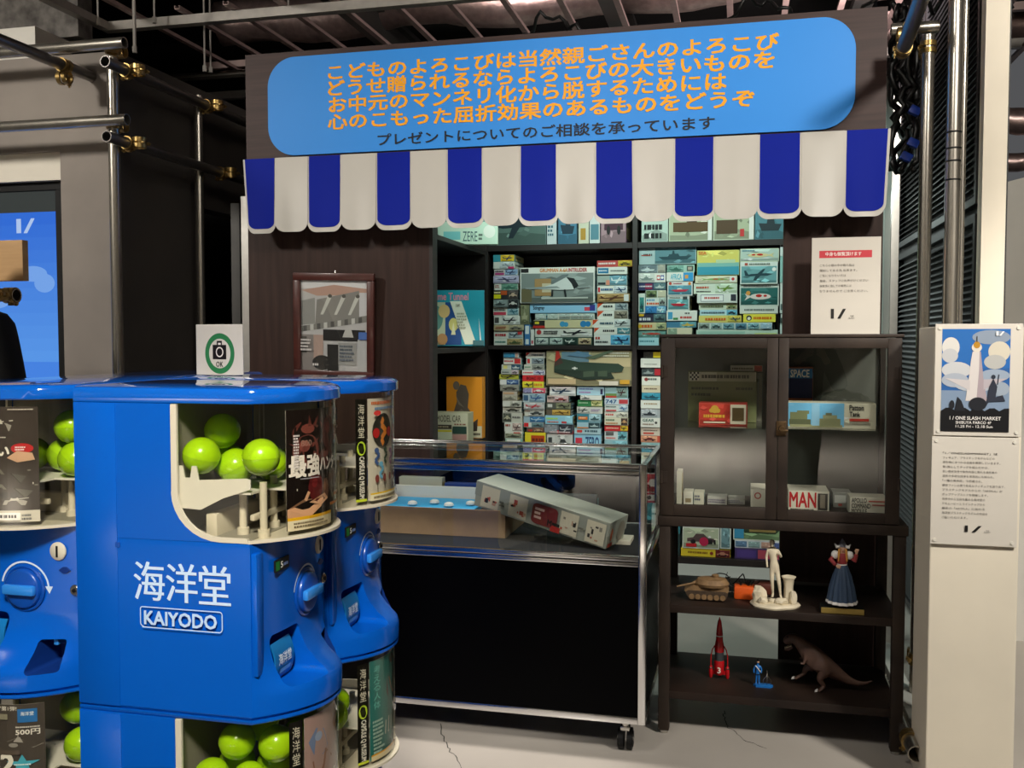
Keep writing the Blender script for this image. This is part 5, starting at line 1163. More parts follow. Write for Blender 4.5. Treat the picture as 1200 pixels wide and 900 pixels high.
def d_rush(p):
    p.rect(0, 0, 1, 1, '#a88c88'); p.rect(0, .0, 1, .3, '#8a5a58')
    p.poly([(.35, .62), (.5, .92), (.72, .96), (.9, .85), (.8, .7), (.6, .66)], '#b5763f'); p.poly([(.5, .9), (.58, .99), (.66, .94)], '#c98a52'); p.ell(.64, .82, .1, .06, '#8f5a30'); p.poly([(.84, .85), (.98, .97), (.92, .8)], '#6a7a3a')
    p.poly([(.05, .78), (.16, .88), (.3, .84), (.38, .68), (.28, .62), (.12, .66)], '#6f82a8'); p.ell(.2, .80, .06, .04, '#93a4c4'); p.poly([(.1, .6), (.34, .66), (.5, .55), (.28, .48), (.12, .52)], '#8a5f48'); p.ell(.7, .58, .13, .05, '#c4a68a'); p.poly([(.1, .5), (.9, .6), (.95, .5), (.2, .4)], '#c8a090')
    p.text('WILDRUSH', .05, .26, .98, .42, '#ece8e4', .03); p.text('真・世界の野生', .1, .14, .95, .22, '#e0d4c8', .02); p.rect(0, 0, 1, .08, '#d8cba8')
def d_creatures(p):
    p.rect(0, 0, 1, 1, '#cfc9bb'); p.text('日本人魚', .82, .30, .99, .97, '#3a3a40', .02, vert=True)
    p.marks(.05, .93, .6, .98, '#d86a2a', 1, 3); p.marks(.1, .88, .7, .92, '#5a8ac0', 1, 4)
    p.ell(.27, .68, .22, .17, '#2c2c26'); p.line([(.27, .80), (.22, .74), (.34, .67), (.22, .60), (.27, .54)], .06, '#e0862a'); p.ell(.12, .66, .06, .05, '#b8282a'); p.ell(.42, .66, .06, .05, '#b8282a')
    p.ell(.62, .84, .1, .07, '#8a6aa0'); p.ell(.62, .84, .05, .04, '#d89a3a')
    for a in range(0, 360, 30): p.line([(.66, .60), (.66+.15*math.cos(math.radians(a)), .60+.12*math.sin(math.radians(a)))], .018, '#9a4a3a')
    for k, (x_, y_, c) in enumerate(((.12, .42, '#3f5a8a'), (.3, .42, '#3a4a3a'), (.2, .28, '#5aa0c0'), (.45, .40, '#8a5a80'), (.62, .40, '#b8b0a0'), (.8, .26, '#8a7a60'))):
        p.line([(x_, y_+.06), (x_+.05, y_+.02), (x_-.03, y_-.03), (x_+.03, y_-.07)], .035, c); p.ell(x_, y_+.07, .04, .025, c)
    for x_ in (.12, .27, .42, .56, .69): p.line([(x_, .18), (x_+.01, .10)], .012, '#5a4a3a'); p.ell(x_, .21, .035, .04, '#7a3a34')
    p.marks(.45, .30, .78, .34, '#6a6a60', 2, 5); p.rect(0, 0, .6, .07, '#d8cfa8'); p.rect(.0, .06, .6, .075, '#d8b01a'); p.marks(.05, .01, .55, .05, '#6a5a3a', 1, 9); p.marks(.64, .01, .96, .08, '#4a4a44', 2, 9); p.ell(.1, .86, .06, .025, '#c23a34')
def d_teal(p):
    p.rect(0, 0, 1, 1, '#2c7470'); p.rect(.72, 0, 1, 1, '#3a615c')
    p.poly([(.42, .22), (.40, .55), (.34, .62), (.36, .78), (.46, .88), (.6, .88), (.66, .76), (.64, .6), (.70, .5), (.68, .22)], '#4a3530'); p.ell(.52, .93, .07, .05, '#5a4038'); p.line([(.42, .76), (.52, .62), (.60, .56)], .03, '#b08474'); p.line([(.62, .74), (.58, .6)], .03, '#8a5a4c')
    for k in range(7): p.line([(.30+.09*k, .20), (.32+.09*k, .34+.02*(k % 2))], .03, '#a9b4a8')
    p.text('考える人体', .06, .50, .18, .95, '#6ac0b8', .0, vert=True); p.marks(.04, .06, .24, .4, '#a8c8bc', 9, 6); p.marks(.76, .84, .96, .9, '#c8c8b8', 1, 4); p.rect(0, 0, .62, .06, '#d8c79a'); p.rect(0, .05, .62, .065, '#d89a1a'); p.rect(.7, .0, .98, .08, '#c8bcb0')
def d_tank(p):
    p.rect(0, 0, 1, 1, '#3d3632'); p.rect(0, .0, 1, .10, '#d5cfc2')
    for (x_, y_, w_, h, c, lt) in ((.3, .84, .3, .12, '#8a7448', '#b09a68'), (.62, .84, .3, .1, '#8f8c84', '#c4c0b6'), (.1, .62, .25, .1, '#8a7448', '#a8905a'), (.25, .17, .22, .08, '#96743f', '#b08a50'), (.5, .17, .22, .08, '#9a7a48', '#b8945a'), (.78, .18, .24, .07, '#a8a49a', '#ccc8c0'), (.55, .40, .7, .12, '#4f4e48', '#77766c'), (.55, .27, .8, .12, '#5f5e56', '#7f7e74')):
        p.poly([(x_-w_/2, y_-h*.4), (x_+w_*.42, y_-h*.5), (x_+w_/2, y_), (x_+w_*.3, y_+h*.2), (x_-w_*.4, y_+h*.15)], c); p.poly([(x_-w_*.2, y_+h*.1), (x_+w_*.2, y_+h*.12), (x_+w_*.14, y_+h*.5), (x_-w_*.12, y_+h*.48)], lt); p.line([(x_+w_*.1, y_+h*.3), (x_+w_*.55, y_+h*.42)], h*.09, lt)
    for k in range(6): p.ell(.28+.1*k, .235, .045, .03, '#2c2b28', 10)
    p.text('最後の戦い', .02, .57, .74, .67, '#e8e4da', .03); p.ell(.86, .64, .1, .045, '#b8262a'); p.marks(.8, .62, .92, .66, '#f0e0e0', 2, 4); p.ell(.22, .76, .12, .035, '#a8323a'); p.poly([(.72, .56), (.82, .62), (.95, .6), (.97, .54), (.82, .52)], '#c9a184')
    p.poly([(.5, .735), (.515, .755), (.535, .755), (.52, .74), (.525, .72), (.5, .73), (.475, .72), (.48, .74), (.465, .755), (.485, .755)], '#e0ded6'); p.marks(.55, .73, .72, .745, '#d8d4cc', 1, 4); p.marks(.74, .97, .97, .985, '#c8c0b0', 1, 4)
    p.rect(.62, .02, .84, .085, '#efece4'); p.marks(.64, .03, .82, .075, '#222222', 1, 2); p.marks(.05, .03, .55, .08, '#6a6258', 3, 5); p.rect(.3, .045, .5, .06, '#b8342f')
    p.marks(.86, .02, .97, .08, '#6a6a64', 2, 7)
def d_fleet(p):
    p.rect(0, 0, 1, 1, '#4a443f'); p.text('リアルフィギュア第1弾!', .1, .945, .75, .985, '#d8d4cc', .01)
    for x_, y_ in ((.25, .78), (.5, .72), (.75, .66), (.4, .60), (.15, .66)):
        p.poly([(x_-.2, y_), (x_+.15, y_-.05), (x_+.24, y_-.02), (x_+.05, y_+.03)], '#76726c'); p.poly([(x_-.04, y_+.01), (x_+.06, y_), (x_+.03, y_+.05), (x_, y_+.05)], '#a09c96'); p.line([(x_+.01, y_+.05), (x_+.01, y_+.10)], .008, '#a8a49c'); p.ell(x_-.04, y_-.02, .05, .02, '#908c86', 10)
    p.rect(.76, .84, .94, .96, '#2f6fb0'); p.text('海洋堂', .79, .9, .91, .935, '#e0e8f0', .01); p.text('500円', .74, .73, .96, .78, '#e8e4dc', .02); p.marks(.74, .79, .96, .81, '#d0ccc4', 1, 4); p.rect(.4, .87, .66, .92, '#8a8674')
    p.text('連合艦隊', .02, .42, .56, .55, '#e6e2d8', .02); p.text('2', .58, .40, .72, .56, '#e6e2d8', .03); p.poly([(.8, .56), (.84, .50), (.96, .50), (.86, .46), (.88, .38), (.8, .43), (.72, .38), (.74, .46), (.64, .50), (.76, .50)], '#49a8c0'); p.marks(.72, .46, .88, .48, '#e0f0f0', 1, 3); p.rect(.55, .56, .78, .6, '#5a5048')
mc1 = machine((XF, YM+MW/2, z_hi), PI/2, 'upper capsule machine in the middle with white Japanese name on its blue side', d_hunter, (-.112, .110))
mc0 = machine((XF, YM+MW/2, z_lo), PI/2, 'lower capsule machine in the middle, beneath the one with the big side lettering', d_rush, (-.082, .110), (-.112, -.086))
yR = YM+MW*1.5+.014
mr1 = machine((XF, yR, z_hi), PI/2, 'upper capsule machine nearest the glass showcase, with white creature card', d_creatures, (-.082, .110), (-.112, -.086))
mr0 = machine((XF, yR, z_lo), PI/2, 'lower capsule machine nearest the glass showcase, with teal statue card', d_teal, (-.082, .110), (-.112, -.086))
xL = XF-MD-.048-MW/2; yLf = 1.748
ml1 = machine((xL, yLf, z_hi), 0, 'upper capsule machine at left with the grey tank card', d_tank, (-.105, .102))
ml0 = machine((xL, yLf, z_lo), 0, 'lower capsule machine at left with the grey warship card', d_fleet, (-.105, .102))
mb1 = machine((xL, yLf+2*MD+.004, z_hi), PI, 'upper capsule machine turned away, behind the one with the tank card', None, front=False)
mb0 = machine((xL, yLf+2*MD+.004, z_lo), PI, 'lower capsule machine turned away at the back of the group', None, front=False)
for (x_, y_, rz, lab) in ((XF, YM+MW/2, PI/2, 'blue base under the middle capsule machines'), (XF, yR, PI/2, 'blue base under the capsule machines nearest the showcase'), (xL, yLf, 0, 'blue base under the capsule machines at left'), (xL, yLf+2*MD+.004, PI, 'blue base under the capsule machines turned away')):
    bm = NB(); box(bm, -MW/2+.01, MW/2-.01, .01, MD-.01, 0, z_lo-.0005, .004); o = obj('machine_base', bm, 'bluedk'); o.location = (x_, y_, 0); o.rotation_euler = (0, 0, rz)
    tag(o, lab, 'base', 'machine bases')
# lettering and seams on the near side of the middle machine (its side faces the camera: local x = -MW/2)
def side_fn(u, v, h): return (-MW/2-h-.0002, u, v)          # u = local y, front to back
p = Paint(lambda u, v, h: side_fn(u, v, h), step=.0002)
def sd(px, py):
    q = at(px, py, YM); return (XF-q.x, q.z-z_hi)
a, c_ = sd(157, 702), sd(272, 664); 
for k, ch in enumerate('海洋堂'):
    u0 = a[0]+(c_[0]-a[0])*(k/3+.008); u1 = a[0]+(c_[0]-a[0])*((k+1)/3-.008)
    p.text(ch, u0, a[1], u1-.0016*(-1), c_[1], '#c4dcf6', 0, serif=.0011)
q0, q1 = sd(166, 733), sd(262, 717)
rr = rrect(min(q0[0], q1[0]), max(q0[0], q1[0]), q0[1], q1[1], .006, 5)
p.line(rr+[rr[0]], .0022, '#b9d4f2')
q0, q1 = sd(172, 730), sd(256, 720.5); p.text('KAIYODO', q0[0], q0[1], q1[0], q1[1], '#b9d4f2', .02)
o = p.build('side_lettering', mc1); o['label'] = 'white maker name on the blue side'
for m_ in (mc1, mc0):
    bm = NB(); yv = XF-at(137, 600, YM).x
    box(bm, -MW/2-.0012, -MW/2+.001, yv, MD-.001, .004, .610, .0008); o = obj('side_panel', bm, 'blue', m_, True)
    bm = NB(); box(bm, -MW/2-.0022, -MW/2+.001, yv-.006, yv+.004, .325, .335, .0008); obj('side_clip', bm, 'bluedk', m_)
# capsules
R = random.Random(21)
zt_ = ZW0+.0965
def fill(m_, spots, names):
    for (x_, y_, z_), nm in zip(spots, names): capsule(m_, (x_, y_, zt_+z_), nm, rot=R.uniform(0, 6))
r_ = .0377
fill(mc1, [(-.122, .128, .0645), (-.068, .083, r_), (-.118, .000, .0645), (-.008, .130, r_), (.003, .044, r_), (.072, .108, r_), (.080, .018, r_), (-.042, .128, .106)],
     ['lime capsule farthest back by the side glass in the upper middle machine', 'lime capsule lying lowest behind the tray edge in the upper middle machine', 'lime capsule nearest the black card in the upper middle machine', 'lime capsule in second row at the back in the upper middle machine', 'lime capsule in second row at the front in the upper middle machine', 'lime capsule in third row at the back in the upper middle machine', 'lime capsule in third row at the front in the upper middle machine', 'lime capsule resting on top at the back in the upper middle machine'])
fill(mc0, [(-.118, .118, r_), (-.116, .036, r_), (-.040, .105, r_), (-.036, .022, r_), (.042, .06, r_), (-.092, .075, .104), (-.075, -.004, .100), (.0, .07, .106), (.115, .04, r_)],
     ['lime capsule at the back by the side glass in the lower middle machine', 'lime capsule in the middle by the side glass in the lower middle machine', 'lime capsule in second row at the back in the lower middle machine', 'lime capsule in second row at the front in the lower middle machine', 'lime capsule in third row in the lower middle machine', 'lime capsule on top of the pile by the side glass, lower middle machine', 'lime capsule on top nearest the striped card, lower middle machine', 'lime capsule on top of the pile further in, lower middle machine', 'lime capsule at the far side of the lower middle machine'])
fill(ml1, [(.122, .024, r_), (.120, .104, r_), (.04, .09, r_), (-.04, .09, r_), (.085, .060, .104)], ['lime capsule at the front beside the tank card', 'lime capsule behind the front one beside the tank card', 'lime capsule half hidden behind the tank card', 'lime capsule fully behind the tank card', 'lime capsule on top beside the tank card'])
fill(ml0, [(.122, .024, r_), (.120, .104, r_), (.085, .060, .104)], ['lime capsule at the front beside the warship card', 'lime capsule behind the front one beside the warship card', 'lime capsule on top beside the warship card'])
fill(mr0, [(-.118, .09, r_), (-.116, .012, r_), (-.04, .04, r_), (-.085, .055, .104)], ['lime capsule at the back beside the teal statue card', 'lime capsule at the front beside the teal statue card', 'lime capsule behind the teal statue card', 'lime capsule on top beside the teal statue card'])
# camera-allowed card stand on top of the machines
ysg = 2.22; q0, q1 = at(227, 436, ysg), at(287, 380, ysg)
t = thing('photo_sign', 'small white sign with black camera in a green ring, on the blue machines', 'sign', ((q0.x+q1.x)/2, ysg, z_hi+MH), (0, 0, math.radians(-9)))
hw = (q1.x-q0.x)/2*1.0; zb0 = .012; hh = q1.z-(z_hi+MH)
bm = NB(); box(bm, -hw, hw, 0, .004, .002, hh, .001); obj('card', bm, 'acry', t)
bm = NB(); box(bm, -hw, hw, -.03, .04, 0.0003, .0025, .0008); box(bm, -hw, hw, .0042, .0062, .0025, hh*.6); obj('clear_stand', bm, 'dome', t)
p = Paint(lambda u, v, h: (u, -h-.0002, v)); zc = hh*.43; u_ = .002
p.ring(u_, zc, hw*.46, hw*.63, '#2f7a4a', n=40, asp=1.12); p.rect(u_-hw*.30, zc-hw*.20, u_+hw*.28, zc+hw*.30, '#1a1617'); p.rect(u_-hw*.12, zc+hw*.30, u_+hw*.10, zc+hw*.44, '#1a1617'); p.rect(u_-hw*.06, zc+hw*.30, u_+hw*.05, zc+hw*.37, '#e8e0d8')
p.ell(u_, zc+hw*.05, hw*.16, hw*.18, '#e8e0d8'); p.ell(u_, zc+hw*.05, hw*.12, hw*.135, '#1a1617'); p.text('OK', u_-hw*.15, zc-hw*.46, u_+hw*.15, zc-hw*.28, '#3a3a38', .01)
p.build('camera_mark', t)

# ================================================================ glass showcase on castors
YC0, YC1 = 3.27, 3.90
cx1 = at(757, 700, YC0).x; cx0 = -1.60
zc0, zc1, zm0, zm1 = .117, 1.023, .668, .704
t = thing('glass_showcase', 'long glass showcase with aluminium frame and black lower front', 'showcase', (0, 0, 0))
bm = NB(); pw = .026
for x_ in (cx0, cx1-pw):
    for y_ in (YC0, YC1-pw): box(bm, x_, x_+pw, y_, y_+pw, zc0, zc1, .002)
for y_ in (YC0, YC1-.022):
    box(bm, cx0+pw, cx1-pw, y_, y_+.022, zc1-.020, zc1, .003); box(bm, cx0+pw, cx1-pw, y_, y_+.020, zc1-.042, zc1-.022, .003)
    box(bm, cx0+pw, cx1-pw, y_, y_+.022, zm0+.019, zm1, .003); box(bm, cx0+pw, cx1-pw, y_+.001, y_+.02, zm0, zm0+.017, .003)
    box(bm, cx0+pw, cx1-pw, y_, y_+.022, zc0, zc0+.025, .002)
for x_ in (cx0, cx1-.022):
    box(bm, x_, x_+.022, YC0+pw, YC1-pw, zc1-.020, zc1, .003); box(bm, x_, x_+.022, YC0+pw, YC1-pw, zm0, zm1, .003); box(bm, x_, x_+.022, YC0+pw, YC1-pw, zc0, zc0+.025, .002)
obj('frame', bm, 'chrome', t, True)
bm = NB(); box(bm, cx0+pw, cx1-pw, YC0+.006, YC0+.014, zc0+.026, zm0-.001); obj('front_panel', bm, 'black', t)
bm = NB(); box(bm, cx1-.016, cx1-.008, YC0+pw, YC1-pw, zc0+.026, zm0-.001); obj('side_panel', bm, 'black', t)
bm = NB(); box(bm, cx0+pw, cx1-pw, YC0+.023, YC1-.023, zm1-.025, zm1-.004); obj('shelf', bm, mat('black_shelf_felt', '#08090e', .85, noise=.2, nscale=30), t)
bm = NB(); box(bm, cx0+.01, cx1-.01, YC0+.02, YC1-.02, zc0+.002, zc0+.012); obj('bottom_board', bm, 'black', t)
for (a0, a1, b0, b1, c0, c1) in ((cx0+pw, cx1-pw, YC0+.008, YC0+.012, zm1+.001, zc1-.043), (cx0+.01, cx1-.01, YC0+.023, YC1-.023, zc1-.012, zc1-.006), (cx1-.014, cx1-.010, YC0+pw, YC1-pw, zm1+.001, zc1-.022)):
    bm = NB(); box(bm, a0, a1, b0, b1, c0, c1); obj('glass_pane', bm, 'glass', t)
for x_, y_ in ((cx1-.075, YC0+.06), (cx1-.075, YC1-.07), (cx0+.075, YC0+.06), (cx0+.075, YC1-.07)):
    bm = NB(); cyl(bm, (x_, y_, zc0-.03), (x_, y_, zc0), .012, seg=14); box(bm, x_-.022, x_+.022, y_-.02, y_+.02, zc0-.010, zc0, .002); box(bm, x_-.017, x_+.017, y_-.014, y_+.020, zc0-.045, zc0-.028, .004)
    c = obj('castor', bm, 'silver', t, True)
    for s in (-1, 1):
        bm = NB(); cyl(bm, (x_+s*.006, y_+.012, .038), (x_+s*.024, y_+.012, .038), .038, seg=26); cyl(bm, (x_+s*.024, y_+.012, .038), (x_+s*.027, y_+.012, .038), .028, seg=20); w_ = obj('wheel', bm, 'rubber', c, True)
        bm = NB(); cyl(bm, (x_+s*.027, y_+.012, .038), (x_+s*.030, y_+.012, .038), .010, seg=14); obj('axle_cap', bm, 'silver', c, True)
# things in the showcase
zs0 = zm1-.0035
t = thing('cardboard_box', 'open brown cardboard tray with white lining inside the showcase', 'box', (0, 0, zs0))
q1 = at(592, 600, 3.48).x; q0 = q1-.56; h_ = .105
bm = NB(); y0, y1 = 3.48, 3.80
box(bm, q0, q1, y0, y0+.004, 0, h_, .001); box(bm, q0, q1, y1-.004, y1, 0, h_+.01, .001); box(bm, q0, q0+.004, y0+.004, y1-.004, 0, h_); box(bm, q1-.004, q1, y0+.004, y1-.004, 0, h_); box(bm, q0+.004, q1-.004, y0+.004, y1-.004, .0, .004); obj('carton', bm, 'cardb', t)
bm = NB(); box(bm, q0+.006, q1-.05, y1-.02, y1-.006, .01, h_+.035, .001); obj('lining', bm, 'paper', t)
bm = NB(); prism(bm, [(q1-.075, h_-.012), (q1-.018, h_+.012), (q1-.02, h_-.01)], 'y', y0+.03, y0+.12); obj('yellow_flap', bm, M.setdefault('ylw', mat('yellow_card', '#d8d02a', .6, noise=.03)), t)
bt = thing('kit_parts', 'sky blue tray of white kit parts lying in the cardboard box', 'kit parts', (0, 0, zs0+.078))
bm = NB(); box(bm, q0+.03, q1-.14, y0+.03, y1-.03, 0, .016, .002); obj('tray', bm, M.setdefault('skyt', mat('sky_tray', '#39a8e0', .5, noise=.03)), bt)
for k in range(4):
    bm = NB(); lathe(bm, [(.012, 0), (.02, .006), (.017, .014), (.008, .018)], (q0+.16+.075*k, y0+.09+.05*(k % 2), .017), 14); obj('white_piece', bm, 'white', bt, True)
bm = NB(); box(bm, q0+.032, q1-.142, y0+.05, y1-.05, -.073, -.0008); obj('packing', bm, 'cardb', bt)
# tilted grey kit box leaning on the tray
a, b_, c_, d_ = at(556, 560, 3.42), at(723, 600, 3.40), at(709, 638, 3.40), at(552, 578, 3.42)
t = thing('kit_box', 'grey kit box with line drawings leaning askew in the showcase', 'box', (at(709, 638, 3.36).x, 3.36, zs0+.004))
L_ = .56; hb = .098; t.rotation_euler = (math.radians(2), math.radians(11.5), math.radians(-16))
bm = NB(); box(bm, -L_, 0, .0015, .16, 0, hb, .002); obj('carton', bm, M.setdefault('greycard', mat('olive_grey_card', '#a5a79a', .55, noise=.03)), t)
bm = NB(); box(bm, -L_-.003, .003, -.0005, .162, hb*.45, hb+.002, .002); obj('lid', bm, M.setdefault('greycard2', mat('grey_green_card', '#9a9d92', .5, noise=.03)), t)
p = Paint(lambda u, v, h: (-L_+u*L_, -h-.0008, v*hb))
R = random.Random(9)
for u0, u1 in ((.05, .19), (.27, .41), (.66, .79), (.85, .985)):
    p.rect(u0, .08, u1, .92, '#d8cfb8')
    for k in range(7):
        x_, y_ = R.uniform(u0+.01, u1-.02), R.uniform(.15, .7); p.rect(x_, y_, x_+R.uniform(.008, .03), y_+R.uniform(.05, .2), R.choice(['#b8543f', '#8a8478', '#33312e', '#c49a80']))
p.poly([(.45+.19*x_, .12+.78*y_) for x_, y_ in rrect(0, 1, 0, 1, .2, 5)], '#7a2f30'); p.marks(.47, .3, .62, .78, '#d8b8a8', 3, 3); p.rect(.60, .02, .67, .24, '#b8352f'); p.text('M', .575, .2, .605, .42, '#26211f', .03); p.marks(.61, .24, .67, .4, '#26211f', 1, 3)
p.marks(.2, .3, .26, .8, '#6a6a60', 4, 3); p.marks(.8, .3, .84, .8, '#6a6a60', 4, 3); p.build('box_print', t)
p = Paint(lambda u, v, h: (.0032+h, u*.16, v*hb)); p.ell(.18, .5, .06, .25, '#d8622a', 12); p.rect(.05, .05, .3, .2, '#b8452f'); p.ell(.7, .5, .2, .4, '#8a8478'); p.build('end_print', t)
bm = NB(); box(bm, at(700, 640, 3.45).x, at(738, 640, 3.45).x, 3.47, 3.58, 0, .016, .002); o = obj('display_block', bm, 'stand'); o.location = (0, 0, zs0); tag(o, 'flat pale block under the leaning grey box in the showcase', 'block')
for x0_, x1_, hh_, c, lab in ((at(470, 590, 3.84).x, at(520, 590, 3.84).x, .17, 'b8b8a8', 'pale kit box standing at the back left of the showcase'), (at(523, 590, 3.84).x, at(572, 590, 3.84).x, .15, '23408a', 'navy kit box standing at the back of the showcase'), (at(600, 590, 3.84).x, at(700, 590, 3.84).x, .12, '4a4f52', 'dark grey kit box standing behind the leaning box in the showcase')):
    kit_box(x0_, x1_, zs0+.0005, zs0+hh_, 3.815, .045, c, 'K,c8c8c0,.1,.8,.6,.8', lab, None, seed=int(hh_*100))

# ================================================================ rack and glazed cabinet
YR0, YR1 = 3.50, 3.965
rx0, rx1 = at(772, 700, YR0).x, at(1061, 700, YR0).x
zr1, zr0 = at(785, 604.6, YR0).z, at(785, 616.5, YR0).z
zsh1, zsh2 = .482, .161
t = thing('display_rack', 'dark brown steel rack with two open shelves below the glazed cabinet', 'rack', (0, 0, 0))
lw = .040
for x_ in (rx0, rx1-lw):
    for y_ in (YR0, YR1-lw):
        bm = NB(); box(bm, x_, x_+lw, y_, y_+lw, .012, zr0+.001, .003); l_ = obj('leg', bm, 'iron', t, True)
        bm = NB(); cyl(bm, (x_+lw/2, y_+lw/2, 0), (x_+lw/2, y_+lw/2, .0125), .016, seg=14); obj('foot', bm, 'silver', l_, True)
bm = NB(); box(bm, rx0-.006, rx1+.006, YR0-.006, YR1, zr0+.0015, zr1, .003); obj('top_board', bm, 'iron', t, True)
for z in (zsh1, zsh2):
    bm = NB(); box(bm, rx0+.012, rx1-.012, YR0+.006, YR1-.002, z-.030, z, .002); obj('shelf', bm, 'iron2', t, True)
for x_ in (rx0+.09, rx1-.12):
    bm = NB(); cyl(bm, (x_, YR1-.1, zsh2-.055), (x_, YR1-.1, zsh2-.0305), .018, seg=14); obj('leveller', bm, 'rubber', t, True)

zk0, zk1 = zr1+.001, at(900, 391.5, YR0).z
kx0, kx1 = at(773, 500, YR0).x, at(1056.5, 500, YR0).x
YK1 = 3.93
t = thing('glazed_cabinet', 'aged brown metal cabinet with two glass doors standing on the rack', 'cabinet', (0, 0, 0))
bm = NB()
box(bm, kx0, kx1, YR0+.016, YK1, zk0, zk0+.016, .002); box(bm, kx0-.004, kx1+.004, YR0-.004, YK1, zk1-.012, zk1, .003)
box(bm, kx0, kx0+.018, YR0+.016, YR0+.04, zk0+.016, zk1-.012); box(bm, kx1-.018, kx1, YR0+.016, YR0+.04, zk0+.016, zk1-.012)
box(bm, kx0, kx0+.018, YK1-.03, YK1-.006, zk0+.016, zk1-.012); box(bm, kx1-.018, kx1, YK1-.03, YK1-.006, zk0+.016, zk1-.012)
obj('carcass', bm, 'iron', t, True)
bm = NB(); box(bm, kx0+.004, kx1-.004, YK1-.005, YK1-.001, zk0+.016, zk1-.012); obj('back_panel', bm, 'back', t)
for x_ in (kx0+.004, kx1-.008):
    bm = NB(); box(bm, x_, x_+.004, YR0+.041, YK1-.031, zk0+.017, zk1-.013); obj('side_glass', bm, 'glass', t)
zg = at(850, 497, 3.72).z
bm = NB(); box(bm, kx0+.019, kx1-.019, YR0+.06, YK1-.006, zg-.007, zg, .001); obj('glass_shelf', bm, 'glass', t)
for (p0, p1, g0, g1, nm) in ((774.5, 910.9, 790.5, 898, 'L'), (911.7, 1055.5, 923.5, 1039, 'R')):
    x0, x1 = at(p0, 500, YR0).x, at(p1, 500, YR0).x; a0, a1 = at(g0, 500, YR0).x, at(g1, 500, YR0).x
    z0, z1 = zk0+.002, zk1-.014; h0, h1 = at((g0+g1)/2, 593 if nm == 'L' else 600, YR0).z, at((g0+g1)/2, 408, YR0).z
    bm = NB()
    for q in ((x0, a0, z0, z1), (a1, x1, z0, z1), (a0, a1, z0, h0), (a0, a1, h1, z1)): box(bm, q[0], q[1], YR0-.004, YR0+.014, q[2], q[3], .0015)
    d = obj('door', bm, 'iron', t, True)
    bm = NB(); box(bm, a0-.004, a1+.004, YR0+.004, YR0+.0065, h0-.004, h1+.004); obj('pane', bm, 'glass', d)
    for z in (z0+.14, z1-.12):
        xh = x0+.004 if nm == 'L' else x1-.004
        bm = NB(); cyl(bm, (xh, YR0-.008, z-.022), (xh, YR0-.008, z+.022), .005, seg=10); box(bm, min(xh, xh+(.02 if nm == 'L' else -.02)), max(xh, xh+(.02 if nm == 'L' else -.02)), YR0-.0065, YR0-.004, z-.02, z+.02); obj('hinge', bm, 'iron', d, True)
q = at(913, 502, YR0-.004)
bm = NB(); box(bm, -.010, .024, -.0035, 0, -.026, .026, .001); cyl(bm, (.008, -.004, 0), (.008, -.02, 0), .011, .009, 20); box(bm, .004, .030, -.026, -.018, -.012, -.002, .003)
for z in (-.02, .02):
    for x_ in (-.006, .02): cyl(bm, (x_, -.006, z), (x_, -.0035, z), .003, seg=8)
l_ = obj('latch', bm, mat('old_bronze', '#5a4730', .4, metal=.8, noise=.2, nscale=30), t, True); l_.location = q

# kits inside the cabinet
def kbox(px0, px1, py0, py1, Y, base, art, lab, depth=.12, z0=None, seed=1, side=None, grp='kit boxes in the glazed cabinet'):
    z0 = (z0 if z0 is not None else at((px0+px1)/2, py1, Y).z)+.0005
    return kit_box(at(px0, py0, Y).x, at(px1, py0, Y).x, z0, at((px0+px1)/2, py0, Y).z, Y, depth, base, art, lab, grp, seed=seed, side=side)
zkb = zk0+.0165
kbox(806.5, 887, 435, 497, 3.80, '6c7148', 'B,b8b8a0,.01,.99,.80,.98|K,3a4030,.05,.45,.62,.7|K,3a4030,.7,.95,.62,.7|K,3a4030,.05,.35,.5,.58|B,9a9c80,.42,.98,.80,.98|K,4a4a3a,.2,.9,.84,.95', 'large olive kit box with chequered corner in the glazed cabinet', .06, zg, 2)
p = Paint(lambda u, v, h: (u, -h-.003, v))
wk = at(884, 450, 3.80).x-at(806, 450, 3.80).x; hk = at(845, 435, 3.80).z-zg
for i in range(5):
    for j in range(4): p.rect(-wk/2+.003+i*.007, hk-.036+j*.008, -wk/2+.010+i*.007, hk-.028+j*.008, '#1f211c' if (i+j) % 2 else '#d0d0c0')
last = [o for o in bpy.data.objects if o.name.startswith('kit_box') and o.type == 'EMPTY'][-1]
last = max((o for o in bpy.data.objects if o.get('label', '').startswith('large olive kit box')), key=lambda o: o.name)
p.build('chequer_print', last)
kbox(819, 876, 472.5, 496.5, 3.66, 'b8392b', 'B,d8d0b8,.66,.98,.06,.94|C,x:b8392b:0|B,e0d8c0,.65,.97,.06,.94|B,5a4a2a,.69,.93,.2,.8|O,c8a03a,.33,.72,.18|O,c8a03a,.26,.66,.1|O,c8a03a,.4,.66,.1|K,d8a83a,.1,.58,.3,.52|B,d8d0b8,.1,.55,.1,.16', 'small red kit box with gold crest in the glazed cabinet', .10, zg, 3)
kbox(856, 893.5, 428, 437, 3.88, 'c8c4b0', 'R,x:b8473a:0,.75|K,6a6450,.05,.7,.3,.7', 'pale kit box lying behind the olive one in the glazed cabinet', .03, at(870, 436, 3.88).z, 4)
bm = NB(); 
lb = kbox(853, 893.5, 437, 497, 3.875, '8a8878', 'K,5a5848,.1,.9,.8,.9', 'drab kit box standing against the cabinet back', .04, zg, 5)
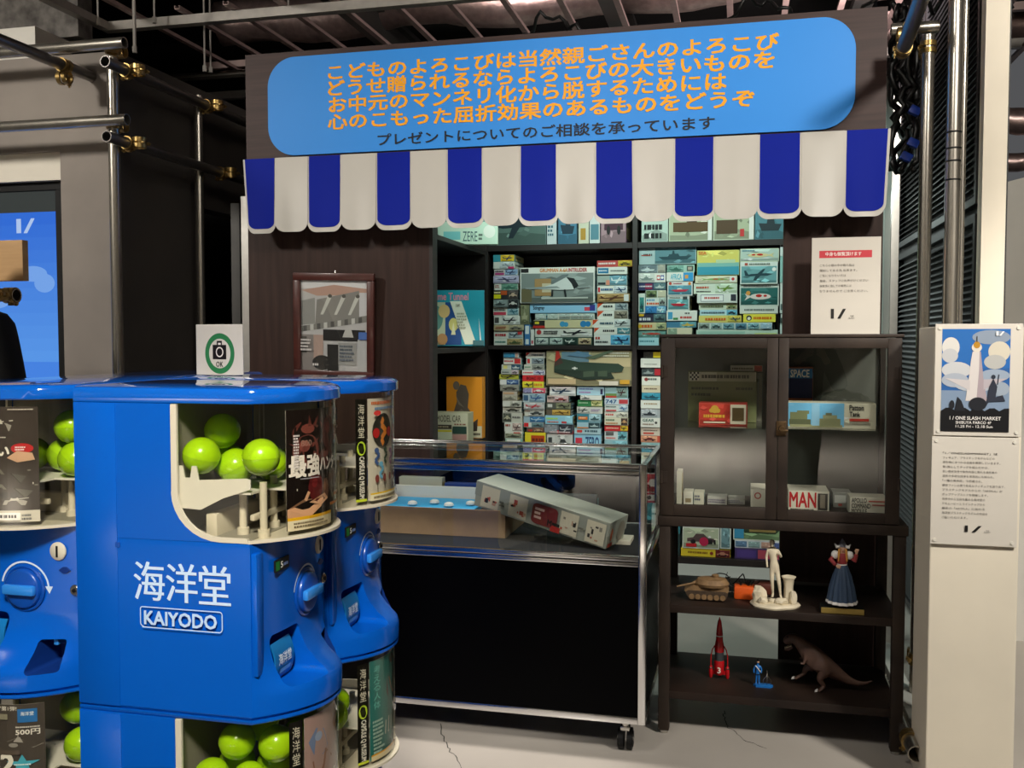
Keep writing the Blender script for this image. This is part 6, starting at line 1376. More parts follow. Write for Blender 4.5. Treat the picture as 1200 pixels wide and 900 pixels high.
kbox(923, 953, 430, 497, 3.80, '8a4a2a', 'B,1c2448,.02,.98,.45,.80|B,2a6a9a,.02,.98,.80,.97|X,e4e0d0,SPACE,.12,.85,.82,.95|B,6a3a24,.02,.98,.03,.3|B,a85a30,.02,.98,.3,.45|B,d8a070,.2,.6,.36,.40', 'dark space kit box with a blue title band in the glazed cabinet', .08, zg, 6)
kbox(924, 1027, 472, 497, 3.62, 'd5d0b8', 'M,.,1,x:d5d0b8:0|B,6fb4dc,.0,.64,.06,.98|B,7a7f5a,.02,.22,.30,.62|B,7a7f5a,.10,.24,.55,.68|B,5f6448,.01,.26,.12,.34|B,9a9a72,.02,.62,.04,.14|B,8a8c66,.36,.60,.1,.38|B,9a9c78,.40,.56,.38,.52|B,6a6c4c,.43,.50,.5,.6|B,8fc0dc,.27,.36,.1,.95|X,2a2a2a,Patton,.70,.86,.72,.92|X,2a2a2a,Tank,.70,.82,.48,.66|B,b8392b,.70,.92,.3,.4|B,9a9484,.70,.92,.2,.28', 'long white and sky blue tank kit box in the glazed cabinet', .11, zg, 7)
# crumpled clear bag
R = random.Random(31); bm = NB(); bmesh.ops.create_icosphere(bm, subdivisions=3, radius=1)
for v in bm.verts:
    n = v.co.normalized(); s = 1+R.uniform(-.16, .16); v.co = Vector((n.x*.095*s, n.y*.05*s, max(-.032, n.z*.042*s)))
o = obj('plastic_bag', bm, 'bag'); q = at(988, 458, 3.78); o.location = (q.x, 3.80, zg+.0895)
tag(o, 'crumpled clear plastic bag lying on the parts tray in the cabinet', 'bag')
bm = NB(); w0, w1 = at(957, 470, 3.76).x, at(1022, 470, 3.76).x; box(bm, w0, w1, 3.75, 3.87, 0, .005); box(bm, w0, w1, 3.75, 3.755, .005, .057); box(bm, w0, w1, 3.865, 3.87, .005, .057); box(bm, w0, w0+.005, 3.755, 3.865, .005, .057); box(bm, w1-.005, w1, 3.755, 3.865, .005, .057); box(bm, w0+.006, w1-.006, 3.756, 3.864, .006, .05)
o = obj('parts_tray', bm, 'back'); o.location = (0, 0, zg+.0005); tag(o, 'grey parts tray under the plastic bag in the cabinet', 'tray')
kbox(880, 898, 573.5, 595, 3.58, 'cfcab8', 'O,a8483c,.45,.7,.16|O,cfcab8,.45,.7,.1', 'pale square kit box with a red ring mark at the cabinet bottom', .16, zkb, 8)
kbox(924, 972, 575.5, 600, 3.60, 'd8d2c0', 'X,b82a2e,MAN,.03,.68,.22,.92|B,3a3630,.72,.96,.1,.9|B,8a8070,.78,.9,.2,.85|K,5a5650,.05,.65,.06,.16', 'white kit box with big red lettering at the cabinet bottom', .16, zkb, 9)
kbox(996, 1040, 583, 600, 3.58, 'd0cab8', 'X,2e2e2c,APOLLO,.05,.45,.68,.94|X,2e2e2c,COMMAND,.05,.55,.38,.64|X,2e2e2c,MODULE,.05,.46,.08,.34|B,b84a3a,.5,.95,.75,.82|B,a8483c,.6,.98,.55,.62', 'cream spacecraft kit box at the right of the cabinet bottom', .10, zkb, 10)
kbox(976, 998, 577, 600, 3.72, '8a8a82', 'B,c8c8c0,.1,.7,.3,.8|B,a8483c,.3,.5,.1,.25', 'grey kit box behind the cream spacecraft box in the cabinet', .10, zkb, 11)
for k, (a0, a1, b0) in enumerate(((793, 799, 552), (801, 812, 576), (813, 825, 577), (829, 852, 582), (853, 873, 584))):
    kbox(a0, a1, b0, 592, 3.62+.02*k, ('c8c4b0', 'd0ccbc', 'c0bca8', 'b0aea4', 'a8a69c')[k], ('', 'B,8a7a5a,.2,.8,.2,.5', 'K,5a5a6a,.1,.9,.3,.8,2', 'K,6a6278,.05,.95,.2,.7,2', 'K,6a6a7a,.05,.95,.2,.7,2')[k],
         ('thin cream box standing at the left end of the cabinet bottom', 'small cream box with a brown label at the cabinet bottom', 'small white lettered box beside the brown labelled one in the cabinet', 'low grey lettered box in the middle of the left cabinet door', 'low grey box beside the red ring box in the cabinet')[k], .08, zkb, 12+k)

# notice standing on the cabinet
yn = 3.86
q0, q1 = at(950, 389, yn), at(1033, 277, yn)
t = thing('notice', 'white Japanese notice with a red heading bar, standing on the glazed cabinet', 'notice', ((q0.x+q1.x)/2, yn, zk1))
hw, hh = (q1.x-q0.x)/2, q1.z-zk1
bm = NB(); box(bm, -hw, hw, 0, .004, .001, hh, .001); obj('card', bm, 'acry', t)
bm = NB(); box(bm, -hw, hw, -.02, .05, .0002, .0012); box(bm, -hw, hw, .0045, .007, .0012, hh*.7); obj('clear_stand', bm, 'dome', t)
p = Paint(lambda u, v, h: (-hw+u*2*hw, -h-.0003, v*hh)); p.rect(.11, .79, .87, .865, '#c8414a'); p.text('中身も御覧頂けます', .2, .81, .72, .85, '#f0e4de', .015)
for k, (s, u1) in enumerate((('こちらの棚の中の箱の品は', .62), ('開封してある為 出来ます。', .66), ('ご覧になりたい方は', .5), ('是非、スタッフにお声がけください', .82), ('複製頂く出しての販売には', .58), ('なりませんので ご注意ください。', .82))):
    v = .715-.053*k; p.text(s, .12, v-.014, u1, v+.012, '#6a655e', 0)
p.poly([(.29, .165), (.335, .165), (.335, .265), (.29, .265)], '#2a2826'); p.poly([(.385, .165), (.43, .165), (.51, .265), (.465, .265)], '#2a2826'); p.text('ONE', .57, .185, .62, .2, '#5a5650', 0); p.text('SLASH', .55, .162, .63, .178, '#5a5650', 0)
p.build('notice_print', t)

# ================================================================ framed photograph on the wood panel
t = thing('framed_photo', 'black and white shop photograph in a reddish wooden frame on the wood panel', 'picture', (0, 0, 0))
yp = YW-.03; q0, q1 = at(343, 440, yp), at(436, 319, yp); wf, hf = (q1.x-q0.x), .47
t.location = ((q0.x+q1.x)/2+.004, YW-.004, q1.z-hf); t.rotation_euler = (math.radians(3.2), math.radians(1.6), 0)
bm = NB(); fw_ = .034
for a_ in ((-wf/2, wf/2, hf-fw_, hf), (-wf/2, wf/2, 0, fw_), (-wf/2, -wf/2+fw_, fw_, hf-fw_), (wf/2-fw_, wf/2, fw_, hf-fw_)): box(bm, a_[0], a_[1], -.026, -.002, a_[2], a_[3], .004)
obj('frame', bm, 'framew', t, True)
p = Paint(lambda u, v, h: (-wf/2+fw_*.8+u*(wf-1.6*fw_), -.010-h, fw_*.8+v*(hf-1.6*fw_)))
p.rect(0, 0, 1, 1, '#c4bfc0'); p.rect(0, .90, 1, 1, '#e0dcde'); p.poly([(.02, .88), (.5, .94), (.98, .9), (.98, .84), (.25, .82)], '#c09a8c'); p.poly([(.22, .50), (.86, .58), (.86, .88), (.25, .78)], '#8f8a86'); p.rect(.86, .56, 1, .86, '#d0ccd0')
p.poly([(.0, .50), (.22, .52), (.22, .80), (.0, .76)], '#9a9794'); 
for k in range(3): p.poly([(.40+.2*k-.1, .62), (.44+.2*k-.1, .62), (.56+.2*k-.1, .80), (.52+.2*k-.1, .84)], '#cfccc6'); p.ell(.54+.2*k-.1, .82, .03, .02, '#5a5652', 10)
p.poly([(.02, .43), (.98, .55), (.98, .62), (.02, .49)], '#8a8682')
for k in range(9): p.poly([(.05+.1*k, .435+.0125*k), (.10+.1*k, .44+.0125*k), (.10+.1*k, .50+.0125*k), (.05+.1*k, .495+.0125*k)], '#d0ccc8' if k % 2 else '#5f5c5a')
p.rect(.34, .34, .95, .46, '#2f2c2c'); p.poly([(.62, .38), (.78, .38), (.75, .46), (.66, .46)], '#c4c0bc'); p.rect(.0, .0, .34, .4, '#8f8684'); p.rect(.2, .1, .34, .4, '#b89c92'); p.rect(.0, .2, .1, .38, '#5a5653'); p.ell(.32, .10, .14, .08, '#3a3634'); p.rect(.56, .08, .82, .32, '#a39f9d'); p.rect(.40, .0, .56, .3, '#33302f'); p.rect(.84, .0, 1, .36, '#bdbabb'); p.marks(.58, .12, .80, .30, '#5f6670', 5, 5); p.rect(.86, .36, .98, .44, '#4a6aa8'); p.marks(.02, .22, .18, .36, '#c8c4c0', 4, 6); p.marks(.2, .06, .3, .1, '#d8d4d0', 1, 6)
p.build('photograph', t)
bm = NB(); box(bm, -wf/2+.012, wf/2-.012, -.009, -.003, .012, hf-.012); obj('backing', bm, 'shelf', t)
bm = NB(); box(bm, -wf/2+fw_*.9, wf/2-fw_*.9, -.018, -.016, fw_*.9, hf-fw_*.9); obj('glazing', bm, 'glass', t)
bm = NB(); cyl(bm, (0, -.004, hf-.01), (0, .004, hf+.012), .003, seg=8); obj('hanger', bm, 'silver', t)

# ================================================================ lit screen in the grey wall
ysn = YL+.092
t = thing('wall_screen', 'tall lit screen with a blue sky picture in the grey wall', 'screen', (0, ysn, 0))
xb1, zb1 = at(73.5, 300, ysn-.03).x, at(60, 211, ysn-.03).z; xb0 = xb1-.86; zb0_ = zb1-1.55
bm = NB(); bw = at(73.5, 300, ysn-.03).x-at(66, 300, ysn-.03).x; bt_ = .045
for a_ in ((xb0, xb1, zb1-bt_, zb1), (xb0, xb1, zb0_, zb0_+bt_), (xb0, xb0+bw, zb0_+bt_, zb1-bt_), (xb1-bw, xb1, zb0_+bt_, zb1-bt_)): box(bm, a_[0], a_[1], -.03, .004, a_[2], a_[3], .002)
box(bm, xb0, xb1, .001, .005, zb0_, zb1)
obj('bezel', bm, 'rubber', t)
sx0_, sx1_, sz0_, sz1_ = xb0+bw+.0005, xb1-bw-.0005, zb0_+bt_+.0005, zb1-bt_-.0005
p = Paint(lambda u, v, h: (sx0_+u*(sx1_-sx0_), -.012-h, sz0_+v*(sz1_-sz0_)))
p.rect(0, 0, 1, 1, '#2a62d8'); p.rect(0, .935, 1, 1, '#3c403e')
for k in range(12): p.rect(0, .935-.04*(k+1), 1, .935-.04*k, tuple(a*(1-k/11)+b*k/11 for a, b in zip(hexc('#3570dc')[:3], hexc('#5c9cf0')[:3]))+(1,))
p.rect(0, .22, 1, .46, '#4a88ea'); p.rect(0, 0, 1, .22, '#2650b8')
for cu, cv, ru, rv in ((.82, .74, .10, .025), (.9, .71, .07, .03), (.3, .8, .2, .04), (.2, .6, .25, .06), (.55, .66, .12, .03)): p.ell(cu, cv, ru, rv, '#79a9f0')
p.text('I/', .72, .87, .84, .915, '#b4ccf4', .01)
def silh(cu, cv, s, c='#2c4878'):      # far statue with a raised spear
    p.poly([(cu-.5*s, cv), (cu-.35*s, cv+.5*s), (cu-.3*s, cv+.9*s), (cu-.2*s, cv+1.2*s), (cu+.2*s, cv+1.2*s), (cu+.3*s, cv+.8*s), (cu+.4*s, cv)], c); p.ell(cu, cv+1.4*s, .16*s, .2*s, c, 12); p.line([(cu+.2*s, cv+1.1*s), (cu+.5*s, cv+1.4*s)], .14*s, c); p.line([(cu+.5*s, cv+1.0*s), (cu+.55*s, cv+2.2*s)], .05*s, c); p.line([(cu-.25*s, cv+1.1*s), (cu-.6*s, cv+.7*s), (cu-.3*s, cv+.5*s)], .12*s, c)
p.ell(.72, .38, .3, .03, '#3566b8'); silh(.62, .39, .075); silh(.25, .44, .08, '#27406e')
p.poly([(.5, .20), (.62, .22), (.66, .31), (.70, .33), (.69, .29), (.73, .24), (.8, .21), (.95, .20)], '#1c3366'); p.rect(0, .0, 1, .18, '#1a2c58')
p.build('screen_picture', t, 'screen')
bm = NB(); box(bm, sx0_, sx1_, -.0115, -.001, sz0_, sz1_); obj('screen_panel', bm, 'rubber', t)

# ================================================================ sign stand on the right
YS0 = 3.20
q0, q1 = at(1089.5, 640, YS0).x, at(1194, 640, YS0).x; zst = at(1140, 379, YS0).z
bm = NB(); box(bm, q0, q1, YS0, YS0+.26, .0, zst-.01, .004)
t = thing('sign_stand', 'tall beige stand carrying two acrylic boards at the right', 'stand', (0, 0, 0)); obj('column', bm, 'stand', t)
def board(px0, px1, py0, py1, name, lab, draw):
    Y = YS0-.012; a0, a1 = at(px0, 500, Y).x, at(px1, 500, Y).x; c0, c1 = at((px0+px1)/2, py1, Y).z, at((px0+px1)/2, py0, Y).z
    t = thing(name, lab, 'board', ((a0+a1)/2, Y, c0)); w_, h_ = (a1-a0)/2, c1-c0
    bm = NB(); box(bm, -w_, w_, 0, .006, 0, h_, .001); obj('panel', bm, 'acry', t)
    for x_ in (-w_+.013, w_-.013):
        for z in (.013, h_-.013):
            bm = NB(); cyl(bm, (x_, -.003, z), (x_, .0115, z), .005, seg=14); obj('standoff', bm, 'whitepl', t, True)
    p = Paint(lambda u, v, h: (-w_+u*2*w_, -h-.0002, v*h_)); draw(p); p.build('board_print', t)
def d_poster(p):
    u0, u1, v0, v1 = .08, .86, .04, .955
    U = lambda a: u0+(u1-u0)*a
    V = lambda a: v0+(v1-v0)*a
    p.rect(u0, v0, u1, v1, '#2d5f9e'); p.rect(u0, V(.62), u1, v1, '#2a68b0'); p.rect(u0, v0, u1, V(.40), '#7f93ac')
    for cu, cv, ru, rv, c in ((.12, .82, .13, .10, '#d5d2cc'), (.05, .74, .12, .07, '#bfc0c2'), (.72, .92, .28, .07, '#8a97a8'), (.85, .78, .16, .10, '#cfc8b6'), (.78, .68, .16, .07, '#b4b4b0'), (.22, .60, .22, .08, '#c4c6c8'), (.1, .50, .2, .07, '#a8b0bc'), (.8, .55, .22, .06, '#98a6b8'), (.5, .45, .3, .06, '#b0b8c2'), (.9, .42, .15, .07, '#9aa6b4')):
        p.ell(U(min(max(cu, ru), 1-ru)), V(cv), ru*(u1-u0), rv*(v1-v0), c)
    p.poly([(U(.36), V(.30)), (U(.40), V(.5)), (U(.43), V(.70)), (U(.45), V(.78)), (U(.57), V(.78)), (U(.58), V(.70)), (U(.62), V(.5)), (U(.68), V(.30))], '#d3cdca')    # plain white tower
    p.poly([(U(.52), V(.30)), (U(.55), V(.6)), (U(.55), V(.78)), (U(.57), V(.78)), (U(.62), V(.5)), (U(.68), V(.30))], '#a89aa0')
    p.poly([(U(.05), V(.52)), (U(.42), V(.50)), (U(.42), V(.40))], '#c8c2c2'); p.poly([(U(.97), V(.52)), (U(.62), V(.51)), (U(.62), V(.41))], '#b4acb2')
    p.ell(U(.51), V(.82), .075*(u1-u0), .045*(v1-v0), '#d8d0c4'); p.ell(U(.51), V(.845), .05*(u1-u0), .034*(v1-v0), '#b8862a'); p.line([(U(.51), V(.87)), (U(.51), V(.93))], .01, '#3a3630')
    p.rect(u0, v0, u1, V(.20), '#151518'); p.poly([(u0, V(.20))]+[(U(i/14), V(.20+.035*abs(math.sin(i*2.1)))) for i in range(15)]+[(u1, V(.20))], '#151518')
    p.poly([(U(.64), V(.22)), (U(.68), V(.34)), (U(.70), V(.44)), (U(.76), V(.52)), (U(.82), V(.44)), (U(.80), V(.34)), (U(.90), V(.36)), (U(.94), V(.30)), (U(.70), V(.29))], '#2e3340'); p.ell(U(.76), V(.535), .025, .02, '#2e3340', 10); p.line([(U(.82), V(.46)), (U(.84), V(.56))], .012, '#2e3340')
    p.poly([(U(.2), V(.2)), (U(.24), V(.34)), (U(.3), V(.30)), (U(.36), V(.2))], '#202228'); p.ell(U(.54), V(.27), .1, .06, '#22242a'); p.ell(U(.16), V(.26), .03, .04, '#22242a')
    p.text('I/', U(.79), V(.935), U(.9), V(.975), '#e8e8e8', .02)
    p.text('1 / ONE SLASH MARKET', U(.13), V(.115), U(.88), V(.148), '#e8e4e0', .015); p.text('SHIBUYA PARCO 4F', U(.22), V(.075), U(.74), V(.102), '#e8e4e0', .012); p.text('11.25 Fri - 12.18 Sun', U(.22), V(.038), U(.76), V(.063), '#e8e4e0', .012)
board(1094, 1196.5, 379.5, 511, 'poster_board', 'acrylic board with a cloudy sky tower poster, on top of the beige stand', d_poster)
def d_text(p):
    L = ['「1／ONESLASHMARKET」は', 'フィギュア、プラスチックモデルなどの', '造形物にまつわる企画を展開していきます。', '第1弾としてタッグを組んだのは、', '長い歴史背景や製作内容に現れる造形美や', '造形の多岐な探求を世界的にも知られ、', '「一種の美術館」で所蔵され、', '模型ファンの間で有名なフィギュアを送り出す、', 'プラスチックモデルからの「ARTPLA」が', 'ポップアップストアを開催します。', '世界中から注目を集める海洋堂の', 'デモムービーとラインナップから', '最新の「ARTPLA」に加わる', '海洋堂プラスチックモデルの作品を', 'ご覧いただけます。']
    for k, s in enumerate(L): v = .85-.0425*k; p.text(s, .13, v-.011, .13+min(.033*len(s), .72), v+.011, '#55504a' if k else '#3a3632', .008 if k == 0 else 0)
    p.rect(.40, .125, .435, .185, '#1c1a19'); p.poly([(.48, .125), (.52, .125), (.595, .185), (.555, .185)], '#1c1a19'); p.text('ONE', .64, .14, .68, .15, '#5a5650', 0); p.text('SLASH', .62, .125, .69, .136, '#5a5650', 0)
board(1092.5, 1195, 512.5, 639.5, 'text_board', 'white acrylic board of small Japanese text below the poster on the stand', d_text)

# ================================================================ toys on the rack
def toy(name, lab, cat, px, py, Y, z):
    q = at(px, py, Y); t = thing(name, lab, cat, (q.x, Y, z)); k = (at(px, py-10, Y).z-q.z)/10
    kx = (at(px+10, py, Y).x-q.x)/10
    return t, (lambda x, y, d=0.0: Vector(((x-px)*kx, d, (py-y)*k))), k
# brown battle tank
t, P, k = toy('toy_tank', 'brown plastic toy tank with a long gun on the upper rack shelf', 'toy tank', 827, 708, 3.62, zsh1)
bm = NB(); prism(bm, [(P(x, y).x, P(x, y).z) for x, y in ((802, 697), (806, 703), (850, 703), (854, 696), (850, 692), (812, 692))], 'y', -.030, .030); obj('hull', bm, 'sand', t)
for s in (-1, 1):
    bm = NB(); pts = [P(x, y, s*.036) for x, y in ((804, 699), (807, 704.5), (812, 706.3), (846, 706.3), (851, 704), (853, 699), (850, 697), (807, 697))]
    y0, y1 = (s*.030, s*.044); prism(bm, [(q.x, q.z) for q in pts], 'y', min(y0, y1), max(y0, y1)); tr = obj('track', bm, mat('track_dark', '#3f3020', .8, noise=.3, nscale=60), t)
    for i in range(6):
        bm = NB(); q = P(811+7.2*i, 703); cyl(bm, (q.x, s*.0435, q.z), (q.x, s*.048, q.z), .010, seg=14); obj('wheel', bm, 'sand', tr, True)
bm = NB(); lathe(bm, [(.052, 0), (.056, .010), (.046, .026), (.020, .032)], P(834, 692.4), 20, fn=lambda a, z: 1+.15*math.cos(2*a)); lathe(bm, [(.012, .03), (.014, .040), (.008, .043)], P(838, 692.4), 12); tu = obj('turret', bm, 'sand', t, True)
bm = NB(); a = P(818, 689, -.004); cyl(bm, a, P(793, 694.5, -.02), .0042, .0034, 10); cyl(bm, P(819, 688.5, -.002), P(812, 690.2, -.008), .008, .006, 10); obj('gun', bm, 'sand', tu, True)
bm = NB(); cyl(bm, P(848, 690, .02), P(852, 668+10, .03), .0012, seg=5); obj('antenna', bm, 'wire', tu)
# orange gadget and its lead
t, P, k = toy('orange_gadget', 'orange plastic hand controller with black terminals on the upper rack shelf', 'controller', 872, 703, 3.66, zsh1)
bm = NB(); a, c = P(860, 703), P(884, 688); box(bm, a.x, c.x, -.03, .03, .0, c.z, .006); obj('case', bm, 'orange', t, True)
for x_ in (868, 877):
    bm = NB(); q = P(x_, 688); cyl(bm, (q.x, 0, q.z), (q.x, 0, q.z+.016), .005, seg=10); cyl(bm, (q.x, 0, q.z+.012), (q.x, 0, q.z+.018), .009, seg=10); obj('terminal', bm, 'rubber', t, True)
bm = NB(); q = P(860, 697); cyl(bm, (q.x, 0, q.z), (q.x-.02, 0, q.z), .003, seg=8); obj('plug', bm, 'silver', t)
W0 = at(872, 703, 3.66)
def wire(pts, lab):
    R = random.Random(5); P3 = [at(x, y, 3.68+d) for x, y, d in pts]; P3 = [Vector((q.x, q.y, max(q.z, zsh1+.004))) for q in P3]; out = []
    for i in range(len(P3)-1):
        for s in range(6):
            f = s/6; a, b_, c, d = P3[max(i-1, 0)], P3[i], P3[i+1], P3[min(i+2, len(P3)-1)]
            out.append(.5*((2*b_)+(c-a)*f+(2*a-5*b_+4*c-d)*f*f+(3*b_-a-3*c+d)*f**3))
    bm = NB(); tube(bm, out+[P3[-1]], .0022, 6); tag(obj('lead', bm, 'wire', smooth='all'), lab, 'wire', 'leads of the orange controller')
wire([(853, 694, 0), (845, 682, 0), (837, 676, .01), (842, 672, .02), (852, 674, .02), (858, 684, .02), (868, 675, .01), (871, 673, 0), (874, 683, 0), (877, 686, -.03)], 'black lead looping up and down above the tank and the orange controller')
wire([(868, 686, -.03), (862, 690, 0), (848, 681, .0), (840, 684, .01), (838, 678, .02), (846, 678, .03), (856, 676, .02)], 'black lead coiled in a low loop above the tank')
wire([(880, 686, -.02), (884, 681, 0), (890, 680, .01), (888, 683, .02), (882, 684, .03)], 'short black lead curling right above the orange controller')
bm = NB(); q = at(893, 696, 3.74); box(bm, q.x-.035, q.x+.04, 3.72, 3.79, zsh1+.0003, zsh1+.043, .006); tag(obj('brown_block', bm, mat('brown_red_plastic', '#5a2a1c', .5, noise=.15), smooth=True), 'dull red brown block behind the ivory statue on the rack', 'block')
# ivory statue
t, P, k = toy('statue', 'ivory resin statue of a standing nude man with stump and rocks', 'statue', 907, 713, 3.575, zsh1)
bm = NB(); n = 40
lathe(bm, [(.085, 0), (.088, .006), (.080, .014), (.01, .017)], (0, 0, 0), 36, fn=lambda a, z: 1+.06*math.sin(3*a+1)+.03*math.sin(7*a))
for v in bm.verts: v.co.y *= .72
obj('base', bm, 'marble', t, True)
c = [P(904, 665).x, P(907, 665).x]
S = {'pel': (P(906.5, 668), .0135), 'wai': (P(906, 660, -.002), .0120), 'che': (P(905, 651, .002), (.0165, .0125)), 'nec': (P(904.3, 643.4, -.001), .0058),
     'lsh': (P(899, 648), .0066), 'lel': (P(897.3, 656, .002), .0048), 'lwr': (P(898, 664, -.006), .0036), 'lha': (P(898.5, 668, -.008), .0042),
     'rsh': (P(911, 648.5), .0066), 'rel': (P(914.8, 656, .004), .0048), 'rwr': (P(912.5, 651.5, -.014), .0036), 'rha': (P(911, 649.5, -.018), .0042),
     'lhp': (P(904, 672), .0105), 'lkn': (P(904.3, 684.5, -.006), .0068), 'lan': (P(905.6, 699.5, .004), .0042), 'lto': (P(904.6, 702, -.012), .0046),
     'rhp': (P(910, 672), .0105), 'rkn': (P(912.5, 685, -.008), .0068), 'ran': (P(914.4, 700.5, .0), .0042), 'rto': (P(915.5, 703, -.014), .0046)}
skin('figure', S, [('pel', 'wai'), ('wai', 'che'), ('che', 'nec'), ('che', 'lsh'), ('lsh', 'lel'), ('lel', 'lwr'), ('lwr', 'lha'), ('che', 'rsh'), ('rsh', 'rel'), ('rel', 'rwr'), ('rwr', 'rha'), ('pel', 'lhp'), ('lhp', 'lkn'), ('lkn', 'lan'), ('lan', 'lto'), ('pel', 'rhp'), ('rhp', 'rkn'), ('rkn', 'ran'), ('ran', 'rto')], 'marble', t, 2, 'pel')
bm = NB(); ball(bm, P(903.6, 639.6, -.004), .0098, .84, .98, 1.16, 18); ball(bm, P(903.6, 640.0, -.0135), .0020, .8, 1, 1.6, 8); ball(bm, P(903.6, 642.4, -.0105), .0042, .9, .8, .8, 10); obj('head', bm, 'marble', t, True)
bm = NB(); ball(bm, P(903.8, 638.8, -.0012), .0104, .92, .98, 1.02, 18)
for v in bm.verts:
    n_ = v.co-P(903.8, 638.8, -.0012); v.co += n_*(.10*math.sin(n_.x*900)*math.sin(n_.z*800))
    if v.co.y < -.0085: v.co.z = max(v.co.z, P(903.8, 637.6).z)
obj('hair', bm, 'marble', t, True)
def rock(cx, y, r, sz, seed, name):
    R = random.Random(seed); bm = NB(); bmesh.ops.create_icosphere(bm, subdivisions=2, radius=1)
    for v in bm.verts: s = 1+R.uniform(-.22, .22); v.co = Vector((v.co.x*r*s, v.co.y*r*.8*s, v.co.z*sz*s))
    o = obj(name, bm, 'marble', t); o.location = P(cx, 713, y)+Vector((0, 0, sz*.8+.008)); return o
rock(889, .0, .026, .034, 1, 'rock'); rock(894, -.025, .018, .016, 2, 'rock'); rock(906, -.012, .016, .012, 3, 'rock'); rock(915, -.02, .024, .016, 4, 'rock'); rock(929, -.01, .013, .030, 5, 'rock')
bm = NB(); lathe(bm, [(.020, .012), (.017, .03), (.016, .07), (.019, .095), (.026, .107), (.022, .109), (.012, .104)], P(924, 713, .012), 20, fn=lambda a, z: 1+.06*math.sin(5*a)); obj('stump', bm, 'marble', t, True)
# girl in a winged cap
t, P, k = toy('doll', 'toy girl in a white winged cap and long dark blue skirt, waving', 'doll', 986, 721, 3.552, zsh1)
bm = NB(); a = P(961, 721); box(bm, a.x, -a.x, -.034, .036, 0, .022, .002); b_ = obj('plinth', bm, 'rubber', t, True)
bm = NB(); box(bm, a.x, -a.x, -.037, -.0342, .0015, .0215, .001); obj('name_plate', bm, 'gold', b_)
bm = NB(); lathe(bm, [(.050, P(0, 709).z), (.049, P(0, 706).z), (.042, P(0, 692).z), (.031, P(0, 678).z), (.020, P(0, 668).z), (.015, P(0, 664.5).z)], (P(986, 0).x-0, 0, 0), 72, fn=lambda a, z: 1+(.055*math.cos(14*a) if z < P(0, 668).z else 0)); s_ = obj('skirt', bm, 'navyskirt', t, True)
bm = NB(); lathe(bm, [(.0515, P(0, 710).z), (.0520, P(0, 708).z), (.0505, P(0, 706.8).z)], (0, 0, 0), 72, fn=lambda a, z: 1+.05*math.cos(14*a)); obj('hem', bm, 'white', s_, True)
bm = NB(); cyl(bm, (-.012, 0, .0222), (-.012, 0, P(0, 707).z), .010, seg=10); cyl(bm, (.012, 0, .0222), (.012, 0, P(0, 707).z), .010, seg=10); obj('shoes', bm, 'rubber', t, True)
S = {'wai': (P(986, 665), (.015, .012)), 'che': (P(986, 658), (.018, .014)), 'nec': (P(986, 652), .007), 'hed': (P(986.3, 647.5, -.002), .0125), 'top': (P(986.3, 644.5, -.001), .0105)}
skin('body', S, [('wai', 'che'), ('che', 'nec'), ('nec', 'hed'), ('hed', 'top')], 'skin', t, 2, 'che')
bm = NB(); lathe(bm, [(.0155, P(0, 666).z), (.019, P(0, 659).z), (.020, P(0, 656).z), (.013, P(0, 652.2).z)], (0, 0, 0), 24)
for v in bm.verts: v.co.y *= .82
obj('bodice', bm, 'redcloth', t, True)
bm = NB(); lathe(bm, [(.0165, P(0, 666.5).z), (.0172, P(0, 665.5).z), (.0165, P(0, 664.6).z)], (0, 0, 0), 24); obj('belt', bm, 'white', t, True)
for nm, sh, el, wr, ha in (('L', (979, 654.5), (972, 660), (978, 665.5), (980.5, 666.5)), ('R', (993, 654.5), (1000.5, 660), (1001.8, 652.5), (1002.3, 649))):
    bm = NB(); ball(bm, P(*sh)+Vector((-.004 if nm == 'L' else .004, 0, 0)), .0145, 1, .9, 1.05); obj('puff_sleeve', bm, 'white', t, True)
    bm = NB(); m_ = P(*sh); tube(bm, [m_+(P(*el)-m_)*.5, P(*el, -.004), P(*wr, -.012)], [.0085, .0085, .0065], 12); sl_ = obj('sleeve', bm, 'redcloth', t, True)
    pr = P(*ha, -.015); dv = (pr-P(*wr, -.012)).normalized(); sd_ = Vector((dv.z, 0, -dv.x))
    S = {'w': (P(*wr, -.012), .0042), 'p': (pr, (.0058, .0035))}; E_ = [('w', 'p')]
    for i in range(4): S['f%d' % i] = (pr+dv*(.012-.001*abs(i-1.5))+sd_*(i-1.5)*.0042, .0017); E_.append(('p', 'f%d' % i))
    S['t'] = (pr+sd_*(-.010 if nm == 'R' else .010)+dv*.003, .0018); E_.append(('p', 't'))
    skin('hand', S, E_, 'skin', sl_, 1, 'p')
bm = NB(); lathe(bm, [(.0145, P(0, 644.8).z), (.0135, P(0, 642.5).z), (.007, P(0, 638.5).z), (.001, P(0, 635.5).z)], (P(986, 0).x, .003, 0), 20); cp = obj('cap', bm, mat('grey_cap', '#6f6f78', .6, noise=.1), t, True)
for s in (-1, 1):
    bm = NB(); tube(bm, [(s*.010, -.004, P(0, 644.3).z), (s*.020, -.006, P(0, 644.8).z), (s*.027, -.006, P(0, 641.4).z)], [.006, .0065, .0015], 10); obj('cap_wing', bm, 'white', cp, True)
    bm = NB(); tube(bm, [(s*.011, -.006, P(0, 647).z), (s*.013, -.012, P(0, 653).z), (s*.014, -.016, P(0, 661).z)], [.0035, .0038, .0022], 8); obj('plait', bm, 'blond', t, True)
for s in (-1, 1):
    bm = NB(); ball(bm, (s*.0045, -.0135, P(0, 646.8).z), .0014, seg=8); obj('eye', bm, 'rubber', t, True)
bm = NB(); ball(bm, (0, -.0145, P(0, 648.2).z), .0016, seg=8); obj('nose', bm, 'skin', t, True)
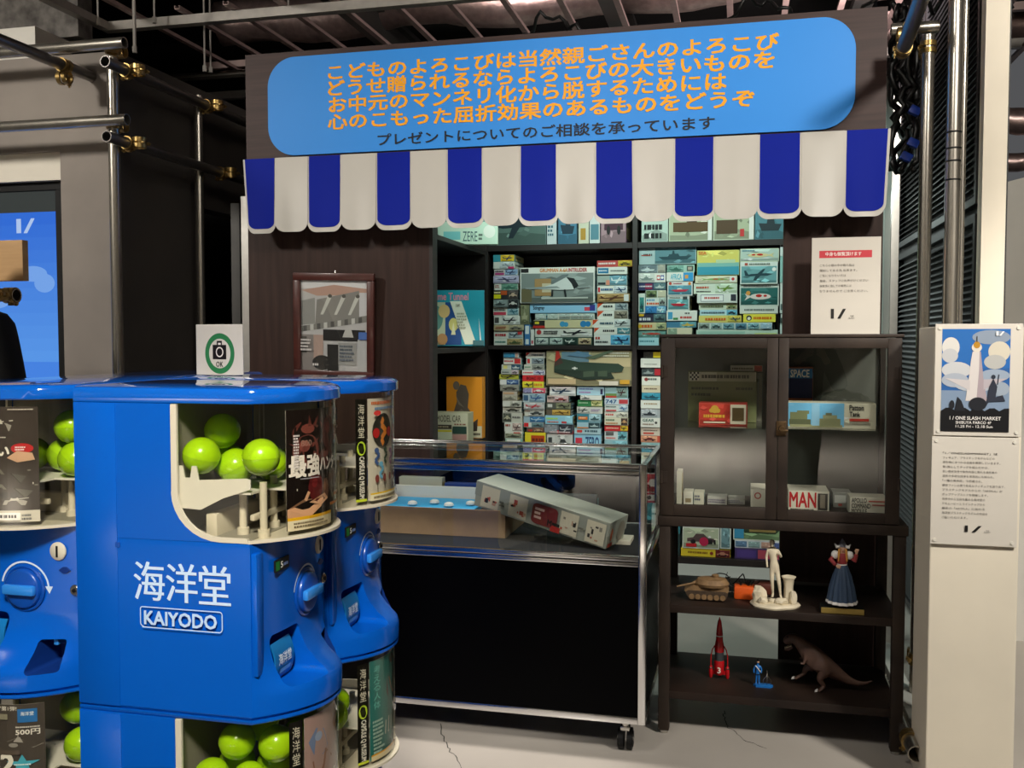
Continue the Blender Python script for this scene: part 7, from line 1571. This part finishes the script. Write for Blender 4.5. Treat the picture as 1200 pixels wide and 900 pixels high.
bm = NB(); ball(bm, (0, -.0132, P(0, 650).z), .002, 1.4, .5, .5, seg=8); obj('mouth', bm, 'redcloth', t, True)
# red rocket
t, P, k = toy('toy_rocket', 'shiny red toy rocket with side pods standing on the lower rack shelf', 'toy rocket', 842.5, 808, 3.68, zsh2)
Z_ = lambda y: P(842.5, y).z
bm = NB(); lathe(bm, [(.0145, Z_(803)), (.0185, Z_(800)), (.0190, Z_(788)), (.0175, Z_(786.5))], seg=28); obj('lower_body', bm, 'red', t, True)
bm = NB(); lathe(bm, [(.0168, Z_(786.5)), (.0168, Z_(777)), (.0165, Z_(776.5))], seg=28); obj('grey_band', bm, mat('smoked_grey', '#3a3f42', .3, noise=.1), t, True)
bm = NB(); lathe(bm, [(.0178, Z_(776.5)), (.0185, Z_(773)), (.0165, Z_(768)), (.0130, Z_(762)), (.0128, Z_(758.5))], seg=28); obj('upper_body', bm, 'red', t, True)
bm = NB(); lathe(bm, [(.0132, Z_(758.5)), (.0132, Z_(757.6))], seg=28); obj('collar', bm, 'white', t, True)
bm = NB(); lathe(bm, [(.0126, Z_(757.6)), (.0105, Z_(750)), (.0065, Z_(741)), (.0028, Z_(738.5)), (.0014, Z_(736.5))], seg=24)
for i in range(6): y = 756-2.4*i; r = .0124-.0009*i; lathe(bm, [(r, Z_(y)), (r+.0006, Z_(y-.5)), (r, Z_(y-1))], seg=24)
obj('nose_cone', bm, 'red', t, True)
for i in range(3):
    a = math.radians(180+120*i) if i else math.radians(180); a = math.radians((178, 2, 90)[i])
    dx, dy = math.cos(a), math.sin(a); r = .031
    bm = NB(); tube(bm, [(dx*.017, dy*.017, Z_(770)), (dx*.026, dy*.026, Z_(775)), (dx*r, dy*r, Z_(782)), (dx*r, dy*r, Z_(794))], .0022, 8); f_ = obj('strut', bm, 'red', t, True)
    bm = NB(); lathe(bm, [(.004, Z_(807.8)), (.0075, Z_(805)), (.0075, Z_(796)), (.004, Z_(793.5))], (dx*r, dy*r, 0), 16); box(bm, min(dx*.016, dx*r)-.001, max(dx*.016, dx*r)+.001, min(dy*.016, dy*r)-.001, max(dy*.016, dy*r)+.001, Z_(803.5), Z_(799)); obj('engine_pod', bm, 'red', t, True)
    bm = NB(); lathe(bm, [(.0078, Z_(796.5)), (.0080, Z_(795.8)), (.0078, Z_(795.2))], (dx*r, dy*r, 0), 16); obj('pod_ring', bm, 'silver', t, True)
def num(u, v, h):
    a = -PI/2+u/.019; return ((.0191+h)*math.cos(a), (.0191+h)*math.sin(a), v)
p = Paint(num, .0001); p.text('3', -.0055, Z_(800), .0055, Z_(793.5), '#e8ddd0', .02); p.build('number', t)
# little blue man on a boat shaped base
t, P, k = toy('toy_figure', 'tiny toy man in a blue coat with white sash on a blue base', 'toy figure', 894, 811, 3.63, zsh2)
bm = NB(); pts = [(-.034, 0), (-.026, -.014), (.026, -.014), (.036, 0), (.026, .014), (-.026, .014)]; prism(bm, pts, 'z', 0, .008); obj('base', bm, 'bluefig', t)
S = {'pel': (P(887.5, 796), .0062), 'che': (P(887.7, 788.5), (.0082, .006)), 'nec': (P(887.8, 785), .0034), 'hed': (P(888, 782.3, -.001), .0052), 'lsh': (P(884.6, 787.6), .0038), 'lel': (P(883, 792), .0030), 'lha': (P(883.3, 796, -.003), .0028),
     'rsh': (P(890.8, 787.6), .0038), 'rel': (P(892.2, 791.6), .0030), 'rha': (P(891.6, 795.4, -.004), .0028), 'lhp': (P(886.2, 798), .0042), 'lan': (P(885.9, 806.5), .0030), 'lto': (P(885.5, 808.2, -.006), .0030), 'rhp': (P(889, 798), .0042), 'ran': (P(889.4, 806.5), .0030), 'rto': (P(889.8, 808.2, -.006), .0030)}
E_ = [('pel', 'che'), ('che', 'nec'), ('nec', 'hed'), ('che', 'lsh'), ('lsh', 'lel'), ('lel', 'lha'), ('che', 'rsh'), ('rsh', 'rel'), ('rel', 'rha'), ('pel', 'lhp'), ('lhp', 'lan'), ('lan', 'lto'), ('pel', 'rhp'), ('rhp', 'ran'), ('ran', 'rto')]
skin('figure', S, E_, 'bluefig', t, 2, 'pel')
bm = NB(); ball(bm, P(888, 782.4, -.0018), .0048, seg=12); obj('face', bm, 'skin', t, True)
bm = NB(); lathe(bm, [(.0054, P(0, 781.6).z), (.0056, P(0, 780.4).z), (.0050, P(0, 779.3).z)], (P(888, 0).x, 0, 0), 16); obj('hat', bm, 'rubber', t, True)
bm = NB(); tube(bm, [P(885, 786.6, -.0062), P(887.8, 789.5, -.0082), P(890.8, 793.6, -.0062)], .0020, 8); obj('sash', bm, 'white', t, True)
bm = NB(); box(bm, P(885.0, 0).x, P(890.2, 0).x, -.006, .006, P(0, 797.6).z, P(0, 796.4).z, .001); obj('belt', bm, 'rubber', t)
bm = NB(); lathe(bm, [(.003, P(0, 803).z), (.0036, P(0, 797).z), (.0008, P(0, 791.5).z)], (P(898.6, 0).x, 0, 0), 12)
for s in (-1, 1): tube(bm, [P(898.6, 797), P(898.6+4.2*s, 803), P(898.6+4.6*s, 808.4)], .0013, 6)
tube(bm, [P(898.6, 803), P(898.6, 808.4)], .002, 6); obj('launcher', bm, 'silver', t, True)
# tyrannosaur
t, P, k = toy('toy_dinosaur', 'brown rubber toy dinosaur on two legs on the lower rack shelf', 'toy dinosaur', 958, 813, 3.66, zsh2)
r = lambda q: q*k
S = {'hip': (P(966, 785), (r(12), r(15))), 'bel': (P(955, 779), (r(11.5), r(13.5))), 'che': (P(945, 770.5), (r(9.5), r(11))), 'nec': (P(937, 761.5), (r(6.5), r(7.5))), 'skl': (P(929, 756), (r(6.0), r(7.0))), 'eye': (P(922.5, 757.5), (r(5.4), r(6.0))), 'snt': (P(917.5, 763.5), (r(3.6), r(3.8))),
     't1': (P(980, 794), (r(7), r(9))), 't2': (P(992, 800.5), (r(4.6), r(5.6))), 't3': (P(1003, 803.7), (r(3.0), r(3.6))), 't4': (P(1013, 803), r(2.0)), 't5': (P(1021.5, 799.5), r(.8)),
     'nk1': (P(965, 791, -.028), (r(6.5), r(9))), 'nk2': (P(958.5, 799, -.032), r(4.2)), 'nk3': (P(964.5, 806, -.030), r(2.6)), 'nk4': (P(962.5, 811, -.036), (r(3.0), r(1.8))),
     'fk1': (P(960, 788, .026), (r(6), r(8))), 'fk2': (P(944, 793.5, .026), r(4.0)), 'fk3': (P(942.5, 800, .026), r(2.6)), 'fk4': (P(936, 804.5, .022), (r(2.8), r(1.8))),
     'a1': (P(943, 777, -.026), r(2.4)), 'a2': (P(940, 783, -.030), r(1.6)), 'a3': (P(936.5, 782, -.032), r(1.2)), 'b1': (P(943, 777, .026), r(2.4)), 'b2': (P(940, 783, .030), r(1.6)), 'b3': (P(936.5, 782, .032), r(1.2))}
E_ = [('hip', 'bel'), ('bel', 'che'), ('che', 'nec'), ('nec', 'skl'), ('skl', 'eye'), ('eye', 'snt'), ('hip', 't1'), ('t1', 't2'), ('t2', 't3'), ('t3', 't4'), ('t4', 't5'), ('hip', 'nk1'), ('nk1', 'nk2'), ('nk2', 'nk3'), ('nk3', 'nk4'), ('hip', 'fk1'), ('fk1', 'fk2'), ('fk2', 'fk3'), ('fk3', 'fk4'), ('che', 'a1'), ('a1', 'a2'), ('a2', 'a3'), ('che', 'b1'), ('b1', 'b2'), ('b2', 'b3')]
for nm, base in (('n', 'nk4'), ('f', 'fk4')):
    q = S[base][0]
    for i, (dx, dy) in enumerate(((-5, -.006), (-4.4, .006), (-4.8, .0))): S['%st%d' % (nm, i)] = (q+Vector((dx*k, dy*1.6, -.0025)), r(1.1)); E_.append((base, '%st%d' % (nm, i)))
skin('body', S, E_, 'dino', t, 2, 'hip')
bm = NB(); tube(bm, [P(927, 766, 0), P(922, 769.5, 0), P(918.3, 770.5, 0)], [r(2.6), r(2.4), r(1.0)], 10); j_ = obj('jaw', bm, 'dino', t, True)
bm = NB(); 
for i in range(7):
    for s in (-1, 1): q = P(926-1.2*i, 764.5+.55*i, s*(.010-.001*i)); cyl(bm, q, q-Vector((0, 0, .0055)), .0016, .0002, 6)
obj('teeth', bm, 'marble', j_)
for s in (-1, 1):
    bm = NB(); ball(bm, P(921.5, 754.5, s*r(4.3)), .0026, seg=8); obj('eye', bm, 'rubber', t, True)
for nm in 'nf':
    for i in range(3):
        q = S['%st%d' % (nm, i)][0]; bm = NB(); cyl(bm, q+Vector((-.001, 0, .001)), q+Vector((-.011, 0, -.003)), .0032, .0006, 8); obj('claw', bm, 'white', t, True)

# ================================================================ people
def person(label, loc, rz, hgt=1.74, bag=False, arms='down', skincol='skin'):
    s = hgt/1.74; t = thing('person', label, 'person', loc, rz)
    V = lambda x, y, z: Vector((x*s, y*s, z*s))
    up = arms == 'phone'; lg = .55 if up else 1.0
    S = {'pel': (V(0, 0, .95), (.135*s, .10*s)), 'wai': (V(0, 0, 1.10), (.125*s, .09*s)), 'che': (V(0, 0, 1.28), (.15*s, .105*s)), 'nek': (V(0, .0, 1.48), .055*s), 'hd0': (V(0, -.015, 1.58), (.075*s, .09*s)), 'hd1': (V(0, -.012, 1.68), (.073*s, .088*s))}
    E_ = [('pel', 'wai'), ('wai', 'che'), ('che', 'nek'), ('nek', 'hd0'), ('hd0', 'hd1')]
    for q, n in ((-1, 'l'), (1, 'r')):
        el = V(q*.26, -.10 if up else .02, 1.12); wr = V(q*.10 if up else q*.27, -.33 if up else -.05, 1.33 if up else .90)
        S.update({n+'sh': (V(q*.18, 0, 1.40), .058*s), n+'el': (el, .042*s), n+'wr': (wr, .028*s), n+'hp': (V(q*.09*(lg+1)/2, 0, .88), .085*s), n+'kn': (V(q*.10*lg, -.01, .49), .056*s), n+'an': (V(q*.105*lg, .015, .09), .040*s), n+'ft': (V(q*.115*lg, -.11, .035), (.042*s, .03*s))})
        d = (wr-el).normalized(); pl = wr+d*.055*s
        S[n+'pa'] = (pl, (.034*s, .018*s)); E_ += [('che', n+'sh'), (n+'sh', n+'el'), (n+'el', n+'wr'), (n+'wr', n+'pa'), ('pel', n+'hp'), (n+'hp', n+'kn'), (n+'kn', n+'an'), (n+'an', n+'ft')]
        sd_ = Vector((0, 1, 0)) if not up else Vector((0, 0, 1))
        for i in range(4):
            a = pl+d*.038*s+sd_*(i-1.5)*.019*s; b_ = a+d*(.030-.004*abs(i-1.4))*s+Vector((-q*.012*s, 0, 0)); c = b_+d*.018*s+Vector((-q*.016*s, 0, 0))
            S.update({n+'f%da' % i: (a, .0095*s), n+'f%db' % i: (b_, .0088*s), n+'f%dc' % i: (c, .0075*s)}); E_ += [(n+'pa', n+'f%da' % i), (n+'f%da' % i, n+'f%db' % i), (n+'f%db' % i, n+'f%dc' % i)]
        th = pl-sd_*.032*s+d*.005*s; th2 = th-sd_*.012*s+d*.032*s; S.update({n+'t1': (th, .0105*s), n+'t2': (th2, .009*s)}); E_ += [(n+'pa', n+'t1'), (n+'t1', n+'t2')]
    skin('body', S, E_, 'skin', t, 2, 'pel')
    J = {k_: (S[k_][0], tuple(x+(.032 if 'sh' in k_ else .022)*s for x in (S[k_][1] if isinstance(S[k_][1], tuple) else (S[k_][1],)*2))) for k_ in ('pel', 'wai', 'che', 'lsh', 'lel', 'lwr', 'rsh', 'rel', 'rwr')}
    J['pel'] = (V(0, 0, .93), (.168*s, .132*s)); J['nek'] = (V(0, .004, 1.45), .068*s)
    skin('jacket', J, [('pel', 'wai'), ('wai', 'che'), ('che', 'nek'), ('che', 'lsh'), ('lsh', 'lel'), ('lel', 'lwr'), ('che', 'rsh'), ('rsh', 'rel'), ('rel', 'rwr')], 'blackfab', t, 2, 'pel')
    T = {k_: (S[k_][0], tuple(x+.013*s for x in (S[k_][1] if isinstance(S[k_][1], tuple) else (S[k_][1],)*2))) for k_ in ('pel', 'lhp', 'lkn', 'lan', 'rhp', 'rkn', 'ran')}; T['wai'] = (V(0, 0, 1.05), (.140*s, .106*s))
    skin('trousers', T, [('pel', 'wai'), ('pel', 'lhp'), ('lhp', 'lkn'), ('lkn', 'lan'), ('pel', 'rhp'), ('rhp', 'rkn'), ('rkn', 'ran')], mat('black_trousers', '#0d0d10', .9, noise=.2), t, 2, 'pel')
    bm = NB(); ball(bm, V(0, .012, 1.66), .105*s, .86, 1.0, 1.08, 20)
    for v in bm.verts:
        if v.co.y < -.045*s: v.co.z = max(v.co.z, 1.685*s)
    obj('hair', bm, 'hair', t, True)
    for q in (-1, 1):
        bm = NB(); ball(bm, V(q*.032, -.098, 1.615), .011*s, seg=10); obj('eye', bm, 'rubber', t, True)
        bm = NB(); ball(bm, V(q*.083, .0, 1.605), .026*s, .4, .7, 1.1, 10); obj('ear', bm, 'skin', t, True)
        bm = NB(); ball(bm, V(q*.115*lg, -.06, .045), .055*s, .85, 2.3, .80, 14); 
        for v in bm.verts: v.co.z = max(v.co.z, .002)
        obj('shoe', bm, 'rubber', t, True)
    bm = NB(); ball(bm, V(0, -.112, 1.585), .016*s, .8, 1, 1.3, 10); obj('nose', bm, 'skin', t, True)
    bm = NB(); ball(bm, V(0, -.098, 1.545), .02*s, 1.2, .4, .3, 10); obj('mouth', bm, 'redcloth', t, True)
    return t
q = at(-57, 420, 2.74)
person('person in black at the left edge beside the lit screen', (q.x, 2.74, 0), math.radians(175), 1.83)
person('person in black holding up a phone, mirrored in the cabinet glass', (.44, -.42, 0), math.radians(172), 1.70, arms='phone')
